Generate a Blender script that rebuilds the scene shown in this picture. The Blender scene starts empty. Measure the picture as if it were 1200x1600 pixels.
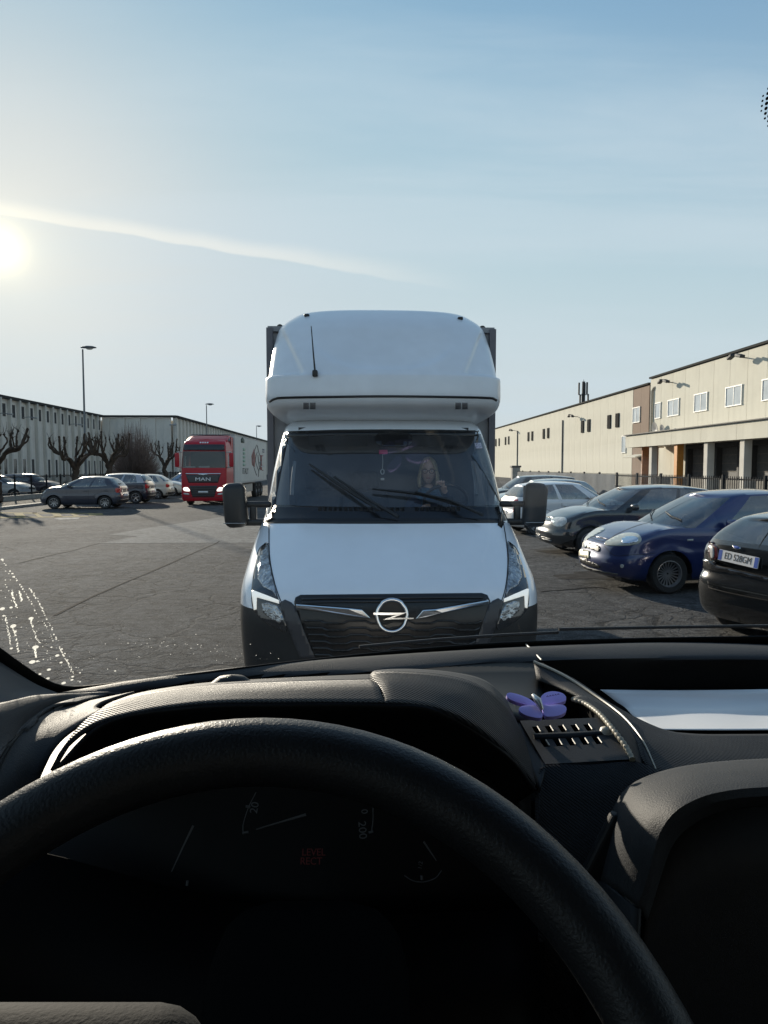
import bpy, bmesh, math, random
import numpy as np
from mathutils import Vector, Matrix
from mathutils.bvhtree import BVHTree
from mathutils.geometry import delaunay_2d_cdt

random.seed(7)
rng = np.random.default_rng(7)
R = math.radians
scene = bpy.context.scene
C = scene.collection

# ------------------------------------------------------------------ camera
FPX = 1110.0                      # focal length in pixels of the 1200 x 1600 photograph
PITCH = R(3.6)
CAMZ = 1.9
cam_d = bpy.data.cameras.new('camera')
cam_d.sensor_fit = 'VERTICAL'
cam_d.sensor_height = 36.0
cam_d.lens = FPX / 1600.0 * 36.0
cam_d.clip_start = 0.02
cam_d.clip_end = 3000
cam = bpy.data.objects.new('camera', cam_d)
C.objects.link(cam)
cam.location = (0, 0, CAMZ)
cam.rotation_euler = (math.pi / 2 - PITCH, 0, 0)
scene.camera = cam

# ------------------------------------------------------------------ world, sun, exposure
SUN_EL, SUN_AZ = R(14.9), R(-27.9)          # azimuth from +Y towards +X
SUN = Vector((math.sin(SUN_AZ) * math.cos(SUN_EL), math.cos(SUN_AZ) * math.cos(SUN_EL), math.sin(SUN_EL)))
world = bpy.data.worlds.new('World')
scene.world = world
world.use_nodes = True


def pix_dir(px, py):
    u, v = (px - 600) / FPX, (800 - py) / FPX
    c, s = math.cos(PITCH), math.sin(PITCH)
    return Vector((u, c + s * v, -s + c * v))


def sky_nodes():
    nt = world.node_tree
    n, l = nt.nodes, nt.links
    n.clear()
    out = n.new('ShaderNodeOutputWorld')
    bg = n.new('ShaderNodeBackground')
    bg.inputs['Strength'].default_value = 0.135
    sky = n.new('ShaderNodeTexSky')
    sky.sky_type = 'NISHITA'
    sky.sun_disc = False
    sky.sun_elevation = SUN_EL
    sky.sun_rotation = SUN_AZ
    sky.altitude = 120
    sky.air_density = 1.3
    sky.dust_density = 0.25
    sky.ozone_density = 3.5
    tc = n.new('ShaderNodeTexCoord')

    def math_(op, a, b=None, c=None, clamp=False):
        m = n.new('ShaderNodeMath')
        m.operation = op
        m.use_clamp = clamp
        for i, x in enumerate((a, b, c)):
            if x is None:
                continue
            if isinstance(x, (int, float)):
                m.inputs[i].default_value = x
            else:
                l.new(x, m.inputs[i])
        return m.outputs[0]

    def dot(vec):
        m = n.new('ShaderNodeVectorMath')
        m.operation = 'DOT_PRODUCT'
        l.new(tc.outputs['Generated'], m.inputs[0])
        m.inputs[1].default_value = vec
        return m.outputs['Value']

    def ramp(x, a, b, c=0.0, d=1.0):
        m = n.new('ShaderNodeMapRange')
        m.interpolation_type = 'SMOOTHSTEP'
        l.new(x, m.inputs[0])
        m.inputs[1].default_value, m.inputs[2].default_value = a, b
        m.inputs[3].default_value, m.inputs[4].default_value = c, d
        return m.outputs[0]

    def mix(fac, a, col):
        m = n.new('ShaderNodeMix')
        m.data_type = 'RGBA'
        if isinstance(fac, (int, float)):
            m.inputs['Factor'].default_value = fac
        else:
            l.new(fac, m.inputs['Factor'])
        l.new(a, m.inputs['A'])
        m.inputs['B'].default_value = (*col, 1)
        return m.outputs['Result']

    # thin veil of cirrus, stretched along one wind direction, everywhere in the sky
    sep = n.new('ShaderNodeSeparateXYZ')
    l.new(tc.outputs['Generated'], sep.inputs[0])
    zc = math_('MAXIMUM', math_('ADD', sep.outputs[2], 0.10), 0.05)
    cmb = n.new('ShaderNodeCombineXYZ')
    l.new(math_('DIVIDE', sep.outputs[0], zc), cmb.inputs[0])
    l.new(math_('DIVIDE', sep.outputs[1], zc), cmb.inputs[1])
    mp = n.new('ShaderNodeMapping')
    mp.inputs['Rotation'].default_value = (0, 0, R(-24))
    mp.inputs['Scale'].default_value = (0.28, 1.25, 1)
    l.new(cmb.outputs[0], mp.inputs[0])
    nz = n.new('ShaderNodeTexNoise')
    nz.inputs['Scale'].default_value = 1.2
    nz.inputs['Detail'].default_value = 7
    nz.inputs['Roughness'].default_value = 0.55
    nz.inputs['Distortion'].default_value = 0.5
    l.new(mp.outputs[0], nz.inputs[0])
    # hazy winter air evens the sky out: soft shoulder on the brightest part round the sun
    sd3 = n.new('ShaderNodeSeparateColor')
    l.new(sky.outputs[0], sd3.inputs[0])
    cc = n.new('ShaderNodeCombineColor')
    for i in range(3):
        x_ = sd3.outputs[i]
        q_ = math_('POWER', math_('MULTIPLY', x_, 1 / 3.7), 3.0)
        l.new(math_('DIVIDE', x_, math_('POWER', math_('ADD', q_, 1.0), 1 / 3)), cc.inputs[i])
    veil = ramp(nz.outputs['Fac'], 0.40, 0.68)
    col = mix(math_('MULTIPLY', veil, 0.5), cc.outputs[0], (3.2, 3.65, 4.0))
    # pale haze towards the horizon all the way round
    low = ramp(sep.outputs[2], 0.0, 0.62, 0.75, 0.0)
    col = mix(low, col, (3.0, 3.45, 3.75))
    # vapour trail: band along a great circle
    d1, d2 = pix_dir(0, 332).normalized(), pix_dir(480, 412).normalized()
    nn = d1.cross(d2).normalized()
    if nn.z < 0:
        nn = -nn
    t = dot(nn)
    along = dot(d1)
    width = math_('MULTIPLY_ADD', math_('SUBTRACT', 1.0, along), 0.035, 0.009)
    tn = math_('DIVIDE', t, width)
    nz2 = n.new('ShaderNodeTexNoise')
    nz2.inputs['Scale'].default_value = 14
    nz2.inputs['Detail'].default_value = 5
    l.new(tc.outputs['Generated'], nz2.inputs[0])
    tn = math_('ADD', tn, math_('MULTIPLY', math_('SUBTRACT', nz2.outputs['Fac'], 0.5), 0.9))
    band = math_('MULTIPLY', ramp(tn, -0.35, 0.0), ramp(tn, 0.25, 2.2, 1.0, 0.0))
    band = math_('MULTIPLY', band, ramp(along, 0.82, 0.99, 0.0, 1.0))
    col = mix(math_('MULTIPLY', band, 0.62), col, (4.5, 4.45, 4.2))
    # bright veil round the sun itself
    sd = math_('MAXIMUM', dot(SUN), 0.0)

    def add(a, fac, c):
        m = n.new('ShaderNodeMix')
        m.data_type = 'RGBA'
        m.blend_type = 'ADD'
        l.new(fac, m.inputs['Factor'])
        l.new(a, m.inputs['A'])
        m.inputs['B'].default_value = (*c, 1)
        return m.outputs['Result']
    col = add(col, math_('POWER', sd, 60), (0.75, 0.55, 0.22))
    col = add(col, math_('POWER', sd, 700), (0.9, 0.75, 0.4))
    col = add(col, math_('POWER', sd, 4200), (4.2, 3.4, 1.6))
    l.new(col, bg.inputs['Color'])
    l.new(bg.outputs[0], out.inputs['Surface'])


sky_nodes()
sun_d = bpy.data.lights.new('sun', 'SUN')
sun_d.energy = 4.2
sun_d.angle = R(0.8)
sun_d.color = (1.0, 0.88, 0.72)
sun = bpy.data.objects.new('sun', sun_d)
C.objects.link(sun)
sun.rotation_euler = (-SUN).to_track_quat('-Z', 'Y').to_euler()
vs = scene.view_settings
vs.view_transform = 'Standard'
vs.look = 'None'
vs.gamma = 1
vs.use_curve_mapping = False
vs.exposure = 0.7
scene.cycles.use_denoising = True
scene.cycles.max_bounces = 8
scene.cycles.transparent_max_bounces = 24
scene.cycles.caustics_reflective = False
scene.cycles.caustics_refractive = False
scene.cycles.sample_clamp_indirect = 6


# ------------------------------------------------------------------ materials
MATS = {}


def mat(name, color, rough=0.6, metal=0.0, coat=0.0, spec=0.5, vary=0.0, vscale=6.0, bump=0.0, bscale=60.0,
        dust=0.0, dustcol=(0.30, 0.28, 0.25), bdist=0.01, emit=None, estr=0.0, vary2=None, rvary=0.0, streak=0.0):
    """procedural principled material: colour mottling, dust, streaks, fine relief"""
    if name in MATS:
        return MATS[name]
    m = bpy.data.materials.new(name)
    m.use_nodes = True
    nt = m.node_tree
    n, l = nt.nodes, nt.links
    b = n['Principled BSDF']
    b.inputs['Base Color'].default_value = (*color, 1)
    b.inputs['Roughness'].default_value = rough
    b.inputs['Metallic'].default_value = metal
    b.inputs['Coat Weight'].default_value = coat
    b.inputs['Coat Roughness'].default_value = 0.06
    b.inputs['Specular IOR Level'].default_value = spec
    tc = n.new('ShaderNodeTexCoord')

    def noise(scale, detail=4, stretch=None):
        t = n.new('ShaderNodeTexNoise')
        t.inputs['Scale'].default_value = scale
        t.inputs['Detail'].default_value = detail
        if stretch:
            mp = n.new('ShaderNodeMapping')
            mp.inputs['Scale'].default_value = stretch
            l.new(tc.outputs['Object'], mp.inputs[0])
            l.new(mp.outputs[0], t.inputs[0])
        else:
            l.new(tc.outputs['Object'], t.inputs[0])
        return t.outputs['Fac']

    def rng_(x, a, b_, c, d):
        r = n.new('ShaderNodeMapRange')
        l.new(x, r.inputs[0])
        for i, q in enumerate((a, b_, c, d)):
            r.inputs[i + 1].default_value = q
        return r.outputs[0]
    cur = None

    def mixin(fac, c):
        nonlocal cur
        x = n.new('ShaderNodeMix')
        x.data_type = 'RGBA'
        l.new(fac, x.inputs['Factor'])
        if cur is None:
            x.inputs['A'].default_value = (*color, 1)
        else:
            l.new(cur, x.inputs['A'])
        x.inputs['B'].default_value = (*c, 1)
        cur = x.outputs['Result']
    if vary:
        c2 = vary2 or tuple(c * (1 - vary) for c in color)
        mixin(rng_(noise(vscale), 0.35, 0.7, 0, 1), c2)
    if streak:
        mixin(rng_(noise(1.0, 5, (3.0, 3.0, 0.12)), 0.45, 0.8, 0, streak), tuple(c * 0.62 for c in color))
    if dust:
        mixin(rng_(noise(9, 6), 0.3, 0.8, 0.0, dust), dustcol)
    if cur is not None:
        l.new(cur, b.inputs['Base Color'])
    if rvary:
        l.new(rng_(noise(vscale * 2, 5), 0.3, 0.7, rough, min(1, rough + rvary)), b.inputs['Roughness'])
    if bump:
        bp = n.new('ShaderNodeBump')
        bp.inputs['Strength'].default_value = bump
        bp.inputs['Distance'].default_value = bdist
        l.new(noise(bscale, 3), bp.inputs['Height'])
        l.new(bp.outputs[0], b.inputs['Normal'])
    if emit:
        b.inputs['Emission Color'].default_value = (*emit, 1)
        b.inputs['Emission Strength'].default_value = estr
    MATS[name] = m
    return m


def glass_mat(name, tint=(0.75, 0.8, 0.8), f0=0.045, rough=0.0, gcol=(1, 1, 1), film=0.0, filmcol=(0.5, 0.5, 0.48)):
    """thin pane: tinted transparency plus Schlick reflection, same from both sides; film = dust veil, on the van also a painted sky sheen"""
    if name in MATS:
        return MATS[name]
    m = bpy.data.materials.new(name)
    m.use_nodes = True
    nt = m.node_tree
    n, l = nt.nodes, nt.links
    n.remove(n['Principled BSDF'])
    out = n['Material Output']
    tr = n.new('ShaderNodeBsdfTransparent')
    tr.inputs[0].default_value = (*tint, 1)
    gl = n.new('ShaderNodeBsdfGlossy')
    gl.inputs['Color'].default_value = (*gcol, 1)
    gl.inputs['Roughness'].default_value = rough
    lw = n.new('ShaderNodeLayerWeight')
    lw.inputs[0].default_value = 0.5
    pw = n.new('ShaderNodeMath')
    pw.operation = 'POWER'
    l.new(lw.outputs['Facing'], pw.inputs[0])
    pw.inputs[1].default_value = 5
    ma = n.new('ShaderNodeMath')
    ma.operation = 'MULTIPLY_ADD'
    l.new(pw.outputs[0], ma.inputs[0])
    ma.inputs[1].default_value = 1 - f0
    ma.inputs[2].default_value = f0
    mx = n.new('ShaderNodeMixShader')
    l.new(ma.outputs[0], mx.inputs[0])
    base = tr.outputs[0]
    if film:
        df = n.new('ShaderNodeBsdfDiffuse')
        df.inputs[0].default_value = (*filmcol, 1)
        tc = n.new('ShaderNodeTexCoord')
        nz = n.new('ShaderNodeTexNoise')
        nz.inputs['Scale'].default_value = 7
        nz.inputs['Detail'].default_value = 8
        l.new(tc.outputs['Object'], nz.inputs[0])
        mr = n.new('ShaderNodeMapRange')
        l.new(nz.outputs['Fac'], mr.inputs[0])
        for i, q in enumerate((0.3, 0.75, film * 0.3, film)):
            mr.inputs[i + 1].default_value = q
        m2 = n.new('ShaderNodeMixShader')
        l.new(mr.outputs[0], m2.inputs[0])
        l.new(base, m2.inputs[1])
        l.new(df.outputs[0], m2.inputs[2])
        base = m2.outputs[0]
    l.new(base, mx.inputs[1])
    l.new(gl.outputs[0], mx.inputs[2])
    l.new(mx.outputs[0], out.inputs['Surface'])
    MATS[name] = m
    return m


# ------------------------------------------------------------------ geometry helpers
ROOTM = {}


def P(px, py, Y):
    """world point seen at a photograph pixel, Y metres ahead of the lens"""
    d = pix_dir(px, py)
    d = d * (Y / d.y)
    return Vector((d.x, d.y, CAMZ + d.z))


def spline(pts, n, closed=False):
    """Catmull-Rom through pts, n samples, even in chord length"""
    p = np.asarray(pts, float)
    if closed:
        p = np.vstack([p[-1], p, p[0], p[1]])
    else:
        p = np.vstack([2 * p[0] - p[1], p, 2 * p[-1] - p[-2]])
    segs = []
    k = 24
    tt = np.linspace(0, 1, k, endpoint=False)[:, None]
    for i in range(1, len(p) - 2):
        a, b, c, d = p[i - 1], p[i], p[i + 1], p[i + 2]
        segs.append(0.5 * ((2 * b) + (-a + c) * tt + (2 * a - 5 * b + 4 * c - d) * tt ** 2 + (-a + 3 * b - 3 * c + d) * tt ** 3))
    q = np.vstack(segs + [p[-2][None]])
    s = np.concatenate([[0], np.cumsum(np.linalg.norm(np.diff(q, axis=0), axis=1))])
    u = np.linspace(0, s[-1], n, endpoint=not closed)
    return np.stack([np.interp(u, s, q[:, j]) for j in range(q.shape[1])], 1)


def interp_spline(xs, ys, x):
    """smooth monotone-ish interpolation of a table"""
    xs, ys = np.asarray(xs, float), np.asarray(ys, float)
    h = np.diff(xs)
    dl = np.diff(ys) / h
    m = np.zeros(len(xs))
    m[0], m[-1] = dl[0], dl[-1]
    for i in range(1, len(xs) - 1):
        m[i] = 0 if dl[i - 1] * dl[i] <= 0 else 2 * dl[i - 1] * dl[i] / (dl[i - 1] + dl[i])
    x = np.clip(np.asarray(x, float), xs[0], xs[-1])
    i = np.clip(np.searchsorted(xs, x) - 1, 0, len(xs) - 2)
    t = (x - xs[i]) / h[i]
    return ((2 * t ** 3 - 3 * t ** 2 + 1) * ys[i] + (t ** 3 - 2 * t ** 2 + t) * h[i] * m[i]
            + (-2 * t ** 3 + 3 * t ** 2) * ys[i + 1] + (t ** 3 - t ** 2) * h[i] * m[i + 1])


class MB:
    """collects vertices and faces, then links them as one mesh object"""

    def __init__(self):
        self.v, self.f = [], []

    def add(self, vs, fs):
        o = len(self.v)
        self.v += [tuple(map(float, x)) for x in vs]
        self.f += [tuple(int(i) + o for i in f) for f in fs]
        return self

    def box(self, c, s, rot=None):
        x, y, z = [q / 2 for q in s]
        vs = [Vector(q) for q in ((-x, -y, -z), (x, -y, -z), (x, y, -z), (-x, y, -z), (-x, -y, z), (x, -y, z), (x, y, z), (-x, y, z))]
        if rot is not None:
            vs = [rot @ q for q in vs]
        return self.add([q + Vector(c) for q in vs], [(0, 3, 2, 1), (4, 5, 6, 7), (0, 1, 5, 4), (1, 2, 6, 5), (2, 3, 7, 6), (3, 0, 4, 7)])

    def rbox(self, c, s, r=0.02, rot=None, seg=3):
        """box with rounded edges"""
        bm = bmesh.new()
        bmesh.ops.create_cube(bm, size=1)
        for v in bm.verts:
            v.co = Vector((v.co.x * s[0], v.co.y * s[1], v.co.z * s[2]))
        bmesh.ops.bevel(bm, geom=bm.edges[:], offset=min(r, 0.49 * min(s)), segments=seg, profile=0.5, affect='EDGES')
        bm.verts.index_update()
        vs = [v.co.copy() for v in bm.verts]
        if rot is not None:
            vs = [rot @ q for q in vs]
        self.add([q + Vector(c) for q in vs], [[v.index for v in f.verts] for f in bm.faces])
        bm.free()
        return self

    def prism(self, poly, a, b, fn):
        """poly of 2D points swept between levels a and b; fn(u, v, w) -> xyz"""
        k = len(poly)
        vs = [fn(u, v, a) for u, v in poly] + [fn(u, v, b) for u, v in poly]
        fs = [tuple(range(k))[::-1], tuple(range(k, 2 * k))] + [(i, (i + 1) % k, k + (i + 1) % k, k + i) for i in range(k)]
        return self.add(vs, fs)

    def tube(self, path, r, n=8, caps=True, squash=1.0):
        p = [Vector(q) for q in path]
        rs = [r] * len(p) if isinstance(r, (int, float)) else list(r)
        vs, fs = [], []
        up = Vector((0, 0, 1))
        prev = None
        for i, q in enumerate(p):
            t = (p[min(i + 1, len(p) - 1)] - p[max(i - 1, 0)])
            t = t.normalized() if t.length > 1e-9 else Vector((0, 0, 1))
            if prev is None:
                a = t.cross(up)
                if a.length < 0.05:
                    a = t.cross(Vector((1, 0, 0)))
            else:
                a = prev - t * prev.dot(t)
            a.normalize()
            prev = a
            b = t.cross(a)
            for k in range(n):
                th = 2 * math.pi * k / n
                vs.append(q + a * (rs[i] * math.cos(th)) + b * (rs[i] * squash * math.sin(th)))
        for i in range(len(p) - 1):
            for k in range(n):
                fs.append((i * n + k, i * n + (k + 1) % n, (i + 1) * n + (k + 1) % n, (i + 1) * n + k))
        if caps:
            fs.append(tuple(range(n))[::-1])
            fs.append(tuple(range((len(p) - 1) * n, len(p) * n)))
        return self.add(vs, fs)

    def lathe(self, prof, n, fn, closed=False):
        """prof of (radius, height); fn(x, y, h) -> xyz"""
        vs, fs = [], []
        m = len(prof)
        for r, h in prof:
            for k in range(n):
                th = 2 * math.pi * k / n
                vs.append(fn(r * math.cos(th), r * math.sin(th), h))
        for i in range(m if closed else m - 1):
            j = (i + 1) % m
            for k in range(n):
                fs.append((i * n + k, i * n + (k + 1) % n, j * n + (k + 1) % n, j * n + k))
        return self.add(vs, fs)

    def grid(self, G, close_u=False):
        G = np.asarray(G, float)
        a, b = G.shape[:2]
        fs = []
        for i in range(a - 1):
            for j in range(b if close_u else b - 1):
                k = (j + 1) % b
                fs.append((i * b + j, i * b + k, (i + 1) * b + k, (i + 1) * b + j))
        return self.add(G.reshape(-1, 3), fs)

    def build(self, name, material, parent=None, smooth=None, bevel=None, weld=None, solid=None):
        me = bpy.data.meshes.new(name)
        me.from_pydata(self.v, [], self.f)
        if weld or True:
            bm = bmesh.new()
            bm.from_mesh(me)
            if weld:
                bmesh.ops.remove_doubles(bm, verts=bm.verts, dist=weld)
            loose = [v for v in bm.verts if not v.link_faces]
            if loose:
                bmesh.ops.delete(bm, geom=loose, context='VERTS')
            bmesh.ops.recalc_face_normals(bm, faces=bm.faces)
            bm.to_mesh(me)
            bm.free()
        if smooth:
            me.shade_smooth()
            me.set_sharp_from_angle(angle=R(smooth))
        me.materials.append(material)
        o = bpy.data.objects.new(name, me)
        C.objects.link(o)
        if parent is not None:
            o.parent = parent
        if bevel:
            b = o.modifiers.new('bevel', 'BEVEL')
            b.width = bevel
            b.segments = 2
            b.limit_method = 'ANGLE'
        if solid:
            s = o.modifiers.new('solid', 'SOLIDIFY')
            s.thickness = solid
            s.offset = -1
        return o


def tag(o, label=None, cat=None, group=None, kind=None):
    if label:
        o['label'] = label
    if cat:
        o['category'] = cat
    if group:
        o['group'] = group
    if kind:
        o['kind'] = kind
    return o


def thing(name, label, cat, loc=(0, 0, 0), rz=0.0, group=None):
    o = bpy.data.objects.new(name, None)
    o.empty_display_size = 0.2
    C.objects.link(o)
    o.location = loc
    o.rotation_euler = (0, 0, rz)
    ROOTM[o.name] = Matrix.Translation(loc) @ Matrix.Rotation(rz, 4, 'Z')
    tag(o, label, cat, group)
    return o


def copy_tree(o, parent=None):
    c = o.copy()
    C.objects.link(c)
    c.parent = parent
    for ch in o.children:
        copy_tree(ch, c)
    return c


def bvh_of(objs, M):
    """BVH in world space of parts that live in a thing's local space M"""
    vs, fs = [], []
    for o in objs:
        k = len(vs)
        vs += [M @ v.co for v in o.data.vertices]
        fs += [[i + k for i in p.vertices] for p in o.data.polygons]
    return BVHTree.FromPolygons(vs, fs)


def cam_ray(u, v):
    return Vector((0, 0, CAMZ)), pix_dir(u, v).normalized()


def patch(name, poly, bvh, M, material, parent, ray=cam_ray, step=6.0, off=0.004, solid=0.008, n=None, mirror=False, smooth=40):
    """outline poly (2D, in the ray's own plane units) laid on the surface hit by the rays, as a thin conforming sheet"""
    if n:
        poly = spline(poly, n, closed=True)
    poly = np.asarray(poly, float)
    # densify the outline
    out = []
    for i in range(len(poly)):
        a, b = poly[i], poly[(i + 1) % len(poly)]
        k = max(1, int(np.linalg.norm(b - a) / step))
        for j in range(k):
            out.append(a + (b - a) * j / k)
    k = len(out)
    lo, hi = poly.min(0), poly.max(0)
    xs = np.arange(lo[0] + step / 2, hi[0], step)
    ys = np.arange(lo[1] + step / 2, hi[1], step)
    pts = [Vector(q) for q in out] + [Vector((x, y)) for x in xs for y in ys] if len(xs) * len(ys) < 4000 else [Vector(q) for q in out]
    v2, _, f2, *_r = delaunay_2d_cdt(pts, [(i, (i + 1) % k) for i in range(k)], [list(range(k))], 1, 1e-5)
    hits = []
    for q in v2:
        o, d = ray(q.x, q.y)
        h = bvh.ray_cast(o, d)
        hits.append((o, d, h))
    ds = [h[3] for _, _, h in hits if h[0] is not None]
    if not ds:
        print('PATCH MISSED', name)
        return None
    md = float(np.median(ds))
    inv = M.inverted()
    vs = []
    for o, d, h in hits:
        if h[0] is None or abs(h[3] - md) > 1.2:
            q = bvh.find_nearest(o + d * md)
            p, nrm = q[0], q[1]
        else:
            p, nrm = h[0], h[1]
        if nrm.dot(d) > 0:
            nrm = -nrm
        vs.append((p, nrm))
    fs = [list(f) for f in f2]
    acc = [q[1].copy() for q in vs]
    for f in fs:
        s_ = sum((vs[i][1] for i in f), Vector((0, 0, 0)))
        for i in f:
            acc[i] += s_
    acc = [a.normalized() for a in acc]
    a2 = [a.copy() for a in acc]
    for f in fs:
        s_ = sum((acc[i] for i in f), Vector((0, 0, 0)))
        for i in f:
            a2[i] += s_
    vs = [inv @ (q[0] + a2[i].normalized() * off) for i, q in enumerate(vs)]
    # orient outwards: towards the ray origin
    d0 = inv.to_3x3() @ hits[0][1]
    tot = Vector((0, 0, 0))
    for f in fs:
        tot += (vs[f[1]] - vs[f[0]]).cross(vs[f[2]] - vs[f[0]])
    if tot.dot(d0) > 0:
        fs = [f[::-1] for f in fs]
    res = []
    for mir in ((False, True) if mirror else (False,)):
        w = [Vector((q.x, -q.y, q.z)) for q in vs] if mir and mirror == 'y' else [Vector((-q.x, q.y, q.z)) for q in vs] if mir else vs
        ff = [f[::-1] for f in fs] if mir else fs
        me = bpy.data.meshes.new(name)
        me.from_pydata([tuple(q) for q in w], [], ff)
        me.shade_smooth()
        me.set_sharp_from_angle(angle=R(smooth))
        me.materials.append(material)
        ob = bpy.data.objects.new(name, me)
        C.objects.link(ob)
        ob.parent = parent
        if solid:
            s = ob.modifiers.new('solid', 'SOLIDIFY')
            s.thickness = solid
            s.offset = -1
        res.append(ob)
    return res[0] if not mirror else res


def strip_poly(pts, w):
    """thin closed outline of width w along a polyline"""
    p = np.asarray(pts, float)
    t = np.gradient(p, axis=0)
    t /= np.linalg.norm(t, axis=1)[:, None] + 1e-9
    nrm = np.stack([-t[:, 1], t[:, 0]], 1)
    ww = np.asarray(w if hasattr(w, '__len__') else [w] * len(p))[:, None] / 2
    return np.vstack([p + nrm * ww, (p - nrm * ww)[::-1]])


def text_mesh(name, s, size, material, parent, M, extrude=0.002, align='CENTER', sx=1.0, shear=0.0):
    cu = bpy.data.curves.new('lettering', 'FONT')
    cu.body = s
    cu.size = size
    cu.extrude = extrude
    cu.shear = shear
    cu.align_x = align
    cu.align_y = 'CENTER'
    t = bpy.data.objects.new('lettering', cu)
    C.objects.link(t)
    dg = bpy.context.evaluated_depsgraph_get()
    me = bpy.data.meshes.new_from_object(t.evaluated_get(dg))
    bpy.data.objects.remove(t)
    me.transform(M @ Matrix.Diagonal((sx, 1, 1, 1)))
    me.materials.clear()
    me.materials.append(material)
    o = bpy.data.objects.new(name, me)
    C.objects.link(o)
    o.parent = parent
    return o


def frame(origin, xdir, ydir):
    """matrix whose local x,y lie along the given directions"""
    x = Vector(xdir).normalized()
    y = Vector(ydir)
    y = (y - x * y.dot(x)).normalized()
    z = x.cross(y)
    m = Matrix((x, y, z)).transposed().to_4x4()
    m.translation = origin
    return m


# common materials
BLACK = mat('black_plastic', (0.012, 0.012, 0.013), 0.45, vary=0.3, bump=0.15, bscale=300)
RUBBER = mat('tyre_rubber', (0.016, 0.016, 0.016), 0.8, bump=0.3, bscale=90, dust=0.25, dustcol=(0.06, 0.055, 0.05))
CHROME = mat('chrome', (0.75, 0.76, 0.78), 0.12, metal=1.0)
ALLOY = mat('wheel_alloy', (0.42, 0.42, 0.43), 0.35, metal=0.8, dust=0.4, dustcol=(0.09, 0.08, 0.07))
STEEL = mat('galvanised_steel', (0.33, 0.34, 0.35), 0.45, metal=0.7, vary=0.2)
REDLENS = mat('red_lens', (0.45, 0.012, 0.015), 0.15, coat=1.0)
CLEARLENS = mat('clear_lens', (0.62, 0.63, 0.6), 0.12, coat=1.0, vary=0.5, vscale=14)
AMBER = mat('amber_lens', (0.6, 0.2, 0.02), 0.2, coat=1.0)
SEATFAB = mat('seat_fabric', (0.03, 0.031, 0.035), 0.9, vary=0.3, vscale=40)
TRIMDARK = mat('dark_cabin_trim', (0.02, 0.021, 0.023), 0.7, vary=0.3)
CARGLASS = glass_mat('car_glass', (0.42, 0.46, 0.46), 0.17, film=0.12)
WHITEPLATE = mat('plate_white', (0.72, 0.73, 0.74), 0.4, vary=0.1)
PLATEBLUE = mat('plate_blue', (0.02, 0.09, 0.42), 0.4, vary=0.1)
PLATEBLACK = mat('plate_lettering', (0.01, 0.01, 0.012), 0.5, vary=0.1)

# ================================================================== the setting
TH = R(1.7)                       # the yard's long axis lies 1.7 degrees left of the lens
SITE = Matrix.Rotation(TH, 4, 'Z')


def S(x, y, z=0.0):
    return SITE @ Vector((x, y, z))


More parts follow.
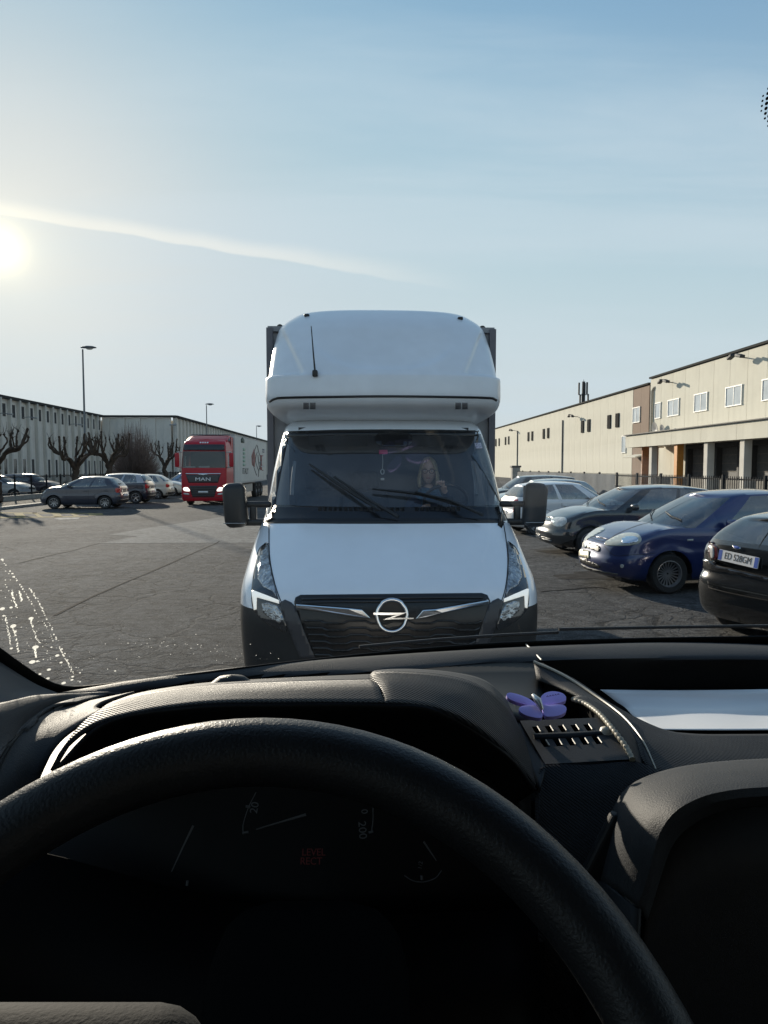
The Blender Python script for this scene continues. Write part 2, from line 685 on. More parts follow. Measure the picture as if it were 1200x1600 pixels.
def asphalt_mat(name, base=0.085, warm=(1.0, 0.97, 0.92), cracks=True):
    m = bpy.data.materials.new(name)
    m.use_nodes = True
    nt = m.node_tree
    n, l = nt.nodes, nt.links
    b = n['Principled BSDF']
    tc = n.new('ShaderNodeTexCoord')

    def noise(scale, detail=4, rough=0.5):
        t = n.new('ShaderNodeTexNoise')
        t.inputs['Scale'].default_value = scale
        t.inputs['Detail'].default_value = detail
        t.inputs['Roughness'].default_value = rough
        l.new(tc.outputs['Object'], t.inputs[0])
        return t

    def mr(x, a, b_, c, d):
        r = n.new('ShaderNodeMapRange')
        l.new(x, r.inputs[0])
        for i, q in enumerate((a, b_, c, d)):
            r.inputs[i + 1].default_value = q
        return r.outputs[0]

    def mul(a, b_):
        x = n.new('ShaderNodeMath')
        x.operation = 'MULTIPLY'
        l.new(a, x.inputs[0])
        if isinstance(b_, float):
            x.inputs[1].default_value = b_
        else:
            l.new(b_, x.inputs[1])
        return x.outputs[0]
    big = mr(noise(0.16, 5).outputs['Fac'], 0.3, 0.7, 0.72, 1.25)
    mid = mr(noise(3.1, 8, 0.75).outputs['Fac'], 0.3, 0.7, 0.55, 1.45)
    fine = mr(noise(38, 6, 0.8).outputs['Fac'], 0.3, 0.7, 0.35, 1.75)
    v = n.new('ShaderNodeTexVoronoi')
    v.inputs['Scale'].default_value = 110
    l.new(tc.outputs['Object'], v.inputs['Vector'])
    stones = mr(v.outputs['Distance'], 0.0, 0.7, 1.35, 0.75)
    grit = mr(noise(9.0, 6, 0.7).outputs['Fac'], 0.32, 0.68, 0.68, 1.3)
    f = mul(mul(mul(mul(big, mid), fine), stones), grit)
    height = fine
    if cracks:
        dn = noise(1.1, 6, 0.6)
        mix = n.new('ShaderNodeVectorMath')
        mix.operation = 'MULTIPLY_ADD'
        l.new(dn.outputs['Color'], mix.inputs[0])
        mix.inputs[1].default_value = (0.9, 0.9, 0)
        l.new(tc.outputs['Object'], mix.inputs[2])
        tot = None
        for sc, w, a, b_ in ((0.55, 0.016, 0.36, 0.55), (1.5, 0.026, 0.42, 0.60), (2.6, 0.05, 0.38, 0.58), (6.0, 0.05, 0.46, 0.66)):
            vo = n.new('ShaderNodeTexVoronoi')
            vo.feature = 'DISTANCE_TO_EDGE'
            vo.inputs['Scale'].default_value = sc
            l.new(mix.outputs[0], vo.inputs['Vector'])
            line = mr(vo.outputs['Distance'], 0.0, w, 1.0, 0.0)
            mask = mr(noise(0.33 + sc * 0.1, 3).outputs['Fac'], a, b_, 0.0, 1.0)
            c = mul(line, mask)
            if tot is None:
                tot = c
            else:
                x = n.new('ShaderNodeMath')
                x.operation = 'MAXIMUM'
                l.new(tot, x.inputs[0])
                l.new(c, x.inputs[1])
                tot = x.outputs[0]
        f = mul(f, mr(tot, 0.0, 1.0, 1.0, 0.5))
        height = mul(height, mr(tot, 0, 1, 1.0, -2.0))
    cm = n.new('ShaderNodeMix')
    cm.data_type = 'RGBA'
    cm.blend_type = 'MULTIPLY'
    cm.inputs['Factor'].default_value = 1
    cm.inputs['A'].default_value = (base * warm[0], base * warm[1], base * warm[2], 1)
    cv = n.new('ShaderNodeCombineColor')
    for i in range(3):
        l.new(f, cv.inputs[i])
    l.new(cv.outputs[0], cm.inputs['B'])
    l.new(cm.outputs['Result'], b.inputs['Base Color'])
    b.inputs['Roughness'].default_value = 0.95
    b.inputs['Specular IOR Level'].default_value = 0.06
    bp = n.new('ShaderNodeBump')
    bp.inputs['Strength'].default_value = 0.4
    bp.inputs['Distance'].default_value = 0.008
    l.new(height, bp.inputs['Height'])
    l.new(bp.outputs[0], b.inputs['Normal'])
    return m


ASPHALT = asphalt_mat('worn_asphalt', 0.104, (1.0, 0.995, 0.98))
g = MB()
xs = [-900, -60, -20, 20, 60, 900]
ys = [-300, -20, 30, 90, 200, 1500]
G = [[(x, y, 0) for x in xs] for y in ys]
ground = g.grid(G).build('asphalt_ground', ASPHALT)
ground['kind'] = 'structure'
ground['label'] = 'worn grey asphalt yard with fine cracks'

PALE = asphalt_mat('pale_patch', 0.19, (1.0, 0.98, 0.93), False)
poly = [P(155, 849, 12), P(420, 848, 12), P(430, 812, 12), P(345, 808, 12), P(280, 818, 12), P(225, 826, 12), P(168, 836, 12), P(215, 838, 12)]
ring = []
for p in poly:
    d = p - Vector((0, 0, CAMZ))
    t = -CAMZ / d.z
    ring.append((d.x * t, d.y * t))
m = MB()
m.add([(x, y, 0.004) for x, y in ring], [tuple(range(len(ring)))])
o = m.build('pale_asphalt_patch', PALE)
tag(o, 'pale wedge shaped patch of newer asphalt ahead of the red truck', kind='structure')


def gpt(px, py):
    d = pix_dir(px, py)
    t = -CAMZ / d.z
    return np.array((d.x * t, d.y * t))


TAR = mat('tar_seam', (0.018, 0.018, 0.019), 0.95, spec=0.05, vary=0.3)
for pts in ([(85, 962), (150, 930), (225, 898), (300, 866), (345, 846)], [(30, 880), (75, 869), (115, 860), (155, 849)],
            [(845, 925), (880, 922), (930, 918), (950, 921)]):
    q = spline([gpt(*p) for p in pts], 14)
    q += rng.normal(0, 0.012, q.shape)
    sp = strip_poly(q, 0.035 + 0.02 * rng.random(len(q)))
    k = len(q)
    m = MB()
    m.add([(x, y, 0.005) for x, y in sp], [(i, i + 1, 2 * k - 2 - i, 2 * k - 1 - i) for i in range(k - 1)])
    o = m.build('tar_seam', TAR)
    o['kind'] = 'structure'

# yellow hatched bay markings and a worn white line end
YELL = mat('worn_yellow_paint', (0.40, 0.31, 0.12), 0.95, spec=0.05, vary=0.8, vscale=5, vary2=(0.12, 0.11, 0.10))
WPAINT = mat('worn_white_paint', (0.42, 0.41, 0.38), 0.95, spec=0.05, vary=0.8, vscale=5, vary2=(0.14, 0.13, 0.12))
marks = [([(-25, 800.5), (160, 802), (160, 803), (-25, 801.8)], YELL), ([(-25, 808.5), (138, 806.5), (138, 807.8), (-25, 810)], YELL),
         ([(20, 801), (34, 801), (42, 808.5), (28, 809)], YELL), ([(50, 801), (56, 801), (68, 808), (60, 808)], YELL),
         ([(80, 801), (92, 801), (98, 807.5), (85, 808)], YELL), ([(108, 801.5), (116, 801.5), (126, 807), (116, 807)], YELL),
         ([(-20, 801), (-8, 801), (4, 809), (-12, 809)], YELL),
         ([(138, 803), (160, 802.5), (162, 805), (140, 806)], YELL), ([(84, 811), (90, 809.3), (126, 808.8), (122, 811), (95, 812.3)], WPAINT),
         ]
for k, (pp, mm) in enumerate(marks):
    m = MB()
    q = [gpt(*p) for p in pp]
    m.add([(x, y, 0.004 + 0.0006 * (k % 3)) for x, y in q], [tuple(range(len(q)))])
    o = m.build('road_marking', mm)
    tag(o, kind='structure')

# drain smear under the parked cars on the right: oil stains are part of the asphalt
OIL = mat('oil_stain', (0.03, 0.028, 0.026), 0.95, spec=0.05, vary=0.6, vscale=4, vary2=(0.075, 0.07, 0.065))
for c, r in ((gpt(935, 900), 0.5), (gpt(905, 862), 0.55)):
    a = np.linspace(0, 2 * np.pi, 28, endpoint=False)
    rr = r * (1 + 0.25 * np.sin(3 * a + c[0]) + 0.12 * np.sin(7 * a))
    m = MB()
    m.add([(c[0] + rr[i] * 1.4 * math.cos(a[i]), c[1] + rr[i] * math.sin(a[i]), 0.0045) for i in range(28)], [tuple(range(28))])
    o = m.build('oil_stain', OIL)
    o['kind'] = 'structure'

# kerbed island on the left: kerb, soil strip
CONC = mat('kerb_concrete', (0.33, 0.32, 0.29), 0.85, vary=0.35, bump=0.3, bscale=40)
SOIL = mat('dry_soil', (0.12, 0.095, 0.065), 0.95, vary=0.5, vscale=3, bump=0.6, bscale=25)
m = MB()
for i in range(50):
    y = 31 + i * 1.5
    m.box(S(-16.2, y + 0.75, 0.06), (0.18, 1.485, 0.13), SITE.to_3x3())
o = m.build('kerb', CONC, bevel=0.012)
o['kind'] = 'structure'
m = MB()
m.box(S(-17.75, 68.5, 0.035), (2.88, 75, 0.09), SITE.to_3x3())
o = m.build('planting_strip', SOIL)
o['kind'] = 'structure'
m = MB()
m.box(S(-19.3, 68, 0.17), (0.24, 76, 0.34), SITE.to_3x3())
tag(m.build('low_concrete_wall', CONC), 'low concrete base wall under the railing behind the parked hatchback', 'wall')

# ------------------------------------------------------------------ left warehouse
CONCP = mat('weathered_concrete_panel', (0.72, 0.685, 0.62), 0.95, spec=0.2, vary=0.14, vscale=0.7, streak=0.32, bump=0.25, bscale=30)
CONCD = mat('concrete_rib', (0.64, 0.61, 0.55), 0.95, spec=0.2, vary=0.16, vscale=1.0, streak=0.35)
SLOTM = mat('dark_vent_slot', (0.035, 0.036, 0.038), 0.7, vary=0.3)
COPING = mat('coping_metal', (0.06, 0.06, 0.058), 0.95, spec=0.05, vary=0.2)
WINDARK = mat('dark_window_pane', (0.03, 0.034, 0.038), 0.08, vary=0.2)


def shared(name, mb, material, smooth=None):
    o = mb.build(name, material, smooth=smooth)
    me = o.data
    bpy.data.objects.remove(o)
    return me


def inst(name, me, parent, loc, rz=0.0, sc=None):
    o = bpy.data.objects.new(name, me)
    C.objects.link(o)
    o.parent = parent
    o.location = loc
    o.rotation_euler = (0, 0, rz)
    if sc:
        o.scale = sc
    return o


HL = 8.87
lw = thing('concrete_warehouse', 'long grey ribbed concrete warehouse behind the bare pollarded trees', 'warehouse', (0, 0, 0), TH)
BAY = 1.93
# one bay facing +x: a panel set between ribs, slot at the top, window at the bottom
pan = shared('wall_panel', MB().box((-0.15, 0, HL / 2), (0.3, BAY - 0.34, HL - 0.5)), CONCP)
rib = shared('rib', MB().rbox((0.06, 0, HL / 2 - 0.1), (0.56, 0.30, HL - 0.2), 0.05), CONCD)
slot = shared('vent_slot', MB().box((0.004, 0, HL - 1.35), (0.06, 0.78, 1.25)), SLOTM)
win = shared('window', MB().box((0.012, 0, 1.75), (0.06, 0.72, 2.0)), WINDARK)
XA = -35.1
nb = 30
for i in range(nb):
    y = 97 - BAY * (i + 0.5)
    inst('wall_panel', pan, lw, (XA, y, 0))
    inst('rib', rib, lw, (XA, y - BAY / 2, 0))
    inst('vent_slot', slot, lw, (XA, y, 0))
    if i % 6 != 3:
        inst('window', win, lw, (XA, y, 0))
ya, yb = 97 - BAY * nb, 97.0
m = MB()
m.box((XA - 0.05, (ya + yb) / 2, HL - 0.12), (0.7, yb - ya + 0.3, 0.3))
m.build('coping', COPING, lw)
for y in (74.3, 69.2, 86.0):     # small wall lamps on brackets
    m = MB()
    m.tube([(XA + 0.3, y, 7.0), (XA + 0.9, y, 7.05), (XA + 1.4, y, 7.0)], 0.04, 6)
    m.rbox((XA + 1.5, y, 6.95), (0.5, 0.25, 0.12), 0.04)
    m.build('wall_lamp', STEEL, lw, smooth=40)
# face square to the lane, then the long face further on
XB = -25.3
pan2 = shared('wall_panel', MB().box((0, 0.15, HL / 2 - 0.15), (0.99, 0.3, HL - 0.3)), CONCP)
k = 0
x = XA + 0.6
while x < XB - 0.3:
    inst('wall_panel', pan2, lw, (x, 97 + (0.10 if k % 2 else 0), 0))
    x += 1.02
    k += 1
m = MB()
m.box(((XA + XB) / 2, 97.1, HL - 0.13), (XB - XA + 0.4, 0.62, 0.27))
m.build('coping', COPING, lw)
pan3 = shared('wall_panel', MB().box((-0.15, 0, HL / 2 - 0.15), (0.3, 1.98, HL - 0.3)), CONCP)
rib3 = shared('rib', MB().box((0.08, 0, HL / 2 - 0.15), (0.3, 0.22, HL - 0.31)), CONCD)
for i in range(46):
    y = 98.2 + 2.02 * i
    inst('wall_panel', pan3, lw, (XB, y, 0))
    inst('rib', rib3, lw, (XB, y - 1.01, 0))
m = MB()
m.box((XB - 0.05, 97.2 + 46.5, HL - 0.125), (0.74, 93, 0.27))
m.build('coping', COPING, lw)
m = MB()
m.tube([(XB + 0.2, 97.3, 7.7), (XB + 0.2, 96.6, 7.75), (XB + 0.1, 96.2, 7.6)], 0.05, 6)
m.rbox((XB, 96.1, 7.55), (0.9, 0.35, 0.15), 0.05)
m.build('wall_lamp', STEEL, lw, smooth=40)
m = MB()      # body behind the faces
m.box((XA - 12.4, 97 - 28, HL / 2 - 0.3), (23.9, 58, HL - 0.6))
m.box(((XA + XB) / 2 - 12, 97 + 48, HL / 2 - 0.31), (XB - XA + 23.2, 94, HL - 0.62))
m.build('core', CONCD, lw)

# ------------------------------------------------------------------ right warehouse
CREAM = mat('cream_concrete_panel', (0.66, 0.635, 0.545), 0.95, spec=0.15, vary=0.10, vscale=0.5, streak=0.24, bump=0.15, bscale=40)
BROWN = mat('brown_painted_panel', (0.20, 0.135, 0.095), 0.85, vary=0.15, vscale=0.8, streak=0.2)
WFRAME = mat('white_window_frame', (0.75, 0.74, 0.70), 0.5, vary=0.1)
WPANE = mat('sky_reflection_pane', (0.55, 0.60, 0.63), 0.1, vary=0.25, vscale=1.0)  # pale blue-white colour imitates sky reflected in the panes
JOINT = mat('panel_joint', (0.20, 0.18, 0.15), 0.9, vary=0.2)
DOCKD = mat('dock_door_grey', (0.10, 0.10, 0.10), 0.7, vary=0.3)
XR = 26.8


def wy(px):
    return XR / ((px - 600) / 1110 + 0.0297)


rw = thing('cream_warehouse', 'cream panelled warehouse with brown stripe and loading canopy beyond the right fence', 'warehouse', (0, 0, 0), TH)
PW = 2.4
HT, HLO = 10.25, 9.8
panT = shared('wall_panel', MB().box((0.15, 0, HT / 2 - 0.1), (0.3, PW - 0.03, HT - 0.2)), CREAM)
panLo = shared('wall_panel', MB().box((0.15, 0, HLO / 2 - 0.1), (0.3, PW - 0.03, HLO - 0.2)), CREAM)
panB = shared('wall_panel', MB().box((0.15, 0, HLO / 2 - 0.1), (0.3, 1.95, HLO - 0.2)), BROWN)
for i in range(18):
    inst('wall_panel', panT, rw, (XR, 66 - PW * (i + 0.5), 0))
inst('wall_panel', panB, rw, (XR + 0.06, 67.35, 0))['label'] = 'brown painted wall panel'
inst('wall_panel', panB, rw, (XR + 0.06, 69.32, 0))['label'] = 'brown painted wall panel'
yl = 70.4
for i in range(31):
    inst('wall_panel', panLo, rw, (XR + 0.06, yl + PW * (i + 0.5), 0))
m = MB()
m.box((XR + 10.3, 66 - 21.6, HT / 2 - 0.3), (19.9, 43, HT - 0.6))
m.box((XR + 10.4, 66 + 39.5, HLO / 2 - 0.3), (19.9, 78.8, HLO - 0.6))
m.box((XR + 0.42, 66.2, HLO / 2), (0.6, 0.5, HLO - 0.4))
m.build('core', JOINT, rw)
m = MB()
m.box((XR + 0.1, 66 - 21.6, HT - 0.06), (0.5, 43.3, 0.16))
m.build('coping', COPING, rw)
m = MB()
m.box((XR + 0.14, 66.2 + 39.4, HLO - 0.06), (0.5, 78.6, 0.16))
m.build('coping', COPING, rw)


def window_r(y0, y1, z0, z1, x=XR, fr=0.075):
    y0, y1 = min(y0, y1), max(y0, y1)
    m = MB()
    yc, zc = (y0 + y1) / 2, (z0 + z1) / 2
    m.box((x - 0.01, yc, z0), (0.16, y1 - y0 + 2 * fr, fr))
    m.box((x - 0.01, yc, z1), (0.16, y1 - y0 + 2 * fr, fr))
    m.box((x - 0.012, y0, zc), (0.15, fr, z1 - z0 - fr))
    m.box((x - 0.012, y1, zc), (0.15, fr, z1 - z0 - fr))
    if y1 - y0 > 1.5:
        m.box((x - 0.005, yc, zc), (0.12, 0.06, z1 - z0 - fr))
    f = m.build('window', WFRAME, rw)
    MB().box((x - 0.015, yc, zc), (0.05, y1 - y0 - fr, z1 - z0 - fr)).build('pane', WPANE, f)


for a, b in ((1027, 1035), (1047, 1064), (1089, 1109), (1139, 1164), (1197, 1227), (1270, 1305)):
    window_r(wy(a), wy(b), 6.35, 7.72)
window_r(wy(990.5), wy(1001.5), 6.3, 7.75, XR + 0.05)
window_r(wy(974), wy(980), 3.4, 5.1, XR + 0.05)
slim = shared('window', MB().box((-0.03, 0, 0), (0.16, 0.95, 1.45)), mat('slim_window_dark', (0.03, 0.03, 0.03), 0.95, spec=0.05, vary=0.2))
for px in (775, 780, 790, 795, 826, 832, 850, 857, 911, 921, 953, 966):
    inst('window', slim, rw, (XR + 0.06, wy(px), 6.85))
pipe = shared('downpipe', MB().tube([(-0.09, 0, 0.1), (-0.09, 0, 8.2)], 0.09, 8), mat('grey_downpipe', (0.16, 0.155, 0.15), 0.6, vary=0.2), 40)
for px in (809, 880):
    inst('downpipe', pipe, rw, (XR + 0.06, wy(px), 0))
m = MB()
m.tube([(XR - 0.12, 65.4, 0.1), (XR - 0.12, 65.4, 8.9), (XR - 0.05, 65.1, 9.2), (XR + 0.15, 64.8, 9.3)], 0.11, 8)
m.build('downpipe', mat('cream_downpipe', (0.5, 0.46, 0.38), 0.6, vary=0.2), rw, smooth=40)
for px, z in ((1053, 9.2), (903, 8.2), (806, 8.3), (1170, 9.5)):
    m = MB()
    y = wy(px)
    m.tube([(XR + 0.05, y, z), (XR - 0.8, y, z + 0.1)], 0.04, 6)
    m.rbox((XR - 0.9, y - 0.7, z + 0.05), (0.35, 0.8, 0.22), 0.05, Matrix.Rotation(R(15), 3, 'X'))
    m.rbox((XR - 0.9, y + 0.5, z + 0.15), (0.35, 0.6, 0.22), 0.05, Matrix.Rotation(R(-18), 3, 'X'))
    m.build('floodlight', SLOTM, rw, smooth=40)
for px, z, r in ((1036, 5.35, 0.62), (1048, 5.2, 0.45)):
    m = MB()
    y = wy(px)
    m.lathe([(0.02, 0.14), (r * 0.5, 0.10), (r * 0.85, 0.03), (r, -0.03), (r * 0.98, -0.05), (0.02, 0.10)], 20,
            lambda a, b, h: (XR - 0.55 + h * 0.9 - b * 0.15, y + a, z + b))
    m.tube([(XR - 0.5, y, z), (XR - 0.2, y, z - 0.25), (XR + 0.05, y, z - 0.25)], 0.03, 6)
    m.tube([(XR - 0.5, y, z - r * 0.9), (XR - 0.95, y, z - 0.1)], 0.02, 5)
    m.build('satellite_dish', mat('dish_grey', (0.30, 0.30, 0.30), 0.5, vary=0.2), rw, smooth=40)
# loading canopy, columns, dock bays
XC = 23.3
m = MB()
fas = shared('fascia_panel', MB().box((0.1, 0, 4.15), (0.2, 4.66, 1.06)), CREAM)
for i in range(9):
    inst('fascia_panel', fas, rw, (XC, 62.6 - 4.69 * (i + 0.5), 0))
m.box((XC + 1.83, 62.6 - 21.1, 3.98), (3.2, 42.2, 0.5))
m.build('canopy_slab', CONCD, rw)
m = MB()
m.box((XC + 0.02, 62.6 - 21.1, 4.72), (0.4, 42.4, 0.07))
m.build('canopy_flashing', SLOTM, rw)
MB().box((XC + 1.75, 62.5, 4.15), (3.2, 0.22, 1.05)).build('canopy_end', CREAM, rw)
ORANGE = mat('orange_painted_post', (0.55, 0.22, 0.03), 0.6, vary=0.2)
colm = shared('column', MB().rbox((0, 0, 1.86), (0.5, 0.55, 3.72), 0.03), CONCD)
for i in range(9):
    y = 57.6 - 4.69 * i
    o = inst('column', colm, rw, (XC + 0.45, y, 0))
    if i == 1:
        o.data = o.data.copy()
        o.data.materials[0] = ORANGE
        o['label'] = 'orange painted canopy column'
DOCKW = mat('dock_wall', (0.23, 0.22, 0.20), 0.85, vary=0.3, streak=0.3)
for i in range(8):
    yc = 55.25 - 4.69 * i
    m = MB()
    m.box((XR - 0.12, yc, 2.35), (0.14, 2.9, 2.7))
    d = m.build('dock_door', DOCKD, rw)
    m = MB()
    for zz in (1.6, 2.2, 2.8, 3.4):
        m.box((XR - 0.2, yc, zz), (0.03, 2.8, 0.04))
    m.build('door_rail', JOINT, d)
    m = MB()
    for s in (-1, 1):
        m.rbox((XR - 0.35, yc + s * 1.65, 2.2), (0.6, 0.4, 3.0), 0.06)
    m.rbox((XR - 0.35, yc, 3.55), (0.6, 3.7, 0.35), 0.06)
    m.build('dock_seal', SLOTM, rw)
    m = MB()
    m.rbox((XC + 0.7, yc - 1.9, 2.2), (0.25, 0.3, 0.5), 0.03)
    m.build('control_box', STEEL, rw)
MB().box((XR - 0.9, 41.5, 0.55), (1.6, 42, 1.1)).build('dock_platform', DOCKW, rw)
m = MB()
m.box((XC + 1.2, 60.1, 1.85), (1.4, 0.15, 3.6))
m.build('orange_shutter', mat('rust_orange_shutter', (0.36, 0.14, 0.05), 0.7, vary=0.3), rw)
m = MB()
m.rbox((XR - 0.5, 68.0, 3.0), (1.3, 3.2, 0.12), 0.03, Matrix.Rotation(R(-12), 3, 'Y'))
m.build('door_awning', CREAM, rw)
m = MB()
m.box((XR - 0.05, 66.9, 1.2), (0.14, 1.2, 2.3))
d = m.build('entrance_door', WFRAME, rw)
MB().box((XR - 0.13, 66.9, 1.45), (0.05, 0.8, 1.5)).build('pane', WINDARK, d)

# mast with antennas beyond the roof
mt = thing('antenna_mast', 'dark telecom mast with antennas above the cream warehouse roof', 'mast', S(46, 135 * 1.0, 0), 0)
ux = mt.location
bx, by = P(912, 600, 140).x, 140
mt.location = (bx, by, 0)
ROOTM[mt.name] = Matrix.Translation(mt.location)
MB().tube([(0, 0, 0), (0, 0, 18.6)], [0.5, 0.3], 8).build('pole', SLOTM, mt, smooth=40)
for i in range(6):
    a = i * math.pi / 3
    m = MB()
    m.tube([(0, 0, 14.2 + (i % 2) * 1.8), (0.8 * math.cos(a), 0.8 * math.sin(a), 14.2 + (i % 2) * 1.8)], 0.05, 5)
    m.rbox((0.9 * math.cos(a), 0.9 * math.sin(a), 15.0 + (i % 2) * 2.2), (0.3, 0.3, 2.4), 0.05)
    m.build('panel_antenna', SLOTM, mt)
m = MB()
m.tube([(0, 0, 18.4), (0, 0, 19.0)], 0.05, 5)
m.build('whip', SLOTM, mt)

# ------------------------------------------------------------------ fences
FENCEM = mat('dark_fence_paint', (0.022, 0.025, 0.028), 0.8, spec=0.1, vary=0.3)


def fence(name, label, x, y0, y1, z0, h, step, post, netting=None, mat_=FENCEM, r=0.008):
    f = thing(name, label, 'fence', (0, 0, 0), TH)
    n = int((y1 - y0) / post)
    pm = shared('post', MB().box((0, 0, h / 2), (0.07, 0.07, h + 0.08)), mat_)
    for i in range(n + 1):
        inst('post', pm, f, (x, y0 + i * post, z0))
    m = MB()
    for y in np.arange(y0, y1, step):
        m.box((x, y, z0 + h / 2), (2 * r, 2 * r, h))
    b = m.build('bars', mat_, f)
    b['kind'] = 'stuff'
    for zz in (z0 + 0.12, z0 + h - 0.08):
        MB().box((x + 0.02, (y0 + y1) / 2, zz), (0.035, y1 - y0, 0.045)).build('rail', mat_, f)
    if netting:
        a, b_ = netting
        G = [[(x - 0.04 + 0.02 * math.sin(y * 3.1) + 0.015 * math.sin(y * 7 + z * 4), y, z0 + 0.1 + z * (h - 0.14)) for z in np.linspace(0, 1, 6)] for y in np.arange(a, b_, 0.3)]
        MB().grid(G).build('shade_netting', NET, f, smooth=60)
    return f


NET = mat('grey_shade_netting', (0.085, 0.10, 0.115), 0.9, vary=0.3, vscale=2, bump=0.3, bscale=80)
fence('left_railing', 'dark vertical bar railing on a low wall behind the grey hatchback', -19.3, 30, 104, 0.34, 1.1, 0.11, 2.0)
bpy.data.objects['left_railing'].name = 'railing_fence'
fence('bar_fence', 'dark steel bar fence, part hung with grey netting, behind the right parked cars', 9.9, 9, 45.4, 0.08, 1.58, 0.115, 2.05, netting=(27.5, 45.3))
g = thing('gate_pillar', 'stone gate pillar with cap at the far end of the netted fence', 'pillar', S(9.9, 45.9), TH)
MB().box((0, 0, 0.95), (0.5, 0.5, 1.9)).build('shaft', CONC, g, bevel=0.02)
MB().box((0, 0, 1.95), (0.62, 0.62, 0.12)).build('capstone', SLOTM, g, bevel=0.02)

# ------------------------------------------------------------------ street lamps
def street_lamp(y, h, label, x=-18.65, arm=1.5):
    t = thing('street_lamp', label, 'street lamp', S(x, y), TH, 'street lamps along the left strip')
    MB().tube([(0, 0, 0), (0, 0, 1.4), (0, 0, 1.45), (0, 0, h - 0.1)], [0.12, 0.115, 0.08, 0.05], 10).build('pole', mat('lamp_pole_grey', (0.15, 0.16, 0.165), 0.5, metal=0.5, vary=0.2), t, smooth=40)
    m = MB()
    prof = [(0.0, 0.10, 0.06), (0.1, 0.13, 0.09), (0.4, 0.2, 0.14), (0.75, 0.19, 0.12), (0.98, 0.1, 0.05)]
    G = []
    for a, w, hh in prof:
        G.append([(a - 0.1, w * math.cos(q), h + hh * (math.sin(q) if math.sin(q) > 0 else 0.35 * math.sin(q))) for q in np.linspace(0, 2 * math.pi, 14, endpoint=False)])
    m.grid(G, True)
    hd = m.build('lamp_head', mat('lamp_head_grey', (0.11, 0.115, 0.12), 0.5, vary=0.2), t, smooth=50)
    m = MB()
    m.lathe([(0.01, -0.10), (0.1, -0.085), (0.15, -0.03), (0.155, 0.01)], 12, lambda a, b, q: (0.45 + a * 1.6, b, h - 0.03 + q))
    m.build('lamp_bowl', CLEARLENS, hd, smooth=50)
    return t


street_lamp(48.5, 9.85, 'tall grey street lamp rising beside the second bare tree')
street_lamp(86, 9.4, 'street lamp standing behind the red truck cab')
street_lamp(126, 9.1, 'farthest small street lamp above the white trailer')

# ------------------------------------------------------------------ bare pollarded trees
BARK = mat('dark_plane_bark', (0.085, 0.066, 0.052), 0.95, spec=0.1, vary=0.5, vscale=5, bump=0.8, bscale=14)


def knobby(m, path, r0, r1, rr, n=7):
    q = spline(path, max(8, len(path) * 4))
    k = len(q)
    rad = [(r0 + (r1 - r0) * (i / (k - 1)) ** 0.8) * (1 + rr.uniform(-0.18, 0.28)) for i in range(k)]
    q = q + rr.normal(0, r1 * 0.25, q.shape)
    m.tube(q, rad, n)


def pollard(y, x, h, spread, label, seed, nl=6):
    rr = np.random.default_rng(seed)
    t = thing('pollarded_tree', label, 'tree', S(x, y), TH, 'bare pollarded trees')
    th = h * 0.46
    m = MB()
    knobby(m, [(0, 0, -0.05), (0.05, 0, th * 0.4), (-0.04, 0.03, th * 0.8), (0, 0, th * 1.05)], 0.235, 0.20, rr, 10)
    m.build('trunk', BARK, t, smooth=60)
    m = MB()
    for i in range(nl):
        a = 2 * math.pi * i / nl + rr.uniform(-0.3, 0.3)
        out = spread * rr.uniform(0.75, 1.05)
        zt = h * rr.uniform(0.86, 1.0)
        c, s = math.cos(a), math.sin(a)
        p1 = (c * out * 0.4, s * out * 0.4, th * 1.05 + 0.16 * h * rr.uniform(0.4, 1))
        p2 = (c * out * 0.8, s * out * 0.8, th + 0.26 * h * rr.uniform(0.5, 1.0))
        p3 = (c * out + rr.uniform(-.12, .12), s * out + rr.uniform(-.12, .12), zt)
        knobby(m, [(0, 0, th * 0.9), p1, p2, p3], 0.125, 0.058, rr)
        m.lathe([(0.01, -0.09), (0.06, -0.05), (0.08, 0), (0.05, 0.06), (0.01, 0.09)], 7, lambda u, v, w: (p3[0] + u, p3[1] + v, p3[2] + w))
        for j in range(rr.integers(2, 4)):
            f = rr.uniform(0.35, 0.9)
            b0 = np.array(p1) * (1 - f) + np.array(p2) * f
            b1 = b0 + np.array((rr.uniform(-.35, .35) + c * .15, rr.uniform(-.35, .35) + s * .15, rr.uniform(0.3, 0.75)))
            b2 = b1 + np.array((rr.uniform(-.15, .15), rr.uniform(-.15, .15), rr.uniform(0.15, 0.5)))
            knobby(m, [b0, b1, b2], 0.068, 0.036, rr, 6)
            m.lathe([(0.01, -0.07), (0.06, -0.04), (0.075, 0.02), (0.01, 0.07)], 6, lambda u, v, w: (b2[0] + u, b2[1] + v, b2[2] + w))
            for q in range(6):     # short new shoots
                e = b2 + rr.normal(0, 0.15, 3) + np.array((0, 0, rr.uniform(0.12, 0.42)))
                m.tube([b2, (b2 + e) / 2 + rr.normal(0, 0.03, 3), e], [0.014, 0.009, 0.004], 4)
    m.build('crown', BARK, t, smooth=60)
    return t


pollard(36.6, -18.6, 4.3, 1.75, 'bare pollarded tree cut off by the left edge', 3, 7)
pollard(47.0, -18.7, 4.15, 1.75, 'bare pollarded tree just left of the tall street lamp', 11, 7)
pollard(53.4, -18.8, 4.6, 1.75, 'bare pollarded tree between the tall lamp and the twiggy shrub', 17, 7)
pollard(69.0, -19.0, 4.6, 1.5, 'small bare pollarded tree beside the red truck cab', 23, 5)

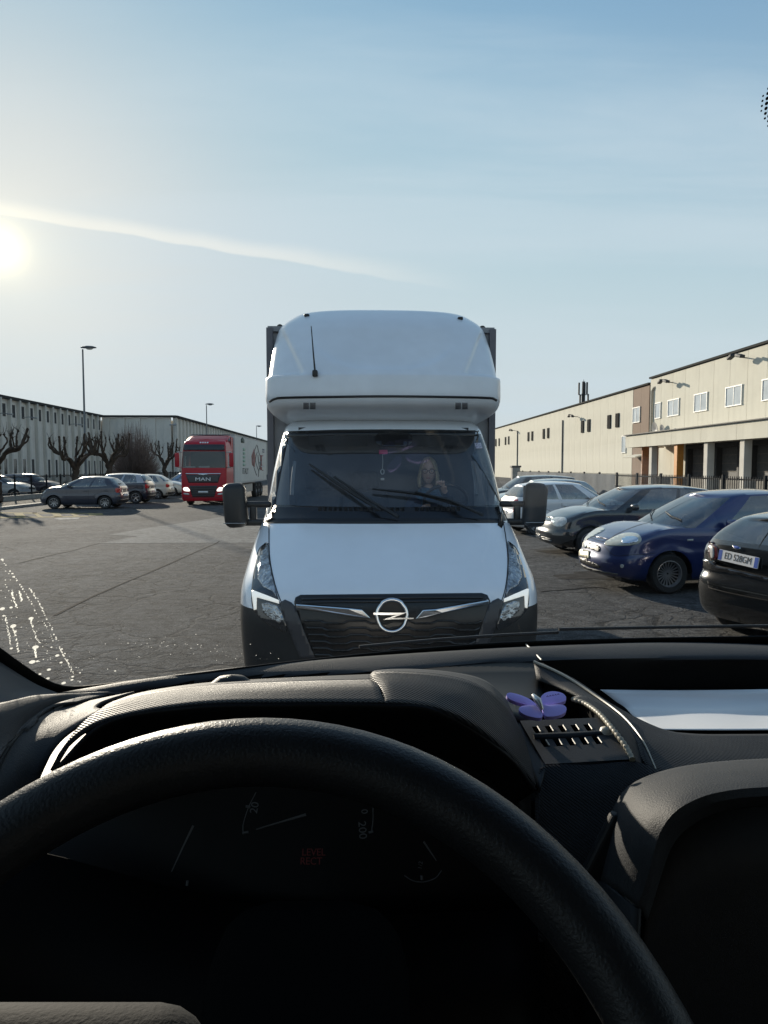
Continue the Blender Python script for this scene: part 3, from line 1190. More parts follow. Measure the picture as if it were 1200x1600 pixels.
# dense leafless shrub
TWIG = mat('grey_brown_twigs', (0.20, 0.15, 0.13), 0.95, vary=0.4, vscale=3)
bs = thing('leafless_shrub', 'big rounded leafless twiggy shrub behind the white cars', 'shrub', S(-19.2, 60.4), TH)
MB().tube([(0, 0, 0), (0.03, 0, 0.5), (0, 0.02, 1.0)], [0.2, 0.17, 0.13], 8).build('trunk', BARK, bs, smooth=60)
m = MB()
rr = np.random.default_rng(5)
for i in range(2200):
    a = rr.uniform(0, 2 * math.pi)
    ph = math.acos(rr.uniform(0.02, 1.0))
    if rr.random() < 0.25:
        ph = rr.uniform(1.2, 1.75)
    rad = rr.uniform(0.72, 1.06)
    e = np.array((math.cos(a) * math.sin(ph) * 2.25 * rad, math.sin(a) * math.sin(ph) * 2.25 * rad, 1.55 + math.cos(ph) * 4.6 * rad - 0.5))
    s0 = np.array((rr.normal(0, 0.15), rr.normal(0, 0.15), rr.uniform(0.6, 1.6)))
    s0 = s0 + (e - s0) * rr.uniform(0, 0.55)
    mid = (s0 + e) / 2 + np.array((math.cos(a) * 0.25, math.sin(a) * 0.25, -0.12)) + rr.normal(0, 0.06, 3)
    m.tube([s0, mid, e], [0.016, 0.012, 0.004], 3, caps=False)
m.build('crown', TWIG, bs)

# ================================================================== parked cars
NF, NS, NR = 14, 56, 12


def half_outline(xf, xr, w, cf, nf, cr, nr, barrel=0.0):
    """half plan outline from the front centre round the left side to the rear centre"""
    a = np.linspace(0, math.pi / 2, NF + 1)
    fx = xf - cf + cf * np.cos(a) ** (2 / nf)
    fy = w * np.sin(a) ** (2 / nf)
    sx = np.linspace(xf - cf, xr + cr, NS + 1)[1:-1]
    sy = np.full(NS - 1, w)
    b = np.linspace(math.pi / 2, 0, NR + 1)
    rx = xr + cr - cr * np.cos(b) ** (2 / nr)
    ry = w * np.sin(b) ** (2 / nr)
    x = np.concatenate([fx, sx, rx])
    y = np.concatenate([fy, sy, ry])
    if barrel:
        xm, hl = (xf + xr) / 2, (xf - xr) / 2
        y = y * (1 - barrel * ((x - xm) / hl) ** 2)
    return x, y


def paint(name, col, flake=0.0, rough=0.38, dust=0.10):
    return mat(name, col, rough, metal=flake, coat=1.0, dust=dust, dustcol=(0.22, 0.20, 0.18), vary=0.06, vscale=1.2)


def wheel(parent, x, y, r, side, style, width=0.19, mirror_rim=None):
    """tyre and rim in the thing's local space; side = +1 outer face towards +y"""
    w = thing_part_empty = None
    m = MB()
    rr = r * 0.66
    h = width / 2
    prof = [(rr, -h * 0.9), (r * 0.9, -h), (r * 0.98, -h * 0.75), (r, -h * 0.3), (r, h * 0.3), (r * 0.98, h * 0.75), (r * 0.9, h), (rr, h * 0.9), (rr * 0.97, h * 0.6)]
    m.lathe(prof, 36, lambda a, b, q: (x + a, y + side * q, r + b))
    t = m.build('wheel', RUBBER, parent, smooth=50)
    m = MB()
    d = h * 0.55
    m.lathe([(0.015, d * 0.55), (rr * 0.25, d * 0.6), (rr * 0.30, d * 0.35)], 24, lambda a, b, q: (x + a, y + side * q, r + b))
    m.lathe([(rr * 0.88, d * 0.8), (rr * 0.96, h * 0.92), (rr * 1.02, h * 0.9), (rr * 0.98, h * 0.5), (rr * 0.9, d * 0.5), (rr * 0.88, d * 0.8)], 36, lambda a, b, q: (x + a, y + side * q, r + b))
    n, wd, pair = style
    for i in range(n):
        a = 2 * math.pi * (i + 0.25) / n
        for s in ((-pair, pair) if pair else (0,)):
            c0, s0 = math.cos(a + s), math.sin(a + s)
            R3 = Matrix(((c0, 0, -s0), (0, 1, 0), (s0, 0, c0)))
            w0, w1 = wd * 0.8, wd
            G = []
            for q, ww, dd in ((rr * 0.2, w0, d * 0.5), (rr * 0.55, (w0 + w1) / 2, d * 0.62), (rr * 0.93, w1, d * 0.85)):
                G.append([R3 @ Vector((q, side * (dd - 0.012), -ww / 2)), R3 @ Vector((q, side * dd, -ww / 2 * 0.8)), R3 @ Vector((q, side * dd, ww / 2 * 0.8)), R3 @ Vector((q, side * (dd - 0.012), ww / 2))])
            G = [[(p.x + x, p.y + y, p.z + r) for p in row] for row in G]
            m.grid(G)
    m.build('rim', ALLOY, t, smooth=40)
    m = MB()
    m.lathe([(0.01, -h * 0.2), (rr * 0.93, -h * 0.2), (rr * 0.95, -h * 0.3)], 24, lambda a, b, q: (x + a, y + side * q, r + b))
    m.build('brake_disc', mat('dark_brake', (0.03, 0.03, 0.03), 0.6, vary=0.2), t, smooth=40)
    return t


def car(name, label, loc, heading, spec, group=None):
    """hatchback-type car; local x forward, y to its left. heading = world angle of its nose"""
    s = dict(L=4.0, W=1.69, H=1.49, col=('paint', (0.1, 0.1, 0.1)), wr=0.30, wb=(0.80, 0.70), style=(9, 0.03, 0),
             hood0=0.74, cowl=0.98, belt=0.98, beltr=1.05, xws=1.0, xrf=1.72, xrr=0.42, xrb=0.06, nose=0.16, nfr=2.6, roofw=0.70,
             tail='tall', doors=5, detail=1, roof=None, crown=0.06, rearglass=0.86, sidewin=(0.03, 0.47, 0.53, 0.90), face='generic', cfb=0.55)
    s.update(spec)
    L, W, H = s['L'], s['W'] / 2, s['H']
    pm = paint(*s['col'])
    t = thing(name, label, 'car', loc, heading, group or ('cars parked along the right row' if loc[0] > 0 else 'cars parked along the left row' if loc[0] > -19 else 'cars behind the left railing'))
    M = ROOTM[t.name]
    xf, xr = L / 2, -L / 2
    xcowl = xf - s['xws']
    # ----- lower body: levels (fraction of belt height -> plan)
    bx = [xr, xr + 0.25, 0.0, xcowl, xcowl + 0.35, xf - 0.25, xf]
    bz = [s['beltr'], s['beltr'], s['belt'] + 0.01, s['cowl'] - 0.035, (s['cowl'] * 0.62 + s['hood0'] * 0.38) - 0.01, s['hood0'] + 0.01, s['hood0'] - 0.04]
    lv = [  # z fraction (0 sill .. 1 belt), front x inset, rear inset, width factor
        (0.00, 0.12, 0.10, 0.90), (0.06, 0.05, 0.05, 0.955), (0.20, 0.015, 0.01, 0.985), (0.38, 0.0, 0.0, 1.0), (0.52, 0.012, 0.015, 1.0),
        (0.62, 0.04, 0.05, 0.988), (0.74, 0.06, 0.055, 0.985), (0.86, 0.085, 0.06, 0.982), (0.95, 0.12, 0.075, 0.965), (1.0, s['nose'], 0.095, 0.94)]
    nl = 26
    fr = np.linspace(0, 1, nl)
    cols = np.array(lv)
    fi = interp_spline(cols[:, 0], cols[:, 1], fr)
    ri = interp_spline(cols[:, 0], cols[:, 2], fr)
    wi = interp_spline(cols[:, 0], cols[:, 3], fr)
    z0 = 0.20
    Gl = np.zeros((nl, NF + NS + NR + 1, 3))
    for i in range(nl):
        x, y = half_outline(xf - fi[i], xr + ri[i], W * wi[i], s['cfb'], s['nfr'], 0.32, 3.4, 0.05)
        zb = interp_spline(bx, bz, x)
        zlow = z0 + 0.04 * np.clip((np.abs(x) - L / 2 + 0.5) / 0.5, 0, 1)
        z = zlow + fr[i] * (zb - zlow)
        Gl[i] = np.stack([x, y, z], 1)
    # wheel arches
    wr = s['wr']
    ar = wr + 0.055
    wheels = (xf - s['wb'][0], xr + s['wb'][1])
    keep = []
    V = Gl.copy()
    na, nbp = Gl.shape[:2]
    inside = np.zeros((na, nbp), bool)
    for cx in wheels:
        dx, dz = Gl[..., 0] - cx, Gl[..., 2] - wr
        rr_ = np.hypot(dx, dz)
        ins = (rr_ < ar) & (Gl[..., 1] > W * 0.6)
        inside |= ins
        k = np.where(ins, ar / np.maximum(rr_, 1e-4), 1)
        V[..., 0] = np.where(ins, cx + dx * k, V[..., 0])
        V[..., 2] = np.where(ins, np.maximum(wr + dz * k, 0.12), V[..., 2])
        # slight flare
        fl = np.clip(1 - np.abs(rr_ - ar - 0.02) / 0.09, 0, 1) * (Gl[..., 1] > W * 0.8) * (Gl[..., 2] > wr)
        V[..., 1] += 0.012 * fl
    m = MB()
    flat = V.reshape(-1, 3)
    for sgn in (1, -1):
        vs = flat * np.array([1, sgn, 1])
        fs = []
        for i in range(na - 1):
            for j in range(nbp - 1):
                q = [(i, j), (i, j + 1), (i + 1, j + 1), (i + 1, j)]
                if all(inside[a, b] for a, b in q):
                    continue
                ids = [a * nbp + b for a, b in q]
                fs.append(ids if sgn > 0 else ids[::-1])
        m.add(vs, fs)
    # hood cap: between the belt edges ahead of the cowl
    top = V[-1]
    idx = [j for j in range(nbp) if top[j, 0] > xcowl - 0.25 and j < NF + NS // 2]
    cols_ = np.linspace(1, -1, 15)
    G = []
    for j in idx:
        x, y, z = top[j]
        cr = s['crown'] * np.clip((xf - x) / 0.5, 0.15, 1)
        G.append([(x, y * c, z + cr * (1 - c ** 2) ** 0.8) for c in cols_])
    m.grid(G)
    # ----- greenhouse
    rw_ = W * s['roofw']
    xg_f, xg_r = xcowl, xr + s['xrb'] + 0.06
    xr_f, xr_r = xf - s['xrf'], xr + s['xrr']
    vv = [0, 0.05, 0.2, 0.4, 0.6, 0.78, 0.90, 0.955, 1.0]
    ng = len(vv)
    Gg = np.zeros((ng, nbp, 3))
    bxo, byo = half_outline(xg_f, xg_r, W * 0.945, 0.62, 2.3, 0.26, 3.2, 0.05)
    rxo, ryo = half_outline(xr_f, xr_r, rw_, 0.45, 2.6, 0.25, 2.8, 0.06)
    zb = interp_spline(bx, bz, bxo) - 0.015
    # windscreen base follows the hood crown
    zb = zb + np.where(np.arange(nbp) < NF, s['crown'] * 0.8 * (1 - np.clip(byo / W, 0, 1) ** 2), 0)
    xm, hl = (xr_f + xr_r) / 2, (xr_f - xr_r) / 2
    zr = H - 0.065 - 0.055 * np.clip((rxo - xm) / hl, -1, 1) ** 2 - s.get('roofdrop', 0.03) * np.clip((xm - rxo) / hl, 0, 1)
    for i, v in enumerate(vv):
        bul = math.sin(v * math.pi) * 0.028
        x = bxo + (rxo - bxo) * v
        y = byo + (ryo - byo) * (v ** 1.12) + bul * np.where(byo > W * 0.5, 1, 0.3)
        z = zb + (zr - zb) * v
        x = x + np.where(np.arange(nbp) < NF, bul * 0.9, 0) - np.where(np.arange(nbp) > NF + NS, bul * 1.2, 0)
        Gg[i] = np.stack([x, y, z], 1)
    a0, a1, b0, b1 = s['sidewin']
    jw = int(NF * 0.80)
    j0, j1 = NF + int(NS * a0), NF + int(NS * a1)
    j2, j3 = NF + int(NS * b0), NF + int(NS * b1)
    jr = NF + NS + int(NR * (1 - s['rearglass'])) + 1
    panes = {'windscreen': MB(), 'rear_window': MB()}
    sides = {}
    gm = m if s['roof'] is None else MB()
    for sgn in (1, -1):
        gv = Gg.reshape(-1, 3) * np.array([1, sgn, 1])
        body = []
        buckets = {}
        for i in range(ng - 1):
            for j in range(nbp - 1):
                ids = [i * nbp + j, i * nbp + j + 1, (i + 1) * nbp + j + 1, (i + 1) * nbp + j]
                if sgn < 0:
                    ids = ids[::-1]
                key = None
                if 1 <= i < ng - 2:
                    if j < jw:
                        key = 'windscreen'
                    elif j0 <= j < j1:
                        key = ('side_window', sgn, 0)
                    elif j2 <= j < j3:
                        key = ('side_window', sgn, 1)
                    elif j >= jr and i >= 2:
                        key = 'rear_window'
                elif i == 0 and j < jw:
                    key = 'windscreen'
                if key is None:
                    body.append(ids)
                else:
                    buckets.setdefault(key, []).append(ids)
        gm.add(gv, body)
        for k, fs in buckets.items():
            if isinstance(k, str):
                panes[k].add(gv, fs)
            else:
                sides.setdefault(k, MB()).add(gv, fs)
    # roof cap
    G = []
    for j in range(nbp):
        x, y, z = Gg[-1, j]
        cr = 0.065
        # roof crown grows from the screens to the middle
        u = np.clip((x - xm) / hl, -1, 1)
        G.append([(x, y * c, z + (cr + 0.05 * u * u * 0) * (1 - c ** 2) ** 0.75 * (1 - 0.35 * abs(u) ** 3)) for c in cols_])
    gm.grid(G)
    if s['roof'] is not None:
        rf = gm.build('roof', paint(*s['roof']), t, smooth=38, weld=0.0008)
    body = m.build('body', pm, t, smooth=38, weld=0.0008)
    for k, mb in panes.items():
        if mb.f:
            mb.build(k, s.get('glass', CARGLASS), t, smooth=40, weld=0.0008)
    for k, mb in sides.items():
        mb.build('side_window', s.get('glass', CARGLASS), t, smooth=40, weld=0.0008)
    # underbody and inner wells
    m = MB()
    m.box((0, 0, 0.36), (L - 0.5, 2 * W - 0.46, 0.34))
    m.box((0, 0, 0.24), (wheels[0] - wheels[1] - 2 * ar - 0.05, 2 * W - 0.16, 0.1))
    m.box((xf - 0.28, 0, 0.42), (0.2, 2 * W - 0.7, 0.4))
    m.box((xr + 0.28, 0, 0.42), (0.2, 2 * W - 0.6, 0.4))
    for cx in wheels:
        for sg in (1, -1):
            a = np.linspace(-0.25, math.pi + 0.25, 14)
            G = [[(cx + (ar + 0.012) * math.cos(q), sg * (W - 0.03), wr + (ar + 0.012) * math.sin(q)), (cx + (ar + 0.012) * math.cos(q), sg * (W - 0.30), wr + (ar + 0.012) * math.sin(q))] for q in a]
            m.grid(G)
    m.build('underbody', BLACK, t)
    # cabin: seats with headrests, dashboard, parcel shelf, steering wheel
    m = MB()
    m.box((xcowl - 0.20, 0, s['cowl'] - 0.13), (0.5, 2 * W - 0.34, 0.2))
    m.box((xr + 0.45, 0, s['beltr'] - 0.12), (0.5, 2 * W - 0.4, 0.04))
    m.box((0, 0, 0.5), (L - 1.9, 2 * W - 0.3, 0.08))
    m.build('cabin_trim', TRIMDARK, t)
    for sy in (1, -1):
        m = MB()
        m.rbox((-0.05, sy * 0.36, 0.62), (0.5, 0.5, 0.18), 0.06)
        m.rbox((-0.36, sy * 0.36, 0.90), (0.16, 0.46, 0.60), 0.07, Matrix.Rotation(R(-12), 3, 'Y'))
        m.rbox((-0.46, sy * 0.36, 1.27), (0.10, 0.27, 0.19), 0.045, Matrix.Rotation(R(-10), 3, 'Y'))
        m.tube([(-0.42, sy * 0.36, 1.12), (-0.45, sy * 0.36, 1.22)], 0.03, 6)
        m.build('seat', SEATFAB, t, smooth=50)
    m = MB()
    m.rbox((xr + 0.85, 0, 0.85), (0.16, 1.2, 0.55), 0.06)
    for sy in (0.38, -0.38):
        m.rbox((xr + 0.80, sy, 1.16), (0.09, 0.26, 0.13), 0.04)
    m.build('rear_seat', SEATFAB, t, smooth=50)
    m = MB()
    a = np.linspace(0, 2 * math.pi, 25)
    m.tube([(xcowl - 0.55 + 0.06 * math.sin(q), 0.36 + 0.18 * math.cos(q), s['cowl'] - 0.03 + 0.17 * math.sin(q)) for q in a], 0.014, 6)
    m.build('steering_wheel', TRIMDARK, t, smooth=60)
    # wheels
    for cx in wheels:
        for sg in (1, -1):
            wheel(t, cx, sg * (W - 0.115), wr, sg, s['style'])
    parts_for_rays = [body]
    bvh = bvh_of(parts_for_rays, Matrix.Identity(4))
    I4 = Matrix.Identity(4)

    def side_ray(sg):
        return lambda u, v: (Vector((u, sg * 3, v)), Vector((0, -sg, 0)))

    def front_ray(u, v):
        return Vector((6, u, v)), Vector((-1, 0, 0))

    def rear_ray(u, v):
        return Vector((-6, u, v)), Vector((1, 0, 0))
    SEAM = mat('shut_line', (0.008, 0.008, 0.009), 0.7, vary=0.2)
    # door shut lines and handles on both sides
    zsill, zbelt = 0.30, s['belt'] - 0.02

    def xat(j):
        return float(Gg[0, j, 0])
    lines = [[(xat(j0) + 0.10, zbelt + 0.0), (xat(j0) + 0.12, 0.7), (xat(j0) + 0.08, 0.4), (xat(j0) + 0.04, zsill)]]
    jm = (j1 + j2) // 2
    lines.append([(xat(jm), zbelt), (xat(jm) + 0.02, 0.65), (xat(jm) + 0.02, zsill)])
    if s['doors'] == 5:
        lines.append([(xat(j3) - 0.02, zbelt + 0.03), (xat(j3) + 0.05, 0.85), (wheels[1] + ar + 0.13, 0.62), (wheels[1] + ar + 0.04, 0.42), (wheels[1] + ar + 0.06, zsill)])
    lines.append([(xat(j0) + 0.08, zsill + 0.02), (0.0, zsill + 0.015), (wheels[1] + ar + 0.06, zsill + 0.02)])
    for sg in (1, -1):
        for ln in lines:
            patch('door_seam', strip_poly(spline(ln, 10), 0.009), bvh, I4, SEAM, t, side_ray(sg), step=0.06, off=0.0012, solid=None)
        hs = [xat(jm) + 0.14] + ([xat(j3) + 0.02] if s['doors'] == 5 else [])
        for hx in hs:
            h = patch('door_handle', [(hx - 0.09, s['belt'] - 0.17), (hx + 0.08, s['belt'] - 0.175), (hx + 0.085, s['belt'] - 0.15), (hx - 0.08, s['belt'] - 0.142)], bvh, I4, s.get('handle', pm), t, side_ray(sg), step=0.04, off=0.02, solid=0.018, n=16)
        # black rub strip
        if s.get('rub'):
            patch('rub_strip', [(wheels[1] + ar + 0.1, 0.52), (wheels[0] - ar - 0.1, 0.50), (wheels[0] - ar - 0.1, 0.55), (wheels[1] + ar + 0.1, 0.57)], bvh, I4, BLACK, t, side_ray(sg), step=0.08, off=0.008, solid=0.01)
        # mirrors
        mx, mz = xat(j0) - 0.05, s['belt'] + 0.07
        m = MB()
        m.rbox((mx, sg * (W + 0.10), mz), (0.13, 0.20, 0.145), 0.055, Matrix.Rotation(R(sg * 8), 3, 'Z'))
        m.tube([(mx + 0.02, sg * (W - 0.08), mz - 0.07), (mx + 0.01, sg * (W + 0.04), mz - 0.04)], 0.035, 6)
        m.build('door_mirror', s.get('mirror', pm), t, smooth=60)
        # fuel/indicator repeater
    # windscreen wipers and sill gasket
    wsb = bvh_of([o for o in t.children if o.name.split('.')[0] == 'windscreen'], I4)
    m = MB()
    for pts in ([(0.55, 0.06), (0.05, 0.16)], [(-0.02, 0.05), (-0.52, 0.16)]):
        path = []
        for yq, hq in (pts[0], ((pts[0][0] + pts[1][0]) / 2, (pts[0][1] + pts[1][1]) / 2), pts[1]):
            q = wsb.ray_cast(Vector((6, yq, s['cowl'] + hq)), Vector((-1, 0, 0)))
            if q[0] is not None:
                path.append(q[0] + Vector((0.025, 0, 0.012)))
        if len(path) > 1:
            m.tube(path, 0.011, 5)
    if m.f:
        m.build('wiper', BLACK, t)
    if s['detail'] >= 1:
        y1 = W
        # front: lamps, grille, lower intake, plate
        fz = s['hood0']
        if s['face'] != 'traced':
            diag = lambda sg: (lambda u, v: (Vector((xf + 1.2, 0, v)) + Vector((-0.5, 0.866 * 1, 0)) * u * 1.0 * 0 + Vector((0, sg * u, 0)), Vector((-1, 0, 0))))
            for sg in (1, -1):
                hl_ = s.get('lamp', [(0.42, fz - 0.10), (0.50, fz - 0.02), (0.66, fz + 0.035), (0.76, fz + 0.06), (0.775, fz - 0.0), (0.70, fz - 0.10), (0.55, fz - 0.13)])
                sc = W / 0.845
                patch('headlight', [(u * sc, v) for u, v in hl_], bvh, I4, CLEARLENS, t, diag(sg), step=0.03, off=0.006, solid=0.014, n=30)
            patch('grille', [(-0.36, fz - 0.05), (0.36, fz - 0.05), (0.33, fz - 0.14), (-0.33, fz - 0.14)], bvh, I4, BLACK, t, front_ray, step=0.06, off=0.005, solid=0.01, n=28)
            patch('lower_intake', [(-0.55, 0.40), (0.55, 0.40), (0.48, 0.28), (-0.48, 0.28)], bvh, I4, BLACK, t, front_ray, step=0.06, off=0.005, solid=0.01, n=28)
            h = bvh.ray_cast(Vector((6, 0, 0.5)), Vector((-1, 0, 0)))
            px_ = h[0].x + 0.012
            pl = MB().box((px_, 0, 0.50), (0.012, 0.46, 0.105)).build('number_plate', WHITEPLATE, t)
            for sg in (1, -1):
                patch('fog_lamp', [(sg * 0.62 + 0.05 * math.cos(q), 0.36 + 0.05 * math.sin(q)) for q in np.linspace(0, 2 * math.pi, 14, endpoint=False)], bvh, I4, CLEARLENS, t, front_ray, step=0.03, off=0.008, solid=0.012)
        # rear: lamps, plate, bumper strip
        rz = s['beltr']
        if s['face'] != 'traced_rear':
            for sg in (1, -1):
                tl = {'tall': [(0.56, rz - 0.02), (0.68, rz - 0.0), (0.74, rz - 0.12), (0.74, rz - 0.34), (0.60, rz - 0.34), (0.58, rz - 0.15)],
                      'low': [(0.50, rz - 0.14), (0.66, rz - 0.09), (0.76, rz - 0.10), (0.76, rz - 0.28), (0.64, rz - 0.30), (0.52, rz - 0.26)]}[s['tail']]
                sc = W / 0.845
                patch('tail_light', [(sg * u * sc, v) for u, v in tl], bvh, I4, REDLENS, t, rear_ray, step=0.03, off=0.008, solid=0.014, n=30)
            patch('bumper_strip', [(-0.7, 0.42), (0.7, 0.42), (0.66, 0.30), (-0.66, 0.30)], bvh, I4, BLACK, t, rear_ray, step=0.07, off=0.006, solid=0.01, n=28)
            h = bvh.ray_cast(Vector((-6, 0, 0.62)), Vector((1, 0, 0)))
            MB().box((h[0].x - 0.01, 0, 0.62), (0.012, 0.52, 0.11)).build('number_plate', WHITEPLATE, t)
            rwb = bvh_of([o for o in t.children if o.name.split('.')[0] == 'rear_window'], I4)
            path = []
            for yq, hq in ((0.0, 0.06), (0.15, 0.09), (0.38, 0.12)):
                q = rwb.ray_cast(Vector((-6, yq, rz + hq)), Vector((1, 0, 0)))
                if q[0] is not None:
                    path.append(q[0] + Vector((-0.03, 0, 0)))
            if len(path) > 1:
                MB().tube(path, 0.014, 5).build('rear_wiper', BLACK, t)
        # hatch seam
        patch('hatch_seam', strip_poly(spline([(-0.62 * W / .845, rz - 0.02), (-0.56, 0.62), (-0.45, 0.56), (0.45, 0.56), (0.56, 0.62), (0.62 * W / .845, rz - 0.02)], 26), 0.008), bvh, I4, SEAM, t, rear_ray, step=0.06, off=0.0012, solid=None)
        patch('hood_seam', strip_poly(spline([(-0.62, fz - 0.02), (-0.5, fz - 0.005), (0, fz + 0.0), (0.5, fz - 0.005), (0.62, fz - 0.02)], 20), 0.008), bvh, I4, SEAM, t, front_ray, step=0.06, off=0.0012, solid=None)
    t['_body'] = body.name
    return t


def car_bvh(t):
    M = ROOTM[t.name]
    return bvh_of([bpy.data.objects[t['_body']]], M), M


def place(xs, ys):
    v = S(xs, ys)
    return (v.x, v.y, 0)


LEFTW = math.pi + TH              # nose pointing to the left of the picture, square to the lane
RIGHTW = TH

# ---- right row, nearest first ------------------------------------------------
# black hatchback seen from its rear, at the right edge
ford = car('parked_car', 'black hatchback seen from behind at the right edge, plate ED 528GM', (3.80 + 1.985 * math.cos(R(22)), 7.35 + 1.985 * math.sin(R(22)), 0), R(22),
           dict(L=3.97, W=1.74, H=1.465, col=('black_paint', (0.004, 0.005, 0.0055), 0.0, 0.16, 0.012), wr=0.31, style=(7, 0.04, 0.0), beltr=1.05, belt=0.97,
                face='traced_rear', xrr=0.40, roof=('black_roof_paint', (0.010, 0.010, 0.010), 0.0, 0.2, 0.03), roofw=0.70))  # roof a slightly lighter black than the body
# blue hatchback, nose towards the lane
punto = car('parked_car', 'dark blue hatchback with big headlamps and multi spoke wheel, nose towards the lane', (5.27, 11.55, 0), math.pi + R(10),
            dict(L=4.15, W=1.69, H=1.55, col=('dark_blue_paint', (0.006, 0.021, 0.115), 0.2, 0.32, 0.05), wr=0.305, wb=(0.92, 0.66), style=(20, 0.022, 0), hood0=0.78, crown=0.035,
                 cowl=1.02, belt=0.98, xws=0.98, xrf=1.86, nose=0.22, nfr=2.5, cfb=0.62, doors=3, sidewin=(0.09, 0.56, 0.60, 0.86), face='traced', mirror=mat('mirror_blue', (0.012, 0.025, 0.14), 0.3, coat=1.0, vary=0.1)))
# black compact behind it
vw = car('parked_car', 'black compact car with round cornered headlamp between the blue and the white hatchback', (5.55, 15.95, 0), math.pi + R(7),
         dict(L=4.2, W=1.76, H=1.52, col=('black_paint_second', (0.005, 0.006, 0.007), 0.0, 0.18, 0.03), wr=0.31, style=(5, 0.07, 0), hood0=0.79, cowl=1.02, belt=0.99,
              xrf=1.80, nose=0.2, face='traced'))
# white hatchback, tail towards the lane
white = car('parked_car', 'white hatchback with tall red tail lights parked tail towards the lane', (5.45, 20.9, 0), R(9),
            dict(L=4.0, W=1.70, H=1.50, col=('white_paint', (0.70, 0.71, 0.72), 0.0, 0.35, 0.06), style=(5, 0.07, 0), tail='tall', beltr=1.0))
far1 = car('parked_car', 'pale teal hatchback half hidden behind the white van on the right', (5.6, 25.6, 0), math.pi + R(6),
           dict(L=4.1, W=1.72, H=1.50, col=('pale_teal_paint', (0.30, 0.37, 0.38), 0.3, 0.35, 0.1)))
far2 = car('parked_car', 'dark estate car farthest along the right row by the gate pillar', (6.2, 30.6, 0), math.pi + R(6),
           dict(L=4.4, W=1.76, H=1.58, col=('dark_green_paint', (0.015, 0.022, 0.024), 0.0, 0.35, 0.1), xrr=0.25))

# ---- left row ------------------------------------------------------------------
yaris = car('parked_car', 'dark grey blue hatchback parked side on before the railing', place(-13.0, 33.6), LEFTW,
            dict(L=3.8, W=1.70, H=1.50, col=('slate_blue_paint', (0.035, 0.04, 0.06), 0.3, 0.35, 0.06), wr=0.295, style=(8, 0.055, 0), tail='low', xws=0.85, xrf=1.75, beltr=1.04, hood0=0.78, cowl=1.02))
suv = car('parked_car', 'navy tall hatchback with round red tail lights next to the grey hatchback', place(-13.25, 38.3), LEFTW,
          dict(L=4.15, W=1.77, H=1.60, col=('navy_paint', (0.012, 0.016, 0.034), 0.2, 0.35, 0.06), wr=0.32, style=(5, 0.08, 0), tail='low', belt=1.02, beltr=1.10, xrr=0.35,
               roof=('silver_roof', (0.42, 0.44, 0.46), 0.4, 0.35, 0.05)))
f500 = car('parked_car', 'small cream rounded hatchback with small red tail light', place(-13.35, 43.6), LEFTW,
           dict(L=3.55, W=1.63, H=1.49, col=('cream_paint', (0.62, 0.58, 0.50), 0.0, 0.35, 0.05), wr=0.28, style=(6, 0.05, 0), tail='low', doors=3, sidewin=(0.06, 0.62, 0.66, 0.88), xrr=0.55, beltr=1.0))
cream2 = car('parked_car', 'white compact car facing out of the row beside the red truck', place(-13.7, 48.0), RIGHTW,
             dict(L=3.9, W=1.68, H=1.47, col=('offwhite_paint', (0.66, 0.64, 0.58), 0.0, 0.35, 0.05), wr=0.29, style=(6, 0.05, 0)))
blue2 = car('parked_car', 'light blue estate car half hidden by the red truck', place(-13.3, 54.0), LEFTW,
            dict(L=4.4, W=1.76, H=1.56, col=('light_blue_paint', (0.22, 0.33, 0.48), 0.3, 0.35, 0.08), wr=0.31, style=(6, 0.05, 0), xrr=0.30))
# behind the railing
r1 = car('parked_car', 'silver saloon behind the railing at the left edge', place(-22.0, 43.4), RIGHTW,
         dict(L=4.4, W=1.76, H=1.46, col=('silver_paint', (0.40, 0.42, 0.44), 0.5, 0.35, 0.08), detail=1))
r2 = car('parked_car', 'dark plum hatchback behind the railing beyond the silver one', place(-22.4, 48.6), RIGHTW,
         dict(L=4.3, W=1.76, H=1.50, col=('plum_paint', (0.05, 0.04, 0.06), 0.4, 0.35, 0.08), detail=1))

# ---- traced faces of the near cars ------------------------------------------------
b_, M_ = car_bvh(punto)
hl_pts = [(944, 849), (952, 843), (964, 837), (976, 833), (988, 832.5), (998, 835), (1002.5, 842), (1000, 848), (992, 851), (976, 853), (960, 853), (947, 852)]
HLB = mat('punto_lamp_cream', (0.58, 0.57, 0.47), 0.12, coat=1.0, vary=0.25, vscale=12)
patch('headlight', hl_pts, b_, M_, HLB, punto, step=3, off=0.006, solid=0.014, n=40, mirror='y')
patch('headlight_reflector', [(972, 841), (980, 838), (990, 838), (997, 841), (996, 847), (988, 849), (978, 850), (972, 848)], b_, M_, CHROME, punto, step=2.5, off=0.0085, solid=0.004, n=24)
patch('grille', [(901.5, 844), (910, 845), (925, 849), (937, 853.5), (936.5, 862), (924, 858.5), (909, 854), (901, 851)], b_, M_, BLACK, punto, step=3, off=0.006, solid=0.01, n=30)
m_ = [(912.5, 848), (917.5, 848.5), (917.5, 854), (915, 857), (912.3, 854)]
patch('badge', m_, b_, M_, CHROME, punto, step=2, off=0.012, solid=0.008)
patch('number_plate', [(905.5, 857), (922, 861), (921.5, 873), (905.5, 868)], b_, M_, mat('yellowed_plate', (0.55, 0.52, 0.36), 0.5, vary=0.3), punto, step=4, off=0.014, solid=0.01)
patch('lower_intake', [(903, 871), (918, 876), (936, 883), (936, 888), (920, 884), (905, 877)], b_, M_, BLACK, punto, step=3, off=0.006, solid=0.01, n=24)
patch('chin_strip', [(902, 878), (920, 887), (945, 893), (965, 896), (966, 898), (944, 896), (919, 890), (901, 881)], b_, M_, mat('grey_plastic', (0.12, 0.12, 0.12), 0.6, vary=0.2), punto, step=3, off=0.006, solid=0.01)
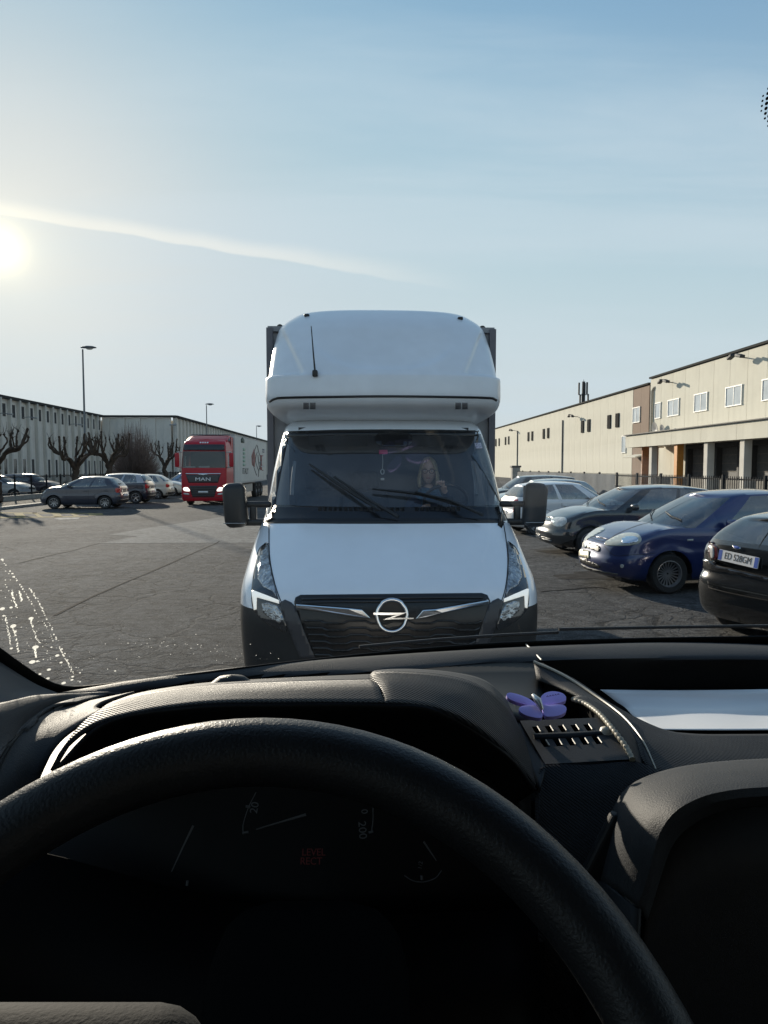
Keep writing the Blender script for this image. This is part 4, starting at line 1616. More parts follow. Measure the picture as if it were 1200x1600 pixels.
patch('fog_lamp', [(972 + 3 * math.cos(q), 884.5 + 3 * math.sin(q)) for q in np.linspace(0, 6.28, 12, endpoint=False)], b_, M_, CLEARLENS, punto, step=2, off=0.008, solid=0.008)
patch('side_repeater', [(1074, 842.5), (1083, 842), (1083, 845), (1074, 845.5)], b_, M_, CLEARLENS, punto, step=3, off=0.006, solid=0.006)
patch('bumper_seam', strip_poly(spline([(944, 853), (960, 868), (985, 867), (1010, 866), (1024, 864)], 16), 0.7), b_, M_, mat('shut_line', (0, 0, 0)), punto, step=4, off=0.002, solid=None)
patch('hood_seam', strip_poly(spline([(905, 838), (925, 841), (945, 846), (965, 834), (1000, 820), (1040, 812)], 20), 0.7), b_, M_, mat('shut_line', (0, 0, 0)), punto, step=4, off=0.002, solid=None)

b_, M_ = car_bvh(vw)
patch('headlight', [(861, 812), (866, 809), (876, 808), (884, 809.5), (886, 814), (883, 820), (874, 823.5), (865, 821)], b_, M_, CLEARLENS, vw, step=2.5, off=0.008, solid=0.014, n=28, mirror='y')
patch('grille', [(832, 832), (838, 833), (845, 836), (844.5, 843), (838, 842.5), (832, 839)], b_, M_, BLACK, vw, step=2.5, off=0.006, solid=0.01, n=20)
for k in range(3):
    patch('grille_bar', strip_poly([(832, 833.5 + 2.6 * k), (838, 835 + 2.6 * k), (844.5, 837.5 + 2.4 * k)], 1.0), b_, M_, CHROME, vw, step=2.5, off=0.012, solid=0.008)
patch('lower_intake', [(846, 838), (858, 841), (863, 843), (862, 848), (850, 846), (846, 843)], b_, M_, BLACK, vw, step=3, off=0.006, solid=0.01, n=20)
patch('intake_bar', strip_poly([(847, 841), (856, 843.5), (862, 845)], 0.8), b_, M_, STEEL, vw, step=3, off=0.011, solid=0.006)

b_, M_ = car_bvh(ford)
patch('tail_light', [(1108.5, 840), (1112, 846), (1118, 852), (1122, 858), (1121, 874), (1112, 872), (1108, 862)], b_, M_, mat('smoked_red_lens', (0.07, 0.006, 0.008), 0.12, coat=1.0, vary=0.3), ford, step=3, off=0.008, solid=0.014, n=30)
WRF = mat('pale_reflector', (0.5, 0.5, 0.5), 0.2, coat=1.0, vary=0.2)
patch('lamp_clear_band', [(1110, 855), (1116, 857), (1116, 871), (1112, 871)], b_, M_, WRF, ford, step=3, off=0.0125, solid=0.006, n=16)
patch('bumper_step', [(1100, 874), (1112, 877), (1120, 884), (1145, 890), (1200, 903), (1240, 912), (1240, 917), (1200, 908), (1140, 895), (1116, 893), (1099, 886)], b_, M_, paint('black_paint_gloss', (0.012, 0.012, 0.013), 0.0, 0.18, 0.02), ford, step=6, off=0.014, solid=0.02, n=50)
patch('hatch_seam', strip_poly(spline([(1109, 845), (1111, 876), (1122, 884), (1150, 890), (1200, 902), (1235, 910)], 40), 1.2), b_, M_, mat('shut_line', (0, 0, 0)), ford, step=5, off=0.003, solid=None)
patch('badge', [(1152 + 6 * math.cos(q), 856 + 3.0 * math.sin(q) + 1.2 * math.cos(q)) for q in np.linspace(0, 6.28, 20, endpoint=False)], b_, M_, CHROME, ford, step=3, off=0.014, solid=0.008)
patch('badge_field', [(1152 + 4.6 * math.cos(q), 856 + 2.0 * math.sin(q) + 0.95 * math.cos(q)) for q in np.linspace(0, 6.28, 20, endpoint=False)], b_, M_, PLATEBLUE, ford, step=3, off=0.017, solid=0.006)
# plate lettering: laid on the plate's plane
Mi = M_.inverted()


def hit_w(px, py, bv, off):
    o, d = cam_ray(px, py)
    h = bv.ray_cast(o, d)
    if h[0] is None:
        h = bv.find_nearest(o + d * 7)
    return h[0] + h[1] * (off if h[1].dot(d) < 0 else -off)


A, B, D = hit_w(1127, 859, b_, 0.03), hit_w(1188.5, 872, b_, 0.03), hit_w(1125.5, 874.5, b_, 0.03)
fr_ = frame((A + B) / 2 + (D - A) / 2, B - A, A - D)
wpl = (B - A).length
hpl = (D - A).length
q = MB()
q.add([Mi @ fr_ @ Vector(v) for v in ((-wpl / 2, -hpl / 2, -0.012), (wpl / 2, -hpl / 2, -0.012), (wpl / 2, hpl / 2, -0.012), (-wpl / 2, hpl / 2, -0.012),
                                      (-wpl / 2, -hpl / 2, 0), (wpl / 2, -hpl / 2, 0), (wpl / 2, hpl / 2, 0), (-wpl / 2, hpl / 2, 0))],
      [(0, 3, 2, 1), (4, 5, 6, 7), (0, 1, 5, 4), (1, 2, 6, 5), (2, 3, 7, 6), (3, 0, 4, 7)])
pl = q.build('number_plate', WHITEPLATE, ford)
print('PLATE', wpl, hpl)
text_mesh('plate_lettering', 'ED 528GM', hpl * 0.86, PLATEBLACK, pl, Mi @ fr_, 0.002, sx=wpl * 0.74 / (hpl * 0.86 * 4.9))
for sx in (-0.455, 0.455):
    q = MB()
    c_ = Mi @ fr_ @ Matrix.Translation((sx * wpl, 0, 0))
    q.add([c_ @ Vector(v) for v in ((-0.045 * wpl, -0.47 * hpl, 0.001), (0.045 * wpl, -0.47 * hpl, 0.001), (0.045 * wpl, 0.47 * hpl, 0.001), (-0.045 * wpl, 0.47 * hpl, 0.001))], [(0, 1, 2, 3)])
    q.build('plate_band', PLATEBLUE, pl)

# ================================================================== the white box van facing us
WHITEP = mat('white_van_paint', (0.81, 0.85, 0.89), 0.26, coat=0.9, vary=0.05, vscale=1.5, dust=0.05)
GELCOAT = mat('white_fairing_gelcoat', (0.79, 0.82, 0.85), 0.34, coat=0.3, vary=0.06, vscale=2.0, dust=0.12, dustcol=(0.42, 0.40, 0.38))
VANBLACK = mat('van_black_plastic', (0.017, 0.018, 0.019), 0.42, vary=0.3, bump=0.1, bscale=300)
VANGLASS = glass_mat('van_glass', (0.82, 0.85, 0.87), 0.075, film=0.06, filmcol=(0.45, 0.48, 0.52))  # bluish film paints the reflected sky onto the panes
FRIT = mat('black_frit', (0.006, 0.006, 0.007), 0.25, vary=0.1)
LAMPBLACK = mat('lamp_housing', (0.03, 0.031, 0.033), 0.12, coat=1.0, vary=0.4, vscale=20)
LAMPGREY = mat('lamp_reflector', (0.50, 0.51, 0.52), 0.12, metal=0.85, vary=0.6, vscale=22, bump=1.0, bscale=40)
LAMPWHITE = mat('running_light', (0.85, 0.86, 0.82), 0.3, emit=(1.0, 0.98, 0.9), estr=0.3, vary=0.05)

VY0 = 4.6
van = thing('box_van', 'white box van facing us with black grille, roof air deflector and long armed mirrors', 'van', (0.058, VY0, 0), R(2.0))
VM = ROOTM[van.name]
VI = Matrix.Identity(4)
zt = [.22, .32, .55, .85, 1.00, 1.06, 1.12, 1.25, 1.40, 1.47, 1.52, 1.9, 2.2, 2.26, 2.32]
dt = [.12, .03, .00, .00, .03, .07, .15, .38, .66, .80, .885, 1.27, 1.565, 1.64, 1.80]
wt = 1.055 * np.array([.90, .96, 1.0, 1.02, 1.02, 1.016, 1.01, .995, .972, .955, .945, .908, .862, .848, .80])
ct = [.50, .55, .60, .62, .62, .62, .62, .60, .56, .54, .52, .46, .42, .40, .36]
zs = np.unique(np.concatenate([np.linspace(.22, 1.0, 14), np.linspace(1.0, 1.14, 7), np.linspace(1.14, 1.47, 10), np.linspace(1.47, 1.52, 3), np.linspace(1.52, 2.2, 14), np.linspace(2.2, 2.32, 6)]).round(4))
NA, NB = 36, 26


def van_ring(z, ybk=2.22):
    d = float(interp_spline(zt, dt, z))
    w = float(interp_spline(zt, wt, z))
    c = float(interp_spline(zt, ct, z))
    n = 2.9
    a = np.linspace(0, math.pi / 2, NA + 1)
    y = d + c - c * np.cos(a) ** (2 / n)
    x = w * np.sin(a) ** (2 / n)
    ys = np.linspace(d + c, ybk, NB + 1)[1:]
    xs_ = w + 0.02 * np.clip((ys - d - c) / 1.0, 0, 1) * (1.6 - z > 0)
    return np.concatenate([x, xs_]), np.concatenate([y, ys])


G = np.zeros((len(zs), NA + NB + 1, 3))
for i, z in enumerate(zs):
    x, y = van_ring(z)
    G[i] = np.stack([x, y, np.full_like(x, z)], 1)
buckets = {k: MB() for k in ('cab', 'bumper', 'windscreen', 'scuttle_panel')}
side_w = {1: MB(), -1: MB()}
wf = 1.05       # front wheel centre (y), radius
wrad = 0.345
for sg in (1, -1):
    V = G.reshape(-1, 3) * np.array([sg, 1, 1])
    n_ = NA + NB + 1
    fs = {k: [] for k in ('cab', 'bumper', 'windscreen', 'scuttle_panel', 'side')}
    for i in range(len(zs) - 1):
        zc = (zs[i] + zs[i + 1]) / 2
        for j in range(n_ - 1):
            ids = [i * n_ + j, i * n_ + j + 1, (i + 1) * n_ + j + 1, (i + 1) * n_ + j]
            if sg < 0:
                ids = ids[::-1]
            yc = V[ids][:, 1].mean()
            if zc < 0.74 and math.hypot(yc - wf, zc - wrad) < 0.43 and j > NA - 6:
                continue
            if zc < 0.92 and yc < wf + 0.45:
                k = 'bumper'
            elif j < NA * 0.80 and 1.47 < zc < 1.52:
                k = 'scuttle_panel'
            elif j < NA * 0.80 and 1.52 < zc < 2.2:
                k = 'windscreen'
            elif NA + 3 <= j < NA + NB - 5 and 1.50 < zc < 2.12 and yc > wf + 0.25 + (zc - 1.5) * 0.55:
                k = 'side'
            else:
                k = 'cab'
            fs[k].append(ids)
    for k in fs:
        (side_w[sg] if k == 'side' else buckets[k]).add(V, fs[k])
cab_o = buckets['cab'].build('cab', WHITEP, van, smooth=32, weld=0.0008)
bump_o = buckets['bumper'].build('bumper', VANBLACK, van, smooth=32, weld=0.0008)
ws_o = buckets['windscreen'].build('windscreen', VANGLASS, van, smooth=40, weld=0.0008)
sc_o = buckets['scuttle_panel'].build('scuttle_panel', VANBLACK, van, smooth=40, weld=0.0008)
for sg in (1, -1):
    side_w[sg].build('side_window', VANGLASS, van, smooth=40, weld=0.0008)
vb = bvh_of([cab_o, bump_o, ws_o, sc_o], VM)


def vpatch(name, poly, material, parent=van, **k):
    return patch(name, poly, vb, VM, material, parent, **k)


def vhit(px, py, off=0.0, bv=None):
    o, d = cam_ray(px, py)
    h = (bv or vb).ray_cast(o, d)
    if h[0] is None:
        h = (bv or vb).find_nearest(o + d * 5.6)
    nrm = h[1] if h[1].dot(d) < 0 else -h[1]
    return VM.inverted() @ (h[0] + nrm * off)


# grille with slats, chrome wings, ring badge with a lightning bolt
gr = vpatch('grille', [(460, 941), (462, 934), (470, 930), (612, 928.5), (752, 927), (761, 930), (765, 938), (768, 950), (752, 990), (735, 1030), (492, 1030), (476, 990), (462, 950)], mat('grille_black', (0.012, 0.012, 0.013), 0.25, vary=0.3, vscale=8), step=7, off=0.006, solid=0.012)
SLAT = mat('grille_slat', (0.02, 0.021, 0.022), 0.2, vary=0.2)
for k in range(6):
    yy = 972 + 10.5 * k
    xl, xr_ = 476 + 3.2 * k, 752 - 3.4 * k
    xs_ = np.linspace(xl, xr_, 33)
    ln = [(q, yy + (1.9 if (i // 4) % 2 else -1.9)) for i, q in enumerate(xs_)]
    vpatch('slat', strip_poly(ln, 3.2), SLAT, gr, step=8, off=0.018, solid=0.014)
for yy in (936, 941):
    vpatch('slat', strip_poly([(472, yy + 1), (540, yy), (612, yy), (690, yy - 1), (754, yy - 1)], 2.2), SLAT, gr, step=8, off=0.018, solid=0.014)


def on_plane(px, py, yl):
    """local point where the pixel's line of sight meets the van's plane y = yl"""
    o, d = cam_ray(px, py)
    Mi_ = VM.inverted()
    lo, ld = Mi_ @ o, Mi_.to_3x3() @ d
    return lo + ld * ((yl - lo.y) / ld.y)


for wing in ([(462, 944.5), (500, 946.5), (545, 949.5), (566, 951.5), (580, 965), (556, 963), (520, 957), (462, 950)],
             [(648, 966), (660, 952), (680, 951), (720, 944.5), (764, 938), (764.5, 943.5), (722, 950.5), (690, 957), (664, 963.5)]):
    w2 = [on_plane(*q, 0.0) for q in wing]
    m = MB()
    m.prism([(q.x, q.z) for q in w2], 0.0, 1.0, lambda u, v, w: (u, -0.035 + 0.085 * u * u + 0.05 * w, v))
    m.build('chrome_wing', CHROME, gr, bevel=0.005)
ring_c = (612, 962)
m = MB()
path = [vhit(ring_c[0] + 23.3 * math.cos(q), ring_c[1] + 23.3 * math.sin(q), 0.04) for q in np.linspace(0, 2 * math.pi, 49)]
ym = sum(p.y for p in path) / len(path)
path = [Vector((p.x, ym - (p.z - path[0].z) * -0.12, p.z)) for p in path]
m.tube(path, 0.0125, 10, caps=False)
ring_o = m.build('ring_badge', CHROME, gr, smooth=60, weld=0.0005)
m = MB()
zz0 = []
for px, py in ((583.5, 957.3), (634, 957.3), (613, 964.6), (645, 964.6), (645, 966.6), (598, 967.6), (618.5, 960.2), (583.5, 959.6)):
    p = vhit(px, py, 0.04)
    zz0.append((p.x, p.z))
m.prism(zz0, ym - 0.016, ym + 0.004, lambda u, v, w: (u, w, v))
m.build('lightning_bolt', CHROME, ring_o)
m = MB()
c0 = vhit(*ring_c)
rr0 = abs(path[0].x - c0.x)
m.lathe([(0.01, 0.02), (rr0 * 0.97, 0.02), (rr0 * 0.97, 0.06)], 32, lambda a, b, h: (c0.x + a, ym + h, c0.z + b))
m.build('badge_back', VANBLACK, ring_o, smooth=40)
# dark trims between grille and lamps
for mir in (0, 1):
    pl_ = [(462, 951), (475, 990), (494, 1030), (470, 1030), (452, 990), (441, 960), (436, 940), (440, 936), (452, 938)]
DARKG = mat('dark_grey_trim', (0.05, 0.05, 0.055), 0.35, vary=0.2)
vpatch('lamp_side_trim', [(462, 948), (477, 990), (494, 1030), (470, 1030), (452, 985), (441, 956), (438, 942), (446, 937), (455, 941)], DARKG, step=6, off=0.008, solid=0.012, mirror='x')
# headlamps
hd = vpatch('headlight', [(418, 847.5), (411, 853), (404, 866), (398, 890), (394, 918), (394.5, 945), (400, 958), (412, 970), (428, 980), (447, 987), (447, 972), (441, 952), (435, 935), (428, 910), (422.5, 882), (420.5, 858)], LAMPBLACK, step=4, off=0.006, solid=0.012, n=60, mirror='x')
for k, h_ in enumerate(hd):
    mm = dict(step=3.5, solid=0.005)
    for nm, pl_, mt_, of in (('reflector', [(417, 852), (410, 860), (404, 885), (403, 905), (412, 918), (427, 925), (433, 934), (430, 920), (424, 893), (420, 868)], LAMPGREY, 0.009),
                             ('lower_reflector', [(410, 943), (420, 941.5), (434, 947), (440, 956), (444, 968), (438, 974), (424, 967), (412, 957)], LAMPGREY, 0.009),
                             ('running_light', [(394.5, 923.5), (398, 923.5), (436.5, 938), (437, 943.5), (402.5, 934), (402.3, 952), (398.6, 953.3)], LAMPWHITE, 0.012)):
        if k == 0:
            r_ = patch(nm, pl_, vb, VM, mt_, h_, off=of, mirror='x', **mm)
            r_[1].parent = hd[1]
# shut lines
SEAMV = mat('van_shut_line', (0.02, 0.021, 0.023), 0.7, vary=0.2)
vpatch('hood_seam', strip_poly(spline([(420.5, 820), (420.5, 845), (422, 875), (428, 906), (436, 932), (444, 947), (456, 951)], 30), 1.5), SEAMV, step=5, off=0.002, solid=None, mirror='x')
vpatch('cowl_seam', strip_poly([(412, 817.5), (500, 817.2), (606, 817), (700, 816.8), (794, 816.5)], 1.6), SEAMV, step=8, off=0.002, solid=None)
vpatch('lamp_seam', strip_poly(spline([(420, 849.5), (413, 851), (406, 857), (401, 868)], 12), 1.0), SEAMV, step=4, off=0.003, solid=None, mirror='x')
# windscreen border, sticker
fb = [([(447, 674), (530, 671.5), (606, 671), (690, 671.5), (757, 673), (756, 682), (690, 679.5), (606, 679), (530, 679.5), (449, 683)]),
      ([(443, 676), (451, 683), (441, 730), (433, 770), (430, 797), (412, 817), (412, 810), (424, 770), (434, 720)]),
      ([(761, 675), (754, 682), (768, 725), (779, 765), (785, 797), (795, 817), (795, 808), (787, 770), (774, 715)]),
      ([(412, 817), (430, 789), (500, 791.5), (606, 793), (700, 792), (784, 789), (795, 816)])]
wsb_ = bvh_of([ws_o, sc_o, cab_o], VM)
for pl_ in fb:
    patch('frit_border', pl_, wsb_, VM, FRIT, ws_o, step=8, off=0.002, solid=0.003)
patch('sensor_patch', [(590, 678), (640, 678), (638, 696), (592, 696)], wsb_, VM, FRIT, ws_o, step=8, off=0.0035, solid=0.003, n=24)
patch('sticker', [(741, 692.5), (751, 692), (753.5, 701), (743.5, 701.5)], wsb_, VM, mat('sticker_white', (0.6, 0.6, 0.66), 0.5, vary=0.6, vscale=80, vary2=(0.1, 0.08, 0.2)), ws_o, step=3, off=0.004, solid=0.002)
# wipers
def wiper(tip, mid, base, armtop):
    m = MB()
    path = [vhit(*q, 0.035) for q in spline([tip, mid, base], 9)]
    m.tube(path, [0.008, 0.010, 0.012, 0.0135, 0.014, 0.0135, 0.012, 0.010, 0.008], 6)
    w_ = m.build('wiper', VANBLACK, van, smooth=40)
    m = MB()
    m.tube([vhit(*q, 0.055) for q in armtop], [0.009, 0.011, 0.015], 6)
    m.build('wiper_arm', VANBLACK, w_, smooth=40)


wiper((485, 730), (540, 768), (594, 803), [(523, 752), (575, 788), (622, 817)])
wiper((582, 768.5), (655, 777), (715, 795), [(648, 776), (700, 789), (752, 814)])
# mirrors on long arms
for sg in (1, -1):
    yb = 1.16
    xc = sg * 1.215
    m = MB()
    m.rbox((xc, yb, 1.595), (0.185, 0.17, 0.36), 0.06, Matrix.Rotation(sg * R(4), 3, 'Y'), seg=4)
    mi = m.build('wing_mirror', VANBLACK, van, smooth=50)
    m = MB()
    m.rbox((sg * 1.06, yb + 0.02, 1.60), (0.26, 0.055, 0.05), 0.02)
    m.rbox((sg * 1.05, yb + 0.02, 1.455), (0.28, 0.06, 0.055), 0.02)
    m.rbox((sg * 1.075, yb + 0.021, 1.53), (0.055, 0.05, 0.15), 0.015)
    m.build('mirror_arm', VANBLACK, mi, smooth=50)
    m = MB()
    m.rbox((xc - sg * 0.003, yb - 0.086, 1.455), (0.17, 0.006, 0.006), 0.002)
    m.rbox((xc, yb + 0.088, 1.60), (0.15, 0.004, 0.30), 0.002)
    m.build('mirror_glass', mat('mirror_glass', (0.5, 0.52, 0.53), 0.05, metal=0.9, vary=0.1), mi)
# ------------------------------------------------------------------ roof air deflector
ft = [2.27, 2.33, 2.385, 2.435, 2.51, 2.665, 2.70, 2.77, 3.01, 3.215, 3.33, 3.385, 3.41]
fd = 0.11 + np.array([1.95, 1.62, 1.38, 1.29, 1.255, 1.27, 1.30, 1.36, 1.60, 1.82, 2.00, 2.12, 2.28])
fw = 1.045 * np.array([.80, .90, .965, .99, 1.0, 1.0, .992, .99, .982, .932, .85, .785, .70])
fz = np.unique(np.concatenate([np.linspace(2.27, 2.5, 12), np.linspace(2.5, 2.645, 6), np.linspace(2.645, 2.70, 6), np.linspace(2.70, 3.2, 34), np.linspace(3.2, 3.41, 14)]).round(4))
NAF, NBF = 60, 10
G = np.zeros((len(fz), NAF + NBF + 1, 3))
for i, z in enumerate(fz):
    d = float(interp_spline(ft, fd, z))
    w = float(interp_spline(ft, fw, z))
    c = 0.50
    n = 3.0
    a = np.linspace(0, math.pi / 2, NAF + 1)
    y = d + c - c * np.cos(a) ** (2 / n)
    x = w * np.sin(a) ** (2 / n)
    ys = np.linspace(d + c, 2.95, NBF + 1)[1:]
    x, y = np.concatenate([x, np.full(NBF, w)]), np.concatenate([y, ys])
    # scoops at the corners and a shallow smile across the front
    if 2.66 < z < 3.22:
        lim = np.interp(z, [2.68, 2.74, 3.18], [0.69, 0.71, 0.93])
        f = 1 / (1 + np.exp(-(x - lim) / 0.008)) * np.clip((z - 2.68) / 0.02, 0, 1) * np.clip((3.2 - z) / 0.12, 0, 1)
        y = y + 0.07 * f
        x = x - 0.006 * f
    if 2.68 < z < 3.3:
        arc = 2.735 + 0.15 * (np.abs(x) / 0.53) ** 3.2
        f = 1 / (1 + np.exp(-np.clip((z - arc) / 0.008, -40, 40)))
        y = y + 0.028 * f * np.clip((0.62 - np.abs(x)) / 0.1, 0, 1) * np.clip((3.15 - z) / 0.3, 0, 1)
    G[i] = np.stack([x, y, np.full_like(x, z)], 1)
m = MB()
for sg in (1, -1):
    H_ = G * np.array([sg, 1, 1])
    m.grid(H_ if sg > 0 else H_[:, ::-1])
top = G[-1]
m.grid([[(x * c, y, z + 0.01 * (1 - c * c)) for c in np.linspace(1, -1, 9)] for x, y, z in top])
bot = G[0]
m.grid([[(x * c, y, z) for c in np.linspace(1, -1, 9)] for x, y, z in bot])
fair = m.build('air_deflector', GELCOAT, van, smooth=40, weld=0.0008)
fbv = bvh_of([fair], VM)
patch('joint_strip', strip_poly(spline([(421, 628), (426, 624.5), (440, 621.5), (520, 620), (600, 619.2), (690, 620), (765, 622), (776, 626)], 50), 3.6), fbv, VM, VANBLACK, fair, step=6, off=0.004, solid=0.012)
GREYV = mat('grey_vent', (0.22, 0.22, 0.23), 0.6, vary=0.3, vscale=40)
for x0 in (474, 484.5, 711.5, 722):
    patch('vent', [(x0, 629), (x0 + 8.6, 629), (x0 + 8.6, 639), (x0, 639)], fbv, VM, GREYV, fair, step=4, off=0.003, solid=0.006)
# aerial
m = MB()
b0 = vhit(492.5, 584, 0.0, fbv)
m.rbox(b0 + Vector((0, -0.02, 0)), (0.045, 0.06, 0.055), 0.012)
ant = m.build('aerial_base', VANBLACK, fair, smooth=40)
MB().tube([b0 + Vector((0, -0.03, 0.02)), b0 + Vector((-0.012, -0.03, 0.16)), b0 + Vector((-0.03, -0.01, 0.39))], [0.009, 0.007, 0.004], 6).build('whip', VANBLACK, ant)
for px in (479, 721):
    m = MB()
    q = VM.inverted() @ fbv.find_nearest(P(px, 491, 6.75))[0]
    m.rbox(q, (0.05, 0.07, 0.03), 0.012)
    m.build('marker_light', VANBLACK, fair, smooth=40)
# ------------------------------------------------------------------ box body
CURT = mat('grey_curtain', (0.20, 0.19, 0.21), 0.7, vary=0.2, vscale=1.5, streak=0.2)
BOXW = mat('box_grey_panel', (0.42, 0.42, 0.43), 0.6, vary=0.15)
m = MB()
m.box((0, 4.45, 2.08), (2.12, 4.25, 2.24))
m.build('cargo_box', BOXW, van, bevel=0.02)
for sg in (1, -1):
    Gc = [[(sg * (1.069 + 0.010 * math.sin(y * 9)), y, z) for z in np.linspace(1.02, 3.18, 5)] for y in np.linspace(2.36, 6.5, 60)]
    MB().grid(Gc).build('curtain', CURT, van, smooth=60)
    MB().box((sg * 1.065, 2.30, 2.08), (0.06, 0.09, 2.28)).build('corner_post', mat('box_post_grey', (0.14, 0.135, 0.15), 0.5, vary=0.2), van)
    m = MB()
    m.lathe([(0.002, -0.02), (0.03, -0.02), (0.035, 0.02), (0.002, 0.03)], 10, lambda a, b, h: (sg * 0.97 + a, 2.31 + h, 3.23 + b))
    m.build('box_marker', VANBLACK, van)
m = MB()
m.box((0, 4.45, 3.215), (2.17, 4.33, 0.05))
m.box((0, 4.45, 0.93), (2.15, 4.3, 0.10))
m.build('box_rail', mat('box_rail', (0.28, 0.28, 0.29), 0.5, vary=0.2), van)
m = MB()
m.box((0.36, 3.6, 0.66), (0.09, 5.6, 0.18))
m.box((-0.36, 3.6, 0.66), (0.09, 5.6, 0.18))
m.box((0, 1.3, 0.42), (1.3, 1.9, 0.2))
m.build('chassis', BLACK, van)


def van_wheel(x, y, sg):
    m = MB()
    r, h = wrad, 0.105
    m.lathe([(r * .62, -h), (r * .9, -h), (r, -h * .6), (r, h * .6), (r * .9, h), (r * .62, h), (r * .6, h * .5)], 30, lambda a, b, q: (x + sg * q, y + a, r + b))
    t = m.build('wheel', RUBBER, van, smooth=50)
    m = MB()
    m.lathe([(.01, h * .5), (r * .25, h * .5), (r * .3, h * .2), (r * .55, h * .1), (r * .63, h * .9)], 24, lambda a, b, q: (x + sg * q, y + a, r + b))
    m.build('rim', ALLOY, t, smooth=40)


for sg in (1, -1):
    van_wheel(sg * 0.88, wf, sg)
    van_wheel(sg * 0.93, 4.75, sg)
    van_wheel(sg * 0.70, 4.75, sg)
# ------------------------------------------------------------------ cabin
VTRIM = mat('van_cabin_trim', (0.045, 0.047, 0.052), 0.75, vary=0.25)
VSEAT = mat('van_seat_fabric', (0.055, 0.057, 0.064), 0.9, vary=0.35, vscale=30)
m = MB()
Gd = [[(x, y, z) for x in np.linspace(-0.80, 0.80, 12)] for y, z in ((1.30, 1.545), (1.36, 1.52), (1.52, 1.50), (1.60, 1.44), (1.62, 1.20), (1.60, 0.9))]
m.grid(Gd)
m.build('dashboard', VTRIM, van, smooth=60, solid=0.02)
m = MB()
m.box((0, 2.19, 1.36), (1.76, 0.04, 1.8))
m.build('bulkhead', mat('van_bulkhead', (0.10, 0.104, 0.115), 0.8, vary=0.3, vscale=2), van)
m = MB()
m.box((0, 1.95, 2.235), (1.5, 0.5, 0.03))
m.box((0, 1.4, 0.62), (1.7, 1.6, 0.05))
m.build('headliner_and_floor', VTRIM, van)
for sg in (1, -1):
    m = MB()
    m.rbox((sg * 0.40, 1.66, 2.135), (0.52, 0.16, 0.02), 0.008, Matrix.Rotation(R(-35), 3, 'X'))
    m.build('sun_visor', VTRIM, van)
    m = MB()
    m.box((sg * 0.90, 1.72, 1.08), (0.06, 0.95, 0.82))
    m.build('door_card', VTRIM, van)
    m = MB()      # pale grab handle on the pillar
    m.tube([(sg * 0.80, 1.55, 1.66), (sg * 0.795, 1.60, 1.80), (sg * 0.785, 1.68, 1.95)], 0.016, 6)
    m.build('grab_handle', mat('pale_grab_handle', (0.28, 0.29, 0.30), 0.6, vary=0.2), van, smooth=50)
for xs_ in (-0.60, -0.16, 0.44):
    m = MB()
    m.rbox((xs_, 1.80, 1.02), (0.43, 0.46, 0.16), 0.06)
    m.rbox((xs_, 2.06, 1.36), (0.43, 0.13, 0.66), 0.06, Matrix.Rotation(R(-8), 3, 'X'))
    m.rbox((xs_, 2.10, 1.78), (0.25, 0.09, 0.17), 0.045)
    m.tube([(xs_, 2.10, 1.62), (xs_, 2.10, 1.72)], 0.04, 6)
    m.rbox((xs_, 1.82, 0.80), (0.36, 0.38, 0.32), 0.03)
    m.build('seat', VSEAT, van, smooth=50)
# steering wheel in front of the driver (to the right in the picture)
SWC = Vector((0.54, 1.63, 1.60))
swn = Vector((0, -0.78, -0.62)).normalized()
su, sv = Vector((1, 0, 0)), Vector((0, -0.62, 0.78)).normalized()
m = MB()
m.tube([SWC + su * (0.19 * math.cos(q)) + sv * (0.19 * math.sin(q)) for q in np.linspace(0, 2 * math.pi, 33)], 0.015, 8, caps=False)
swo = m.build('steering_wheel', mat('van_wheel_rim', (0.03, 0.03, 0.032), 0.35, vary=0.2), van, smooth=60, weld=0.0005)
m = MB()
m.rbox(SWC + swn * 0.02, (0.14, 0.05, 0.13), 0.02, Matrix.Rotation(R(38), 3, 'X'))
m.tube([SWC - su * 0.18, SWC + swn * 0.01, SWC + su * 0.18], 0.018, 6)
m.build('hub', TRIMDARK, swo)
m = MB()
m.tube([SWC + swn * 0.02, SWC + Vector((0, -0.25, -0.25))], 0.04, 8)
m.build('steering_column', TRIMDARK, van)
# papers lying on the dashboard, a pink tag and a charm hanging from the mirror mount
tg = MB().rbox((0, 0, 0), (0.075, 0.006, 0.038), 0.003).build('pink_tag', mat('pink_plastic', (0.75, 0.03, 0.20), 0.5, vary=0.1))
tg.location = VM @ Vector((-0.005, 1.70, 2.035))
tag(tg, 'small pink tag at the top centre of the white van windscreen', 'tag')
ch = thing('hanging_charm', 'small pale charm hanging on a cord below the pink tag in the van', 'charm', VM @ Vector((-0.012, 1.72, 1.83)))
MB().tube([(0, 0, 0.19), (0.004, 0, 0.12), (0, 0, 0.05)], 0.0035, 5).build('cord', mat('pale_cord', (0.5, 0.48, 0.45), 0.8, vary=0.1), ch)
m = MB()
m.tube([(0.015 * math.cos(q), 0, 0.03 + 0.022 * math.sin(q)) for q in np.linspace(0, 2 * math.pi, 21)], 0.005, 6, caps=False)
m.rbox((0, 0, -0.035), (0.032, 0.012, 0.02), 0.004)
m.build('pendant', mat('pale_metal_charm', (0.55, 0.54, 0.52), 0.35, metal=0.6, vary=0.1), ch, smooth=50)
hand = MB()
hand.rbox((0, 0, 0), (0.21, 0.15, 0.006), 0.002, Matrix.Rotation(R(12), 3, 'X'))
pp_ = hand.build('paper_slip', mat('white_paper_slip', (0.5, 0.5, 0.48), 0.8, vary=0.2))
pp_.location = VM @ Vector((-0.60, 1.42, 1.545))
tag(pp_, 'pale paper slip lying on the passenger side of the white van dashboard', 'paper')

